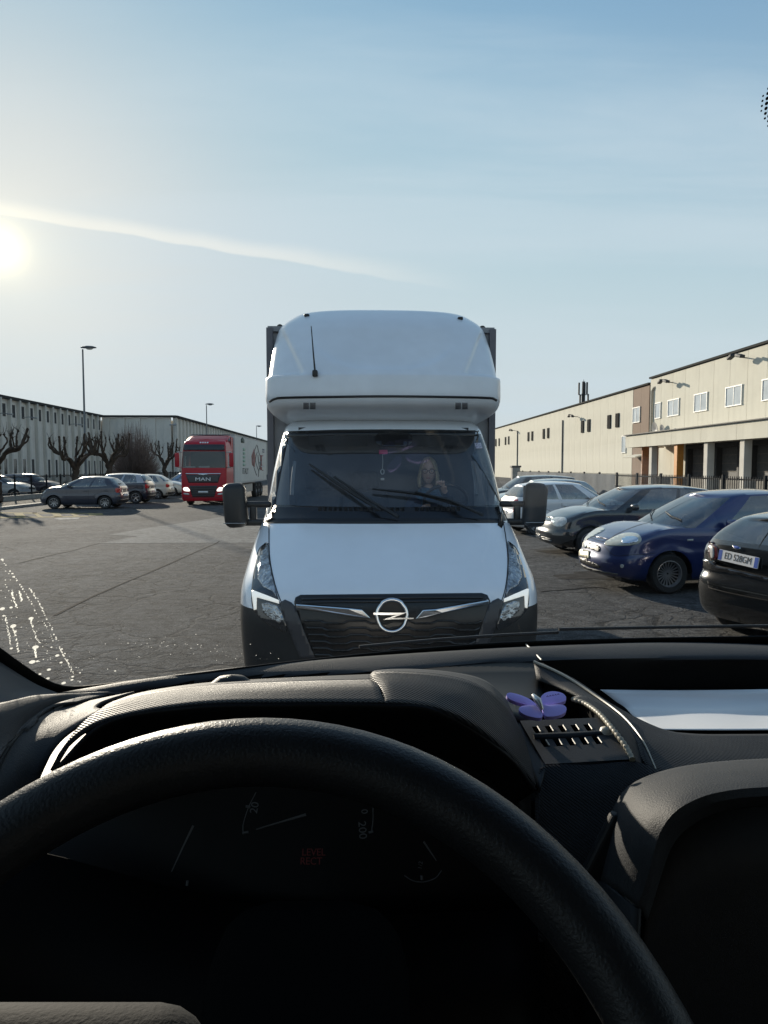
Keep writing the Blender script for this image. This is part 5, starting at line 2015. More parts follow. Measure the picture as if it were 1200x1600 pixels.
# ================================================================== red articulated truck
TRED = mat('truck_red_paint', (0.43, 0.012, 0.026), 0.45, coat=0.15, spec=0.3, vary=0.12, vscale=2)
TWHITE = mat('trailer_white', (0.62, 0.62, 0.58), 0.6, vary=0.1, vscale=1.0, streak=0.25)
TDARK = mat('truck_dark_visor', (0.03, 0.034, 0.04), 0.3, vary=0.2)
TGLASS = glass_mat('truck_glass', (0.4, 0.43, 0.43), 0.07, film=0.02)
LAMPON = mat('lit_headlamp', (0.9, 0.9, 0.85), 0.2, emit=(1.0, 0.95, 0.85), estr=1.0, vary=0.05)
TS = 0.9
truck = thing('articulated_truck', 'red articulated truck with white trailer and lit headlamps driving towards us', 'truck', (-8.98, 35.3, 0), TH)
truck.scale = (TS, TS, TS)
TM = ROOTM[truck.name] @ Matrix.Scale(TS, 4)
ROOTM[truck.name] = TM
zt2 = [.24, .34, .6, 1.2, 1.75, 2.05, 3.0, 3.35, 3.55, 3.63]
dt2 = [.08, .02, .0, .0, .02, .05, .20, .30, .48, .75]
wt2 = [1.17, 1.22, 1.245, 1.25, 1.25, 1.245, 1.20, 1.17, 1.12, 1.05]
zs2 = np.unique(np.concatenate([np.linspace(.24, 2.08, 22), np.linspace(2.08, 3.0, 8), np.linspace(3.0, 3.63, 9)]).round(4))
G = []
for z in zs2:
    d, w = float(interp_spline(zt2, dt2, z)), float(interp_spline(zt2, wt2, z))
    a = np.linspace(0, math.pi / 2, 17)
    c, n = 0.30, 3.2
    y = np.concatenate([d + c - c * np.cos(a) ** (2 / n), np.linspace(d + c, 2.25, 15)[1:]])
    x = np.concatenate([w * np.sin(a) ** (2 / n), np.full(14, w)])
    G.append(np.stack([x, y, np.full_like(x, z)], 1))
G = np.array(G)
cabm, wsm = MB(), MB()
sidem = {1: MB(), -1: MB()}
nn_ = G.shape[1]
for sg in (1, -1):
    V = G.reshape(-1, 3) * np.array([sg, 1, 1])
    f1, f2, f3 = [], [], []
    for i in range(len(zs2) - 1):
        zc = (zs2[i] + zs2[i + 1]) / 2
        for j in range(nn_ - 1):
            ids = [i * nn_ + j, i * nn_ + j + 1, (i + 1) * nn_ + j + 1, (i + 1) * nn_ + j]
            ids = ids if sg > 0 else ids[::-1]
            yc = V[ids][:, 1].mean()
            if zc < 1.05 and j > 16 and abs(yc - 1.45) < 0.62 and math.hypot(yc - 1.45, zc - .5) < 0.62:
                continue
            if 2.08 < zc < 3.0 and j < 13:
                f2.append(ids)
            elif 2.05 < zc < 2.8 and j > 18 and 0.55 < yc < 1.35:
                f3.append(ids)
            else:
                f1.append(ids)
    cabm.add(V, f1)
    wsm.add(V, f2)
    sidem[sg].add(V, f3)
cabm.grid([[(x * c, y, z + 0.04 * (1 - c * c)) for c in np.linspace(1, -1, 9)] for x, y, z in G[-1]])
tcab = cabm.build('cab', TRED, truck, smooth=35, weld=0.001)
tws = wsm.build('windscreen', TGLASS, truck, smooth=40, weld=0.001)
for sg in (1, -1):
    sidem[sg].build('side_window', TGLASS, truck, smooth=40, weld=0.001)
tb = bvh_of([tcab, tws], Matrix.Identity(4))
I4 = Matrix.Identity(4)


def tray(u, v):
    return Vector((u, -4, v)), Vector((0, 1, 0))


def tp(name, poly, material, parent=truck, **k):
    return patch(name, poly, tb, I4, material, parent, ray=tray, **{'step': 0.12, 'off': 0.015, 'solid': 0.03, **k})


tp('sun_visor', [(-1.12, 3.04), (1.12, 3.04), (1.10, 3.36), (-1.10, 3.36)], TDARK, off=0.05)
tg_ = tp('upper_grille', [(-0.95, 1.70), (0.95, 1.70), (0.80, 1.26), (-0.80, 1.26)], TDARK)
tp('chrome_strip', [(-0.97, 1.73), (-0.3, 1.73), (0, 1.66), (0.3, 1.73), (0.97, 1.73), (0.96, 1.78), (-0.96, 1.78)], CHROME, off=0.03)
lg_ = tp('lower_grille', [(-0.78, 1.10), (0.78, 1.10), (0.60, 0.48), (-0.60, 0.48)], TDARK)
for k in range(4):
    tp('grille_bar', [(-0.66, 0.62 + .13 * k), (0.66, 0.62 + .13 * k), (0.66, 0.65 + .13 * k), (-0.66, 0.65 + .13 * k)], BLACK, lg_, off=0.04)
tp('number_plate', [(-0.27, 0.70), (0.27, 0.70), (0.27, 0.80), (-0.27, 0.80)], WHITEPLATE, off=0.06)
hl_o = tp('headlight', [(0.74, 0.80), (1.06, 0.82), (1.10, 0.98), (0.86, 1.0)], LAMPON, mirror='x', n=24, step=0.06, off=0.02)
tp('fog_lamp', [(0.80, 0.60), (1.08, 0.62), (1.08, 0.69), (0.82, 0.68)], CLEARLENS, mirror='x', n=20, step=0.06, off=0.02)
tp('bumper_seam', [(-1.15, 0.43), (1.15, 0.43), (1.15, 0.45), (-1.15, 0.45)], TDARK, off=0.006, solid=None)
SILV = mat('silver_lettering', (0.8, 0.8, 0.8), 0.4, vary=0.05)
text_mesh('lettering', 'MAN', 0.27, SILV, tg_, frame(Vector((0, -0.04, 1.45)), (1, 0, 0), (0, 0, 1)), 0.015, sx=1.45)
for k in range(4):     # small roof sign, too far away to read
    tp('sign_letter', [(-0.24 + .13 * k, 3.44), (-0.15 + .13 * k, 3.44), (-0.15 + .13 * k, 3.51), (-0.24 + .13 * k, 3.51)], WHITEPLATE, off=0.02, step=0.05)
m = MB()     # roof spoiler with dark edge
Gs = [[(x, 0.95 + 1.35 * t_, 3.62 + 0.34 * math.sin(t_ * 1.45) - 0.05 * (abs(x) / 1.15) ** 4) for x in np.linspace(-1.15, 1.15, 12)] for t_ in np.linspace(0, 1, 7)]
m.grid(Gs)
sp_ = m.build('roof_spoiler', TRED, truck, smooth=50, solid=0.05)
MB().rbox((0, 2.25, 3.985), (2.2, 0.18, 0.05), 0.02).build('spoiler_edge', TDARK, sp_)
for sg in (1, -1):
    m = MB()
    m.rbox((sg * 1.17, 2.35, 2.5), (0.05, 0.6, 2.7), 0.02)
    m.build('side_fairing', TRED, truck)
    m = MB()
    m.rbox((sg * 1.50, 0.35, 2.52), (0.24, 0.16, 0.78), 0.06)
    mi_ = m.build('wing_mirror', TRED, truck, smooth=50)
    m = MB()
    m.tube([(sg * 1.22, 0.42, 2.95), (sg * 1.50, 0.38, 2.95)], 0.04, 6)
    m.tube([(sg * 1.22, 0.42, 2.10), (sg * 1.50, 0.38, 2.12)], 0.04, 6)
    m.rbox((sg * 1.34, 0.36, 2.5), (0.05, 0.05, 0.7), 0.02)
    m.build('mirror_arm', mat('pale_mirror_arm', (0.5, 0.48, 0.46), 0.5, vary=0.1), mi_)
m = MB()
m.box((0, 0.9, 1.55), (2.3, 1.1, 0.9))
m.box((0, 2.1, 2.2), (2.3, 0.1, 2.6))
m.build('cab_interior', TRIMDARK, truck)
m = MB()
m.rbox((-0.75, 0.35, 2.12), (0.5, 0.2, 0.10), 0.03)
m.rbox((0.0, 0.30, 2.13), (0.6, 0.05, 0.10), 0.02)
m.build('dashboard_clutter', WHITEPLATE, truck)


def truck_wheel(x, y, sg):
    m = MB()
    r, h = 0.5, 0.16
    m.lathe([(r * .58, -h), (r * .9, -h), (r, -h * .7), (r, h * .7), (r * .9, h), (r * .58, h), (r * .56, h * .4)], 28, lambda a, b, q: (x + sg * q, y + a, r + b))
    t = m.build('wheel', RUBBER, truck, smooth=50)
    m = MB()
    m.lathe([(.01, h * .7), (r * .2, h * .7), (r * .3, h * .1), (r * .5, h * .1), (r * .6, h * .9)], 20, lambda a, b, q: (x + sg * q, y + a, r + b))
    m.build('rim', ALLOY, t, smooth=40)


for y in (1.45, 5.1, 11.6, 12.9, 14.2):
    for sg in (1, -1):
        truck_wheel(sg * 1.05, y, sg)
m = MB()
for sg in (1, -1):
    m.box((sg * 0.45, 4.4, 0.85), (0.12, 5.6, 0.25))
m.box((0, 4.0, 0.75), (1.9, 0.9, 0.55))
m.box((0, 11, 1.0), (1.0, 9, 0.25))
m.build('chassis', BLACK, truck)
for sg in (1, -1):
    MB().rbox((sg * 1.05, 3.0, 0.72), (0.5, 1.1, 0.6), 0.1).build('fuel_tank', STEEL, truck, smooth=40)
    MB().box((sg * 1.2, 8.0, 0.75), (0.04, 3.2, 0.5)).build('side_guard', STEEL, truck)
tr = MB().box((0, 2.75 + 6.8, 2.6), (2.55, 13.6, 2.8)).build('trailer', TWHITE, truck, bevel=0.03)
m = MB()
m.box((0, 2.75 + 6.8, 1.17), (2.57, 13.62, 0.09))
m.build('trailer_rail', mat('trailer_rail', (0.45, 0.45, 0.44), 0.5, vary=0.2), tr)
MB().box((0, 2.75 + 6.8, 4.02), (2.57, 13.62, 0.05)).build('trailer_top_rail', mat('trailer_rail', (0, 0, 0)), tr)
trb = bvh_of([tr], TM)
DGREEN = mat('dark_green_print', (0.02, 0.06, 0.05), 0.6, vary=0.2)
REDPR = mat('red_print', (0.28, 0.07, 0.06), 0.6, vary=0.2)
INK = mat('dark_print', (0.03, 0.028, 0.03), 0.6, vary=0.2)
PGREEN = mat('pale_green_print', (0.34, 0.50, 0.38), 0.6, vary=0.2)


def trp(name, poly, material, off=0.004, **k):
    return patch(name, poly, trb, TM, material, tr, off=off, solid=0.003, **{'step': 5, **k})


trp('dark_print', [(376.3, 680.5), (381.8, 681.5), (381.8, 692.5), (376.3, 691.5)], DGREEN)
for k in range(5):
    trp('green_print', [(379.3, 700 + 6 * k), (383.5, 700 + 6 * k), (383, 704 + 6 * k), (379.5, 704.5 + 6 * k)], PGREEN)
text_A = VM  # noqa (kept simple)
oA, dA = cam_ray(383.5, 736.5)
hA = trb.ray_cast(oA, dA)[0]
if hA is not None:
    Mi = TM.inverted()
    pA = Mi @ hA
    text_mesh('lettering', 'ITALY', 0.55, INK, tr, frame(Vector((1.283, pA.y, pA.z)), (0, 1, 0), (0, 0, 1)), 0.004, sx=1.6)
trp('red_emblem', [(390.5, 719), (395, 706), (397, 700), (399, 712), (398, 730), (394, 727)], REDPR)
for ln in ([(401, 695), (398, 703), (395.5, 713), (395, 722), (397.5, 733), (401, 743)], [(402, 696), (404, 706), (407.5, 716), (408.5, 724), (405, 732), (403.5, 745)],
           [(402, 706), (399.5, 714), (399.5, 722), (402, 730), (404.5, 737)], [(403, 711), (404, 722), (406, 733)]):
    trp('emblem_line', strip_poly(spline(ln, 12), 0.9), INK, 0.007, step=4)
trp('red_block', [(406.5, 711), (424, 713.5), (424, 736), (406.5, 734.5)], REDPR, 0.003)
for k, (a, b_) in enumerate(((409, 411), (412, 414), (415, 417), (418, 420.5))):
    trp('pale_print', [(a, 721), (b_, 721.3), (b_, 726.5), (a, 726)], TWHITE, 0.007, step=2)
trp('pale_print', [(407.5, 728.3), (424, 729.3), (424, 730.3), (407.5, 729.4)], TWHITE, 0.007)
for yy in (702, 705.5):
    trp('dark_print', strip_poly([(405, yy), (413, yy + 1), (423, yy + 2)], 1.3), mat('grey_print', (0.3, 0.28, 0.28), 0.6, vary=0.3), 0.004)
trp('dark_print', strip_poly([(407, 745), (415, 745.2), (424, 745.5)], 1.6), mat('grey_print', (0, 0, 0)), 0.004)

# ================================================================== the van we sit in
DASH = mat('dash_grey_plastic', (0.027, 0.0285, 0.0315), 0.62, spec=0.25, vary=0.15, vscale=30, bump=0.5, bscale=620, bdist=0.0011, dust=0.10, dustcol=(0.10, 0.098, 0.092))
DASHD = mat('dash_dark_plastic', (0.016, 0.0165, 0.018), 0.55, spec=0.3, vary=0.2, vscale=30, bump=0.3, bscale=900, bdist=0.0006)
SHADOWB = mat('cluster_shade_black', (0.006, 0.006, 0.0065), 0.5, spec=0.2, vary=0.2)  # black of the cluster; also paints shade into the dash recesses
LEATHER = mat('wheel_leather', (0.016, 0.0165, 0.018), 0.42, spec=0.4, vary=0.2, vscale=40, bump=0.45, bscale=600, bdist=0.0008)


def ribbed(name, color, scale=420.0, rough=0.5):
    """plastic with fine moulded diagonal ribs"""
    m = bpy.data.materials.new(name)
    m.use_nodes = True
    n, l = m.node_tree.nodes, m.node_tree.links
    b = n['Principled BSDF']
    b.inputs['Base Color'].default_value = (*color, 1)
    b.inputs['Roughness'].default_value = rough
    b.inputs['Specular IOR Level'].default_value = 0.18
    tc = n.new('ShaderNodeTexCoord')
    w = n.new('ShaderNodeTexWave')
    w.wave_type = 'BANDS'
    w.bands_direction = 'DIAGONAL'
    w.inputs['Scale'].default_value = scale / 3
    w.inputs['Distortion'].default_value = 0.6
    l.new(tc.outputs['Object'], w.inputs[0])
    bp = n.new('ShaderNodeBump')
    bp.inputs['Strength'].default_value = 0.7
    bp.inputs['Distance'].default_value = 0.002
    l.new(w.outputs['Fac'], bp.inputs['Height'])
    l.new(bp.outputs[0], b.inputs['Normal'])
    nz = n.new('ShaderNodeTexNoise')
    nz.inputs['Scale'].default_value = 25
    l.new(tc.outputs['Object'], nz.inputs[0])
    mr = n.new('ShaderNodeMapRange')
    l.new(nz.outputs['Fac'], mr.inputs[0])
    mr.inputs[3].default_value, mr.inputs[4].default_value = rough - 0.08, rough + 0.12
    l.new(mr.outputs[0], b.inputs['Roughness'])
    return m


RIB = ribbed('ribbed_dash_plastic', (0.030, 0.031, 0.034))
own = thing('delivery_van', 'dark van cabin we sit in, with steering wheel, dashboard and windscreen', 'van', (0, 0, 0))
OM = Matrix.Identity(4)


def loft(name, rows, material, parent=own, n=28, m_=None, smooth=45, solid=0.004):
    L_ = [spline([tuple(P(*q)) if not isinstance(q, Vector) else tuple(q) for q in r], n) for r in rows]
    A_ = np.array(L_)
    if m_:
        A_ = np.stack([spline(A_[:, j], m_) for j in range(n)], 1)
    return MB().grid(A_).build(name, material, parent, smooth=smooth, solid=solid)


# ---- windscreen
WB = [(-.56, .74), (-.41, .90), (-.26, .955), (-.04, 1.055), (.20, 1.128), (.45, 1.165), (.70, 1.14), (.94, 1.055), (1.16, .955), (1.31, .90), (1.46, .74)]
wb = spline(WB, 49)
ZB = 1.612
Gw = []
for t_ in np.linspace(-0.07, 1, 22):
    row = []
    for x, y in wb:
        xx = 0.45 + (x - 0.45) * (1 - 0.05 * t_)
        row.append((xx, y - 0.60 * t_ - 0.05 * math.sin(t_ * math.pi) * 0 + 0.03 * math.sin(math.pi * t_), ZB + 0.81 * t_))
    Gw.append(row)
OWNGLASS = glass_mat('own_windscreen_glass', (0.93, 0.95, 0.95), 0.03, film=0.012, filmcol=(0.5, 0.5, 0.48))
screen = MB().grid(Gw).build('windscreen', OWNGLASS, own, smooth=60)
sb_ = bvh_of([screen], OM)
inner = [(-70, 962), (-30, 990), (0, 1010), (30, 1032), (60, 1052), (85, 1065), (110, 1070), (150, 1067.5), (300, 1050), (430, 1034), (560, 1020), (680, 1009), (800, 1001), (1000, 995), (1270, 991)]
_in = spline(inner, 90)
rows_ = [[], [], []]
for a, b_ in _in:
    o, d = cam_ray(a, b_)
    h = sb_.ray_cast(o, d)
    if h[0] is None:
        continue
    k_ = min(1.0, max(0.0, (120 - a) / 60))
    dn = Vector((-0.030 * k_, 0.018 * (1 - k_) - 0.004 * k_, -0.026))
    nn2 = h[1] if h[1].dot(d) < 0 else -h[1]
    for i in range(3):
        rows_[i].append(tuple(h[0] + nn2 * 0.002 + dn * (i / 2)))
MB().grid(rows_).build('frit_border', mat('own_frit', (0.004, 0.004, 0.004), 0.45, spec=0.2, vary=0.1), screen, smooth=60, solid=0.002)
# dotted sensor patch high in the middle of the screen
m = MB()


def shit(px, py, off=0.0):
    o, d = cam_ray(px, py)
    h = sb_.ray_cast(o, d)
    if h[0] is None:
        h = sb_.find_nearest(o + d * 1.0)
    nrm = h[1] if h[1].dot(d) < 0 else -h[1]
    return h[0] + nrm * off, nrm


def dot_on_glass(m, px, py, r, el=1.0, an=0.0):
    p, nrm = shit(px, py, 0.0015)
    u = nrm.cross(Vector((0, 0, 1))).normalized()
    v = nrm.cross(u)
    k = 9
    vs = [p] + [p + (u * math.cos(q + an) * r + v * math.sin(q + an) * r * el) for q in np.linspace(0, 2 * math.pi, k, endpoint=False)]
    m.add(vs, [(0, 1 + i, 1 + (i + 1) % k) for i in range(k)])


for row in range(19):
    for k in range(14):
        px, py = 1197 - 6.8 + row * 6.5 + (k - 5) * -0.9, 118 + 7.8 * k + (3.9 if row % 2 else 0)
        cxd = (px - 1245) / 58
        cyd = (py - 165) / 52
        e = cxd * cxd + cyd * cyd
        if e < 1.0:
            dot_on_glass(m, px, py, 0.0019 * min(1.0, 0.45 + 1.6 * (1 - e)))
o = m.build('frit_dots', mat('own_frit', (0, 0, 0)), screen)
o['kind'] = 'stuff'
# dried drops and runs low on the left of the screen
m = MB()
drops = [(3, 950, 4.5), (17, 948, 3), (5, 961, 2.5), (48, 965, 4.5), (20, 977, 5.5), (23, 986, 3), (55, 1010, 6), (50, 1033, 6), (58, 1032, 3), (89, 1023, 4), (95, 1034, 3), (76, 1045, 4), (74, 1059, 4), (99, 1066, 4.5),
         (113, 1056, 3), (112, 1061, 3), (125, 1064, 2), (125, 1050, 2), (80, 1010, 2), (17, 1012, 3), (62, 1052, 3), (180, 1047, 2.2), (168, 1044, 1.3), (21, 900, 2.2), (3, 873, 2.5), (19, 895, 2), (8, 905, 1.2), (19, 925, 2), (10, 916, 1.3), (30, 926, 1.2),
         (96, 1013, 2.5), (101, 1020, 2), (105, 1030, 2)]
for px, py, r in drops:
    dot_on_glass(m, px, py, r * 0.00062, 0.75, rng.uniform(0, 3))
rr = np.random.default_rng(9)
for i in range(215):
    if i < 150:
        px, py = rr.uniform(0, 130), rr.uniform(890, 1066)
        if py > 1000 + px * 0.55 or py < 868 + px * 1.35:
            continue
    else:
        px = rr.uniform(110, 440)
        py = rr.normal(1012, 9) - (px - 300) * 0.04 + 10 * math.sin(px * 0.02)
        if py > 1066 - (px - 110) * 0.10:
            continue
    dot_on_glass(m, px, py, rr.uniform(0.3, 1.0) * 0.00075, 0.8)
for run in ([(1, 872), (20, 896), (33, 915), (50, 944), (58, 960), (74, 981), (83, 1000)], [(46, 918), (60, 940), (68, 956), (76, 972), (88, 998)], [(92, 1010), (102, 1028), (112, 1046), (116, 1058)],
            [(48, 968), (54, 990), (62, 1003)], [(20, 980), (25, 1000), (28, 1018)], [(54, 1013), (56, 1026)], [(8, 962), (12, 985), (16, 1008)], [(18, 922), (22, 938), (26, 948)], [(30, 922), (34, 938)]):
    q = spline(run, 40)
    for k, (a, b_) in enumerate(q):
        if rr.random() < 0.8:
            dot_on_glass(m, a + rr.normal(0, 0.7), b_ + rr.normal(0, 0.7), rr.uniform(0.4, 1.15) * 0.0008, 1.3, 0.6)
DROP = bpy.data.materials.new('dried_water_marks')
DROP.use_nodes = True
_n, _l = DROP.node_tree.nodes, DROP.node_tree.links
_n.remove(_n['Principled BSDF'])
_t = _n.new('ShaderNodeBsdfTranslucent')
_t.inputs[0].default_value = (0.95, 0.95, 0.9, 1)
_d = _n.new('ShaderNodeBsdfDiffuse')
_d.inputs[0].default_value = (0.8, 0.8, 0.77, 1)
_m = _n.new('ShaderNodeMixShader')
_m.inputs[0].default_value = 0.15
_l.new(_t.outputs[0], _m.inputs[1])
_l.new(_d.outputs[0], _m.inputs[2])
_tr = _n.new('ShaderNodeBsdfTransparent')
_m2 = _n.new('ShaderNodeMixShader')
_m2.inputs[0].default_value = 0.55
_l.new(_tr.outputs[0], _m2.inputs[1])
_l.new(_m.outputs[0], _m2.inputs[2])
_l.new(_m2.outputs[0], _n['Material Output'].inputs['Surface'])
o = m.build('dried_drops', DROP, screen)
o['kind'] = 'stuff'
# own wiper blade resting low outside
m = MB()
m.tube([shit(px, py, 0)[0] + Vector((0, 0.03, 0.005)) for px, py in ((880, 994.5), (1000, 992), (1120, 990), (1260, 989))], 0.0028, 6)
m.tube([shit(px, py, 0)[0] + Vector((0, 0.035, 0.0)) for px, py in ((560, 1020), (680, 1008.5), (790, 1000.5), (880, 996))], 0.0028, 6)
m.build('wiper', BLACK, own)

# ---- dashboard top ridge under the glass
z1 = ZB + 0.004


def flat(px, py, z):
    d = pix_dir(px, py)
    t = (z - CAMZ) / d.z
    return Vector((d.x * t, d.y * t, z))


edge = [(120, 1100), (200, 1079), (350, 1061), (470, 1054), (590, 1049), (700, 1041), (830, 1032), (1000, 1029.5), (1200, 1030), (1420, 1040)]
back = [Vector((x, y + 0.03, ZB - 0.006)) for x, y in ((-.44, .86), (-.30, .935), (-.08, 1.035), (.10, 1.09), (.25, 1.13), (.42, 1.15), (.55, 1.155), (.70, 1.13), (.94, 1.045), (1.2, .93))]
front = [flat(a, b_, z1 - 0.002) for a, b_ in edge]
mid = [a * 0.45 + b_ * 0.55 + Vector((0, 0, 0.010)) for a, b_ in zip(back, front)]
low = [f + Vector((0, 0.012, -0.012)) for f in front]
low2 = [f + Vector((0, 0.035, -0.07)) for f in front]
ridge = loft('dash_top', [back, mid, front, low, low2], DASH, n=40, m_=22, solid=0.003)
m = MB()
q = [flat(a, b_, z1 + 0.0015) for a, b_ in ((822, 1007), (832, 1016), (843, 1028), (846, 1031))]
m.tube(q, 0.0013, 6)
m.build('trim_joint', mat('edge_highlight', (0.42, 0.38, 0.30), 0.4, vary=0.1), ridge)  # cream colour stands for a highlight along the edge
# left end of the dash: air vent housing, lit by the sun
lp = loft('dash_end', [[(-60, 1118, .60), (0, 1103, .66), (50, 1092, .74), (95, 1089, .80), (140, 1086, .85), (200, 1081, .90)],
                       [(-60, 1130, .58), (0, 1119, .64), (50, 1103, .72), (92, 1093, .79), (128, 1092, .83), (175, 1087, .88)],
                       [(-60, 1180, .56), (0, 1165, .61), (35, 1140, .68), (70, 1117, .75), (100, 1100, .79), (140, 1096, .83)],
                       [(-60, 1260, .53), (-10, 1200, .57), (15, 1165, .62), (45, 1133, .68), (80, 1108, .75), (120, 1101, .80)]], DASH, n=30, m_=18)
lpb = bvh_of([lp], OM)
patch('air_vent', [(-50, 1116), (0, 1107), (40, 1100), (68, 1098.5), (78, 1100), (70, 1106), (40, 1115), (0, 1127), (-50, 1142)], lpb, OM, SHADOWB, lp, step=8, off=0.002, solid=0.003, n=40)
patch('vent_groove', strip_poly(spline([(103, 1094), (92, 1104), (70, 1120), (46, 1136)], 16), [2, 5, 6, 6, 6, 6, 6, 6, 6, 6, 6, 6, 6, 6, 6, 5]), lpb, OM, SHADOWB, lp, step=6, off=0.002, solid=0.003)
loft('dash_side_panel', [[(15, 1163, .62), (45, 1134, .68), (80, 1110, .75), (125, 1098, .81), (210, 1080, .88)],
                         [(-10, 1215, .58), (32, 1150, .655), (72, 1120, .72), (112, 1108, .77), (165, 1094, .82)],
                         [(-40, 1300, .54), (20, 1215, .60), (50, 1165, .65), (88, 1132, .70), (150, 1104, .78)],
                         [(-20, 1380, .56), (45, 1260, .61), (70, 1200, .64), (100, 1150, .68), (160, 1108, .76)]], DASH, n=30, m_=16)
# trim of the left pillar
loft('pillar_trim', [[(-90, 975, .72), (-40, 1008, .77), (0, 1034, .81), (55, 1068, .85), (100, 1086, .88)],
                     [(-90, 1050, .68), (-40, 1060, .73), (0, 1068, .77), (50, 1080, .83), (105, 1088, .875)],
                     [(-90, 1128, .62), (-40, 1114, .68), (0, 1103, .73), (50, 1093, .80), (112, 1089, .87)]], mat('pillar_trim_grey', (0.035, 0.038, 0.043), 0.6, vary=0.15, vscale=40, bump=0.2, bscale=900, bdist=0.0006), n=24, m_=12)

# ---- instrument cowl: top skin, ribbed brow, end
brow_t = [(150, 1115, .70), (172, 1098, .71), (230, 1083, .71), (332, 1070, .71), (460, 1064, .71), (585, 1061, .71)]
brow_b = [(78, 1203, .60), (105, 1160, .61), (165, 1124, .62), (300, 1100, .62), (450, 1096, .62), (600, 1097, .62)]
brow_m = [(110, 1152, .64), (140, 1120, .655), (205, 1098, .66), (318, 1081, .66), (455, 1075, .66), (592, 1073, .66)]
cowl_back = [(176, 1096, .79), (215, 1083, .82), (270, 1073, .83), (345, 1064.5, .85), (465, 1058, .86), (585, 1053, .87)]
cowl = loft('instrument_cowl', [cowl_back, brow_t], DASH, n=40, m_=8)
loft('cowl_brow', [brow_t, brow_m, brow_b], RIB, cowl, n=44, m_=10)
# raised right half of the cowl with a rounded end
cr_back = [(578, 1054, .86), (590, 1047, .84), (640, 1045, .84), (700, 1049, .83), (752, 1060, .82), (782, 1082, .81), (800, 1110, .81)]
cr_top = [(577, 1062, .71), (588, 1050, .71), (640, 1050, .71), (700, 1056, .71), (750, 1071, .71), (792, 1104, .72), (818, 1150, .73)]
cr_mid = [(592, 1080, .66), (604, 1070, .66), (645, 1071, .66), (695, 1078, .66), (745, 1098, .66), (795, 1140, .67), (830, 1190, .69)]
cr_low = [(600, 1098, .62), (610, 1097, .62), (650, 1100, .62), (690, 1108, .62), (738, 1130, .62), (790, 1172, .63), (838, 1228, .66)]
loft('cowl_hump', [cr_back, cr_top], DASH, cowl, n=40, m_=8)
loft('cowl_hump_brow', [cr_top, cr_mid, cr_low], RIB, cowl, n=44, m_=12)
m = MB()     # small sensor bump on the cowl
m.lathe([(0.001, 0.010), (0.010, 0.008), (0.017, 0.0)], 16, lambda a, b_, h: P(362, 1063, .80) + Vector((a * 1.5, b_, h - 0.004)))
m.build('light_sensor', DASHD, cowl, smooth=50)
# under the cowl: shroud, instrument panel
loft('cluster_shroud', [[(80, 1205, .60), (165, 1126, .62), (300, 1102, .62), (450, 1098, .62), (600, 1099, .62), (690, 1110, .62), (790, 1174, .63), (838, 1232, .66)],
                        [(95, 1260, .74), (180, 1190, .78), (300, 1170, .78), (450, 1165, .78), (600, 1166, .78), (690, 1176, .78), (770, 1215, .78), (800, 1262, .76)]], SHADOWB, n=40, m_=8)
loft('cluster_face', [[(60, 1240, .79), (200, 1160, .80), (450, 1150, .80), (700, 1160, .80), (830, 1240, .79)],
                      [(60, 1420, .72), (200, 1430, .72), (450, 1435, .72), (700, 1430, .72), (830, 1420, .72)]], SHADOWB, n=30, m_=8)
CF = frame(P(450, 1310, .715), (1, 0, 0), (0, 0.45, 0.9))
GREYINK = mat('dial_print', (0.12, 0.124, 0.128), 0.6, vary=0.1)


def cl(px, py):
    """point on the instrument panel's print plane"""
    o, d = cam_ray(px, py)
    zax = CF.to_3x3() @ Vector((0, 0, 1))
    t = (CF.translation - o).dot(zax) / d.dot(zax)
    return o + d * t


clu = MB()
clu.tube([cl(a, b_) for a, b_ in spline([(400, 1238), (388, 1262), (380, 1288), (380, 1302)], 12)], 0.0006, 4)
clu.tube([cl(a, b_) for a, b_ in spline([(583, 1262), (583, 1282), (580, 1302)], 10)], 0.0006, 4)
dial = clu.build('speed_dial', GREYINK, own)
for a, b_ in (((384, 1260), (391, 1261)), ((379, 1302), (388, 1300)), ((576, 1301), (583, 1299)), ((292, 1384), (293, 1376)), ((659, 1375), (659, 1368))):
    MB().tube([cl(*a), cl(*b_)], 0.0014, 4).build('tick', GREYINK, dial)
MB().tube([cl(400, 1296), cl(440, 1284), cl(478, 1273)], [0.0006, 0.001, 0.0016], 4).build('needle', mat('dim_needle', (0.12, 0.12, 0.12), 0.6, vary=0.1), dial)
MB().tube([cl(268, 1362), cl(285, 1325), cl(302, 1290)], [0.0006, 0.001, 0.0016], 4).build('needle', mat('dim_needle', (0, 0, 0)), dial)
MB().tube([cl(682, 1345), cl(672, 1330), cl(662, 1315)], [0.0006, 0.0009, 0.0013], 4).build('needle', mat('dim_needle', (0, 0, 0)), dial)
MB().tube([cl(a, b_) for a, b_ in spline([(632, 1368), (645, 1376), (662, 1378), (680, 1372), (690, 1360)], 14)], 0.0006, 4).build('fuel_arc', GREYINK, dial)


def ctext(s_, px, py, h, rot, material):
    M_ = Matrix.Translation(cl(px, py)) @ CF.to_3x3().to_4x4() @ Matrix.Rotation(R(rot), 4, 'Z')
    return text_mesh('dial_number', s_, h, material, dial, M_, 0.0004)


ctext('20', 398, 1262, 0.0115, 82, GREYINK)
ctext('200', 566, 1297, 0.0115, -85, GREYINK)
ctext('0', 569, 1268, 0.0095, -85, GREYINK)
REDLCD = mat('red_display', (0.10, 0.01, 0.01), 0.5, emit=(1.0, 0.10, 0.06), estr=0.003, vary=0.05)
ctext('LEVEL', 490, 1332, 0.0095, 0, REDLCD)
ctext('RECT', 486, 1346, 0.0095, 0, REDLCD)
ctext('1/2', 657, 1352, 0.006, 80, GREYINK)

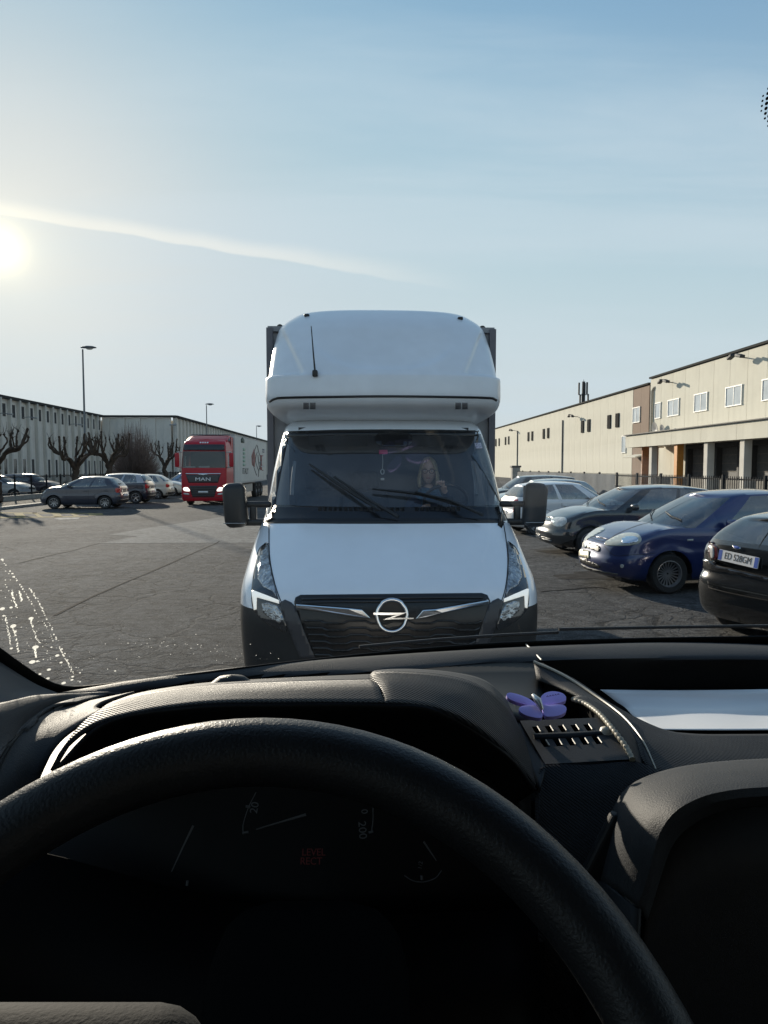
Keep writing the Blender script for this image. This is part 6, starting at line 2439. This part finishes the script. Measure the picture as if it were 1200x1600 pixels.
# ---- centre: recess, coin tray, fin, shelf with papers
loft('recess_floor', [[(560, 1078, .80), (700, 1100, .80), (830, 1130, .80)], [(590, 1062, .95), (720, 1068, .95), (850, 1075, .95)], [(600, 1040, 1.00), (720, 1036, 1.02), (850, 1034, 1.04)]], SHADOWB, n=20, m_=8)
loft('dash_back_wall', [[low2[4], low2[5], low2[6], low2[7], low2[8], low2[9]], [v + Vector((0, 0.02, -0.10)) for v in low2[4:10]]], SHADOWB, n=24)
ct_tl, ct_tr, ct_br, ct_bl = P(812, 1126, .80), P(940, 1121, .80), P(988, 1186, .715), P(852, 1194, .715)
tray_o = thing  # noqa
m = MB()
nrm = (ct_tr - ct_tl).cross(ct_bl - ct_tl).normalized()
if nrm.z < 0:
    nrm = -nrm


def ctp(u, v, h=0.0):
    a = ct_tl.lerp(ct_tr, u)
    b_ = ct_bl.lerp(ct_br, u)
    return a.lerp(b_, v) + nrm * h


# plate with five slots: build the plate as strips round the slots
us = [0.0]
for k in range(5):
    us += [0.10 + 0.155 * k, 0.10 + 0.155 * k + 0.065]
us += [1.0]
vsl = [0.0, 0.16, 0.64, 1.0]
for i in range(len(us) - 1):
    for j in range(3):
        slot = (i % 2 == 1) and j == 1
        if slot:
            # walls and dark floor of the slot
            a, b_, c_, d_ = us[i], us[i + 1], vsl[j], vsl[j + 1]
            q = [ctp(a, c_), ctp(b_, c_), ctp(b_, d_), ctp(a, d_)]
            lo = [p - nrm * 0.02 for p in q]
            for k in range(4):
                m.add([q[k], q[(k + 1) % 4], lo[(k + 1) % 4], lo[k]], [(0, 1, 2, 3)])
            m.add(lo, [(0, 1, 2, 3)])
        else:
            m.add([ctp(us[i], vsl[j]), ctp(us[i + 1], vsl[j]), ctp(us[i + 1], vsl[j + 1]), ctp(us[i], vsl[j + 1])], [(0, 1, 2, 3)])
coin = m.build('coin_tray', DASHD, own)
EDGELIT = mat('edge_highlight', (0, 0, 0))  # cream paints the sunlit highlight on tray and fin edges
for k in range(5):
    u = 0.10 + 0.155 * k + 0.067
    for v0, v1, du in ((0.17, 0.30, 0), (0.50, 0.63, 0.0)):
        MB().tube([ctp(u + du, v0, 0.0008), ctp(u + du, v1, 0.0008)], 0.0008, 5).build('slot_highlight', EDGELIT, coin)
m = MB()
m.tube([ctp(0.05, 0.40, -0.004), ctp(0.5, 0.40, -0.006), ctp(0.90, 0.38, -0.004)], [0.007, 0.0085, 0.006], 10)
m.build('coin_groove', SHADOWB, coin, smooth=50)
m = MB()
m.lathe([(0.001, 0.006), (0.006, 0.004), (0.008, -0.002)], 12, lambda a, b_, h: ctp(0.93, 0.36) + Vector((a, b_, h)))
m.build('groove_end', EDGELIT, coin, smooth=50)
# pocket behind it
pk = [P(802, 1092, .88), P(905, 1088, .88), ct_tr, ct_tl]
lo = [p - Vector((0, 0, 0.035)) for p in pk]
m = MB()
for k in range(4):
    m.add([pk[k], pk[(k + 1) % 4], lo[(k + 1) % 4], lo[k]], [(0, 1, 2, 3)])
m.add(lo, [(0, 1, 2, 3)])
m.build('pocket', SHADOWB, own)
m = MB()      # ridge round the tray, its highlight painted on as cream
q = [tuple(P(*a)) for a in ((895, 1093, .86), (915, 1100, .84), (938, 1117, .80), (960, 1143, .76), (978, 1167, .735), (988, 1187, .715))]
qq = spline(q, 70)
m.tube(qq, [0.0027 + 0.0008 * (i % 3 == 0) for i in range(70)], 8)
m.build('ridge_highlight', mat('cream_highlight', (0.30, 0.27, 0.20), 0.5, vary=0.4, vscale=120), own, smooth=50)
# body of the console round the tray
loft('console_top', [[(905, 1086, .885), (925, 1092, .87), (960, 1115, .83), (990, 1150, .78), (1008, 1200, .73)],
                     [(893, 1090, .87), (915, 1098, .845), (943, 1119, .80), (970, 1148, .76), (994, 1190, .715)]], RIB, n=24, m_=5)
loft('console_side', [[(800, 1092, .88), (806, 1110, .84), (813, 1128, .80), (832, 1160, .76), (853, 1197, .712)],
                      [(782, 1085, .88), (790, 1108, .84), (800, 1135, .79), (820, 1175, .74), (842, 1235, .68)]], DASHD, n=24, m_=5)
loft('console_front', [[(842, 1232, .69), (850, 1197, .71), (920, 1195, .713), (990, 1190, .714), (1030, 1203, .715)],
                       [(842, 1290, .67), (852, 1260, .69), (920, 1262, .69), (990, 1262, .69), (1040, 1262, .69)],
                       [(842, 1440, .66), (852, 1440, .66), (920, 1440, .66), (990, 1440, .66), (1060, 1440, .66)],
                       [(842, 1800, .70), (852, 1800, .70), (920, 1800, .70), (990, 1800, .70), (1060, 1800, .70)]], RIB, n=20, m_=14)
# fin rising to the ridge, highlight on its top edge painted cream
fin = loft('fin', [[(834, 1035, .99), (880, 1056, .955), (930, 1088, .90), (975, 1122, .83), (1005, 1160, .77), (1025, 1203, .715)],
                   [(838, 1060, .96), (870, 1072, .93), (907, 1088, .885), (955, 1115, .83), (990, 1152, .78), (1010, 1203, .725)]], DASH, n=28, m_=4)
MB().tube([tuple(P(*a) + Vector((0, 0, 0.001))) for a in [tuple(r) for r in spline([(834, 1035, .99), (880, 1056, .955), (930, 1088, .90), (975, 1122, .83), (1005, 1160, .77), (1025, 1203, .715)], 40)]],
          [0.0022 - 0.0014 * i / 39 for i in range(40)], 6).build('fin_highlight', EDGELIT, fin, smooth=50)
# ribbed surface from the fin to the shelf lip
lip = [(848, 1036, 1.03), (900, 1062, .985), (960, 1102, .90), (1030, 1137, .83), (1080, 1146, .81), (1150, 1147, .80), (1260, 1146, .80)]
loft('shelf_lip', [lip, [(836, 1037, .995), (885, 1060, .955), (940, 1096, .89), (990, 1140, .80), (1060, 1172, .755), (1150, 1180, .74), (1260, 1182, .735)],
                   [(836, 1040, .992), (884, 1063, .95), (935, 1097, .885), (985, 1147, .79), (1022, 1203, .72), (1150, 1215, .70), (1260, 1215, .695)]], RIB, n=36, m_=16)
ZS = 1.572
shelf_f = [flat(a, b_, ZS) - Vector((0, 0, 0.016)) for a, b_ in ((905, 1072), (965, 1112), (1032, 1150), (1090, 1158), (1150, 1158), (1270, 1156))]
shelf_b = [flat(a, b_, ZS + 0.004) - Vector((0, 0, 0.016)) for a, b_ in ((860, 1049), (900, 1052), (960, 1058), (1050, 1060), (1150, 1060), (1290, 1062))]
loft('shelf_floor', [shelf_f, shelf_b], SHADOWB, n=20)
# ---- paper sheet lying on the shelf
m = MB()
Gp = []
for py_, z_, x0_ in ((1077, 1.588, 938), (1086, 1.583, 950), (1096, 1.577, 964), (1106, 1.574, 976), (1116, 1.5745, 988), (1128, 1.579, 1003), (1139, 1.586, 1016)):
    Gp.append(spline([tuple(flat(a_, py_ + 1.5 * math.sin(a_ * 0.011 + py_), z_ + 0.0015 * math.sin(a_ * 0.03))) for a_ in np.linspace(x0_, 1310, 8)], 26))
Gp = np.stack([spline(np.array(Gp)[:, j], 18) for j in range(26)], 1)
paper = MB().grid(Gp).build('paper_sheet', mat('white_glossy_paper', (0.72, 0.73, 0.74), 0.28, spec=0.5, vary=0.06, vscale=4), smooth=60, solid=0.0006)
tag(paper, 'large white paper sheet lying on the dashboard shelf', 'paper')

# ---- centre pod (right), rounded hood over a dark face
pod_o = [(928, 1372, .66), (945, 1310, .66), (958, 1262, .665), (985, 1226, .67), (1040, 1203, .675), (1110, 1191, .68), (1200, 1185, .68), (1300, 1184, .68)]
pod_m = [(955, 1385, .60), (975, 1310, .595), (995, 1268, .595), (1025, 1240, .60), (1075, 1218, .605), (1130, 1208, .61), (1200, 1203, .61), (1300, 1202, .61)]
pod_i = [(1000, 1420, .565), (1020, 1340, .555), (1035, 1300, .555), (1060, 1272, .555), (1100, 1252, .56), (1145, 1243, .56), (1200, 1239, .56), (1300, 1238, .56)]
pod_d = [(1012, 1440, .60), (1036, 1360, .60), (1052, 1320, .60), (1078, 1292, .60), (1115, 1272, .605), (1155, 1263, .605), (1200, 1260, .605), (1300, 1258, .605)]
pod = loft('centre_pod', [pod_o, pod_m, pod_i, pod_d], DASH, n=36, m_=18)
loft('pod_face', [[(1005, 1425, .60), (1040, 1330, .61), (1110, 1268, .62), (1300, 1255, .62)], [(960, 1800, .60), (1040, 1800, .60), (1110, 1800, .60), (1300, 1800, .60)]], DASHD, pod, n=18, m_=6)
loft('pod_side', [[(928, 1370, .66), (945, 1312, .66), (960, 1264, .665)], [(900, 1800, .66), (930, 1800, .66), (960, 1800, .66)]], SHADOWB, pod, n=10)
loft('pod_skirt', [[(930, 1372, .655), (956, 1385, .60), (1002, 1421, .565)], [(900, 1800, .66), (950, 1800, .60), (990, 1800, .565)]], DASHD, pod, n=12, m_=6)
m = MB()
m.rbox(P(945, 1330, .64), (0.022, 0.012, 0.075), 0.004, Matrix.Rotation(R(25), 3, 'Y'))
m.build('stalk', DASHD, own)
# ---- lower dash, column shroud, floor
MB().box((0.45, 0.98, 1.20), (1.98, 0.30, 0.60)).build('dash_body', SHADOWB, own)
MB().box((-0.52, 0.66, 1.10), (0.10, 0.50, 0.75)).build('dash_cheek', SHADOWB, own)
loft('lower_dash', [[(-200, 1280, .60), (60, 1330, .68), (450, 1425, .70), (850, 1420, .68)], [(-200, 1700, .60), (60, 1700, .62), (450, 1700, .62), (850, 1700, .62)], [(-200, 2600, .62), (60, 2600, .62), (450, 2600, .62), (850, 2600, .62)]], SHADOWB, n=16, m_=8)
m = MB()
m.rbox((-0.06, 0.45, 1.42), (0.16, 0.34, 0.14), 0.05, Matrix.Rotation(R(30), 3, 'X'))
m.build('column_shroud', mat('shroud_black', (0.004, 0.004, 0.004), 0.9, spec=0.05, vary=0.1), own, smooth=50)

m = MB()
m.rbox((1.02, 0.86, 1.37), (0.87, 0.34, 0.44), 0.05)
m.build('passenger_dash', RIB, own, smooth=50)
m = MB()
m.rbox((0.86, 0.66, 1.20), (0.70, 0.20, 0.55), 0.06)
m.build('glove_box', DASHD, own, smooth=50)

# ---- steering wheel
WC = Vector((-0.0617, 0.2293, 1.617))
TI = R(41)
wn = Vector((0, -math.cos(TI), math.sin(TI)))
wu, wv = Vector((1, 0, 0)), Vector((0, math.sin(TI), math.cos(TI)))
m = MB()
Gt = []
for q in np.linspace(0, 2 * math.pi, 97):
    c = WC + (wu * math.cos(q) + wv * math.sin(q)) * 0.185
    rad = wu * math.cos(q) + wv * math.sin(q)
    Gt.append([c + rad * (0.0165 * math.cos(k)) + wn * (0.0165 * math.sin(k)) for k in np.linspace(0, 2 * math.pi, 20, endpoint=False)])
m.grid(Gt, True)
wheel_o = m.build('steering_wheel', LEATHER, own, smooth=60, weld=0.0004)
m = MB()
Rw = Matrix((wu, wn.cross(wu) * -1, wn)).transposed()
Rw = Matrix((wu, wv, wn)).transposed()
m.rbox(WC + wv * 0.004 - wu * 0.072 - wn * 0.018, (0.125, 0.155, 0.055), 0.026, Rw, seg=5)
m.build('hub_pad', mat('hub_leather', (0.014, 0.015, 0.016), 0.8, spec=0.2, vary=0.3, vscale=60, bump=0.5, bscale=420, bdist=0.0008), wheel_o, smooth=60)
for a in (R(8), R(172), R(270)):
    d_ = wu * math.cos(a) + wv * math.sin(a)
    MB().tube([WC + d_ * 0.06 - wn * 0.02, WC + d_ * 0.12 - wn * 0.015, WC + d_ * 0.178], [0.026, 0.021, 0.015], 10, squash=0.6).build('spoke', SHADOWB, wheel_o, smooth=60)

# ---- cabin shell: roof, pillars, doors, bulkhead, floor, bonnet
SHELL = mat('cabin_shell_grey', (0.09, 0.09, 0.092), 0.85, vary=0.15)
OUTW = mat('own_van_paint', (0.65, 0.66, 0.67), 0.35, coat=0.6, vary=0.05)
MB().box((0.45, -0.42, 2.47), (2.10, 1.72, 0.06)).build('roof', SHELL, own)
MB().box((0.45, -1.25, 1.6), (2.10, 0.06, 1.8)).build('bulkhead', SHELL, own)
MB().box((0.45, -0.1, 0.72), (2.10, 2.4, 0.06)).build('floor_panel', TRIMDARK, own)
for sg, xx in ((-1, -0.60), (1, 1.50)):
    m = MB()
    m.box((xx, -0.05, 1.12), (0.07, 1.75, 0.84))
    m.build('door', SHELL, own)
    m = MB()
    m.tube([(xx + sg * -0.02, 0.80, 1.56), (xx - sg * 0.0, 0.50, 2.02), (xx - sg * 0.03, 0.36, 2.44)], [0.05, 0.05, 0.05], 8)
    m.build('pillar', SHELL, own, smooth=50)
    m = MB()
    m.box((xx, -0.95, 2.0), (0.07, 0.5, 0.95))
    m.build('rear_pillar', SHELL, own)
    m = MB()
    m.add([(xx, 0.72, 1.55), (xx, -0.70, 1.55), (xx, -0.70, 2.44), (xx, 0.36, 2.44)], [(0, 1, 2, 3)])
    m.build('side_window', glass_mat('own_side_glass', (0.8, 0.84, 0.83), 0.05), own)
MB().box((0.45, 0.42, 2.46), (1.95, 0.16, 0.07)).build('header_rail', SHELL, own)
m = MB()
Gb = []
for t_ in np.linspace(0, 1, 9):
    Gb.append([(0.45 + (x - 0.45) * (1.0 - 0.03 * t_), y + 0.06 + 0.85 * t_, 1.50 - 0.42 * t_ ** 1.6 - 0.12 * (abs(x - 0.45) / 1.0) ** 3) for x, y in WB])
m.grid(Gb)
Gf = [[(p[0], p[1] + 0.06 * k, p[2] - 0.25 * k) for p in Gb[-1]] for k in np.linspace(0, 2.6, 6)]
m.grid(Gf)
m.build('bonnet', OUTW, own, smooth=50)
for sx in (-0.58, 1.48):
    m = MB()
    G2 = [[(sx, y, z) for z in (0.45, 1.35 - 0.25 * max(0, y - 0.9))] for y in np.linspace(0.8, 1.75, 5)]
    m.grid(G2)
    m.build('wing_panel', OUTW, own)
for sx in (-0.42, 1.32):
    m = MB()
    m.lathe([(.2, -.1), (.31, -.1), (.335, -.06), (.335, .06), (.31, .1), (.2, .1)], 24, lambda a, b_, h: (sx + h, 1.25 + a, .335 + b_))
    m.lathe([(.01, 0.0), (.2, 0.0)], 24, lambda a, b_, h: (sx + h, 1.25 + a, .335 + b_))
    m.build('wheel', RUBBER, own, smooth=50)

# ---- purple butterfly clip beside the coin tray
PURP = mat('purple_plastic', (0.50, 0.40, 0.90), 0.4, vary=0.1, vscale=30)
bfc = P(841, 1105, .80)
bf = thing('butterfly_clip', 'purple butterfly shaped clip with silver body by the coin tray', 'clip', bfc, 0)


def bfl(name, pts, Yd, z_off, tiltv=0.0):
    q = spline(pts, 30, closed=True)
    cx, cy = q.mean(0)
    m = MB()
    v1 = [P(a, b_, Yd - (b_ - 1103) * 0.0009 + (a - 841) * tiltv) - bfc for a, b_ in q]
    c1 = P(cx, cy, Yd - (cy - 1103) * 0.0009 + (cx - 841) * tiltv) - bfc
    up = Vector((0.0, -0.45, 0.9)).normalized() * 0.0035
    n_ = len(v1)
    vs = [v + up * 0.4 for v in v1] + [v - up for v in v1] + [c1 + up, c1 - up]
    fs = [(i, (i + 1) % n_, 2 * n_) for i in range(n_)] + [((i + 1) % n_ + n_, i + n_, 2 * n_ + 1) for i in range(n_)] + [(i, i + n_, (i + 1) % n_ + n_, (i + 1) % n_) for i in range(n_)]
    m.add(vs, fs)
    return m.build(name, PURP, bf, smooth=50)


w1 = bfl('wing', [(838, 1103), (828, 1094), (812, 1087), (797, 1083.5), (791, 1086), (794, 1092), (806, 1098), (820, 1102), (832, 1107)], .80, 0, 0.0)
bfl('wing', [(838, 1104), (830, 1103), (818, 1104), (811, 1107), (812, 1113), (822, 1119), (836, 1122.5), (846, 1122.5), (847, 1116)], .79, 0, 0.0)
w2 = bfl('wing', [(847, 1102), (844, 1093), (850, 1085), (862, 1081.5), (875, 1083), (883, 1088), (884, 1095), (877, 1099), (866, 1101), (856, 1103)], .80, 0, 0.0)
bfl('wing', [(847, 1103), (856, 1103), (868, 1102), (880, 1103), (885, 1108), (882, 1115), (872, 1119.5), (858, 1121), (850, 1118)], .79, 0, 0.0)
m = MB()
m.tube([P(832, 1090, .80) - bfc + Vector((0, -.004, .004)), P(839, 1099, .79) - bfc + Vector((0, -.006, .005)), P(846, 1111, .785) - bfc + Vector((0, -.004, .003))], [0.0022, 0.0042, 0.0018], 8)
m.build('body', mat('silver_clip', (0.7, 0.68, 0.62), 0.3, metal=0.8, vary=0.1), bf, smooth=60)
m = MB()
for k in range(5):
    a = P(853 + 4.2 * k, 1092 - 0.8 * k, .797) - bfc
    m.tube([a + Vector((0, -.003, .0035)), a + Vector((0.0012, -.0035, .0048)), a + Vector((0.002, -.003, .0035))], 0.0005, 4)
m.build('embossed_mark', mat('dark_purple', (0.10, 0.06, 0.34), 0.4, vary=0.1), w2)

# ================================================================== the driver of the white van
SKIN = mat('skin', (0.64, 0.42, 0.33), 0.55, vary=0.12, vscale=12)
HAIR = mat('blonde_hair', (0.52, 0.40, 0.24), 0.5, vary=0.5, vscale=60)
NAVY = mat('navy_jacket', (0.025, 0.035, 0.075), 0.85, vary=0.3, vscale=14, bump=0.3, bscale=60)
SCARF = mat('blue_scarf', (0.06, 0.16, 0.24), 0.85, vary=0.6, vscale=22, vary2=(0.01, 0.03, 0.08))
PX0 = Vector((0.42, 1.92, 1.10))
wo = VM @ PX0
person = thing('person', 'driver with blonde hair, glasses and dark jacket holding the steering wheel in the white van', 'person', wo, R(2.0))
wt_ = SWC + sv * 0.19
hand_l = wt_ + Vector((-0.055, -0.012, 0.006)) - PX0
ang = R(205)
hand_r = SWC + su * (0.19 * math.cos(ang)) + sv * (0.19 * math.sin(ang)) + Vector((0, -0.01, 0.01)) - PX0
J, E_, RAD = [], [], []


def jn(p, r, par=None):
    J.append(tuple(p))
    RAD.append(r if isinstance(r, tuple) else (r, r))
    if par is not None:
        E_.append((par, len(J) - 1))
    return len(J) - 1


pel = jn((0, 0.0, 0.02), (0.15, 0.11))
wai = jn((0, 0.02, 0.20), (0.135, 0.10), pel)
che = jn((0, 0.03, 0.38), (0.15, 0.11), wai)
upc = jn((0, 0.03, 0.49), (0.11, 0.085), che)
nek = jn((0, 0.01, 0.585), (0.052, 0.052), upc)
jn((0, -0.015, 0.66), (0.05, 0.055), nek)
WR = []
for sg, hd_, elb in ((1, hand_l, (0.235, -0.13, 0.37)), (-1, hand_r, (-0.23, -0.06, 0.29))):
    sh = jn((sg * 0.155, 0.04, 0.475), 0.062, upc)
    ar_ = jn((np.array((sg * 0.175, 0.03, 0.44)) + np.array(elb)) / 2, 0.050, sh)
    el = jn(elb, 0.044, ar_)
    hd3 = np.array(hd_)
    dirv = (hd3 - np.array(elb))
    dirv = dirv / np.linalg.norm(dirv)
    wr_ = hd3 - dirv * 0.085
    fo = jn((np.array(elb) * 0.5 + wr_ * 0.5), 0.040, el)
    w_ = jn(wr_, (0.026, 0.024), fo)
    WR.append(Vector(wr_))
    pa = jn(wr_ + dirv * 0.05, (0.034, 0.018), w_)
    # fingers wrap over the rim: forward (towards -y), then down
    side = np.cross(dirv, (0, 0, 1))
    side = side / np.linalg.norm(side)
    for k, (off, ln) in enumerate(((-0.030, 0.030), (-0.010, 0.034), (0.010, 0.032), (0.030, 0.026))):
        b0 = wr_ + dirv * 0.085 + side * off + np.array((0, 0, 0.018))
        f1 = jn(b0, 0.0095, pa)
        f2 = jn(b0 + dirv * ln * 0.8 + np.array((0, 0, -0.006)), 0.009, f1)
        f3 = jn(b0 + dirv * ln * 0.95 + np.array((0, 0, -0.030)), 0.008, f2)
    t0 = wr_ + dirv * 0.045 - side * sg * 0.036
    th_ = jn(t0 + np.array((0, 0, -0.004)), 0.011, pa)
    jn(t0 + dirv * 0.035 - side * sg * 0.004 + np.array((0, 0, -0.014)), 0.009, th_)
for sg in (1, -1):
    hp = jn((sg * 0.10, -0.04, -0.02), 0.085, pel)
    kn = jn((sg * 0.14, -0.42, 0.02), 0.06, hp)
    ca = jn((sg * 0.14, -0.46, -0.20), 0.05, kn)
    an = jn((sg * 0.14, -0.46, -0.40), 0.036, ca)
    jn((sg * 0.15, -0.58, -0.44), 0.034, an)
me = bpy.data.meshes.new('body')
me.from_pydata(J, E_, [])
bo = bpy.data.objects.new('body', me)
C.objects.link(bo)
sk = bo.modifiers.new('skin', 'SKIN')
sk.branch_smoothing = 0.3
for i, sv_ in enumerate(me.skin_vertices[0].data):
    sv_.radius = RAD[i]
    sv_.use_root = (i == 0)
ss = bo.modifiers.new('sub', 'SUBSURF')
ss.levels = ss.render_levels = 1
dg = bpy.context.evaluated_depsgraph_get()
bm = bmesh.new()
bm.from_mesh(bpy.data.meshes.new_from_object(bo.evaluated_get(dg)))
bpy.data.objects.remove(bo)
# head as a sculpted ball joined to the same mesh
HC = Vector((-0.005, -0.035, 0.765))
tilt = Matrix.Rotation(R(6), 3, 'X') @ Matrix.Rotation(R(-7), 3, 'Z')
nu, nv = 40, 30


def bumpf(d2, s):
    return math.exp(-d2 / (s * s))


hv = []
for i in range(nv + 1):
    ph = math.pi * i / nv
    for j in range(nu):
        a = 2 * math.pi * j / nu
        x, y, z = math.sin(ph) * math.sin(a), -math.sin(ph) * math.cos(a), math.cos(ph)
        X, Y, Z = x * 0.073, y * 0.092, z * 0.117
        if Z < 0:                               # jaw narrows
            k_ = 1 + 0.26 * (Z / 0.117)
            X *= k_
            if y < 0:
                Y *= 1 + 0.10 * (Z / 0.117)
            else:
                Y *= 1 + 0.45 * (Z / 0.117)
        if y < -0.2:
            Y -= 0.024 * bumpf((X / 0.013) ** 2 + ((Z + 0.018) / 0.020) ** 2, 1)      # nose
            Y -= 0.010 * bumpf((X / 0.010) ** 2 + ((Z - 0.005) / 0.025) ** 2, 1)
            Y += 0.010 * (bumpf(((X - 0.030) / 0.017) ** 2 + ((Z - 0.012) / 0.012) ** 2, 1) + bumpf(((X + 0.030) / 0.017) ** 2 + ((Z - 0.012) / 0.012) ** 2, 1))
            Y -= 0.006 * bumpf((X / 0.022) ** 2 + ((Z + 0.055) / 0.010) ** 2, 1)      # lips
            Y -= 0.006 * bumpf((X / 0.022) ** 2 + ((Z + 0.100) / 0.016) ** 2, 1)      # chin
        hv.append(HC + tilt @ Vector((X, Y, Z)))
bvs = [bm.verts.new(v) for v in hv]
for i in range(nv):
    for j in range(nu):
        k_ = (j + 1) % nu
        try:
            bm.faces.new((bvs[i * nu + j], bvs[i * nu + k_], bvs[(i + 1) * nu + k_], bvs[(i + 1) * nu + j]))
        except ValueError:
            pass
bmesh.ops.remove_doubles(bm, verts=bm.verts, dist=0.0004)
bmesh.ops.recalc_face_normals(bm, faces=bm.faces)
me2 = bpy.data.meshes.new('body')
me2.materials.append(NAVY)
me2.materials.append(SKIN)
for f in bm.faces:
    c = f.calc_center_median()
    f.smooth = True
    hnd = min((c - Vector(WR[0])).length, (c - Vector(WR[1])).length) < 0.16 and any(
        (c - w_).dot((Vector(h_) - w_).normalized()) > -0.012 and (c - w_).length < 0.16 for w_, h_ in ((WR[0], hand_l), (WR[1], hand_r)))
    f.material_index = 1 if (c.z > 0.575 and abs(c.x) < 0.12 and c.y > -0.2) or hnd else 0
bm.to_mesh(me2)
bm.free()
body = bpy.data.objects.new('body', me2)
C.objects.link(body)
body.parent = person


def hp_(x, y, z):
    return HC + tilt @ Vector((x, y, z))


# hair: bob to the jaw, parted, open at the face
m = MB()
for (r0, r1) in ((1.10, 1.0),):
    Gh = []
    for i in range(15):
        t_ = i / 14
        row = []
        for j in range(33):
            a = R(52) + (2 * math.pi - 2 * R(52)) * j / 32        # from the left temple round the back to the right
            if t_ < 0.5:
                ph = math.pi / 2 * (t_ / 0.5)
                wob = 1 + 0.03 * math.sin(j * 2.3)
                fa = R(52) * (t_ / 0.5) ** 0.7
                a = fa + (2 * math.pi - 2 * fa) * j / 32
                x, y, z = math.sin(ph) * math.sin(a) * 0.085 * wob, -math.sin(ph) * math.cos(a) * 0.106, math.cos(ph) * 0.133 + 0.0
            else:
                s_ = (t_ - 0.5) / 0.5
                wob = 1 + 0.05 * math.sin(j * 2.3) + 0.02 * math.sin(j * 5.1 + i)
                fl = 1 + 0.14 * math.sin(s_ * 2.6)
                x, y, z = math.sin(a) * 0.086 * wob * fl, -math.cos(a) * 0.106 * fl, -0.145 * s_ - 0.004 * math.sin(j * 3)
            row.append(hp_(x, y, z))
        Gh.append(row)
    m.grid(Gh)
m.build('hair', HAIR, person, smooth=70, solid=0.012)
# glasses
m = MB()
for sg in (1, -1):
    m.tube([hp_(sg * 0.031 + 0.024 * math.cos(q), -0.099 + 0.004 * math.cos(q) * sg, 0.010 + 0.019 * math.sin(q)) for q in np.linspace(0, 2 * math.pi, 21)], 0.0026, 5, caps=False)
    m.tube([hp_(sg * 0.055, -0.095, 0.014), hp_(sg * 0.077, -0.04, 0.014), hp_(sg * 0.078, 0.01, 0.010)], 0.0022, 5)
m.tube([hp_(-0.008, -0.103, 0.014), hp_(0, -0.107, 0.016), hp_(0.008, -0.103, 0.014)], 0.0024, 5)
m.build('glasses', mat('dark_glasses', (0.02, 0.018, 0.016), 0.3, vary=0.1), person, smooth=60)
for sg in (1, -1):
    m = MB()
    m.lathe([(0.001, -0.006), (0.008, -0.004), (0.0115, 0.002), (0.008, 0.006)], 12, lambda a, b, h: hp_(sg * 0.030 + a, -0.080 + h, 0.011 + b * 0.55))
    m.build('eye', mat('eye_white', (0.6, 0.58, 0.56), 0.3, vary=0.1), person, smooth=60)
    m = MB()
    m.lathe([(0.0008, -0.0075), (0.0045, -0.006)], 10, lambda a, b, h: hp_(sg * 0.030 + a, -0.080 + h, 0.011 + b))
    m.build('iris', mat('dark_iris', (0.04, 0.03, 0.025), 0.3, vary=0.1), person)
    MB().tube([hp_(sg * 0.016, -0.094, 0.034), hp_(sg * 0.032, -0.091, 0.040), hp_(sg * 0.048, -0.078, 0.036)], 0.003, 5).build('eyebrow', HAIR, person)
m = MB()
m.tube([hp_(-0.022, -0.080, -0.054), hp_(-0.008, -0.0895, -0.053), hp_(0.008, -0.0895, -0.053), hp_(0.022, -0.080, -0.054)], [0.002, 0.0045, 0.0045, 0.002], 6)
m.build('mouth', mat('lips', (0.36, 0.12, 0.11), 0.5, vary=0.1), person, smooth=60)
# scarf
m = MB()
for k in range(3):
    m.tube([( (0.072 + 0.012 * k) * math.cos(q), -0.005 + (0.070 + 0.012 * k) * math.sin(q), 0.585 - 0.030 * k + 0.012 * math.sin(2 * q + k)) for q in np.linspace(0, 2 * math.pi, 29)], 0.024, 8, caps=False)
m.tube([(-0.03, -0.10, 0.56), (-0.045, -0.125, 0.48), (-0.035, -0.12, 0.38)], [0.03, 0.034, 0.03], 8)
m.build('scarf', SCARF, person, smooth=60)
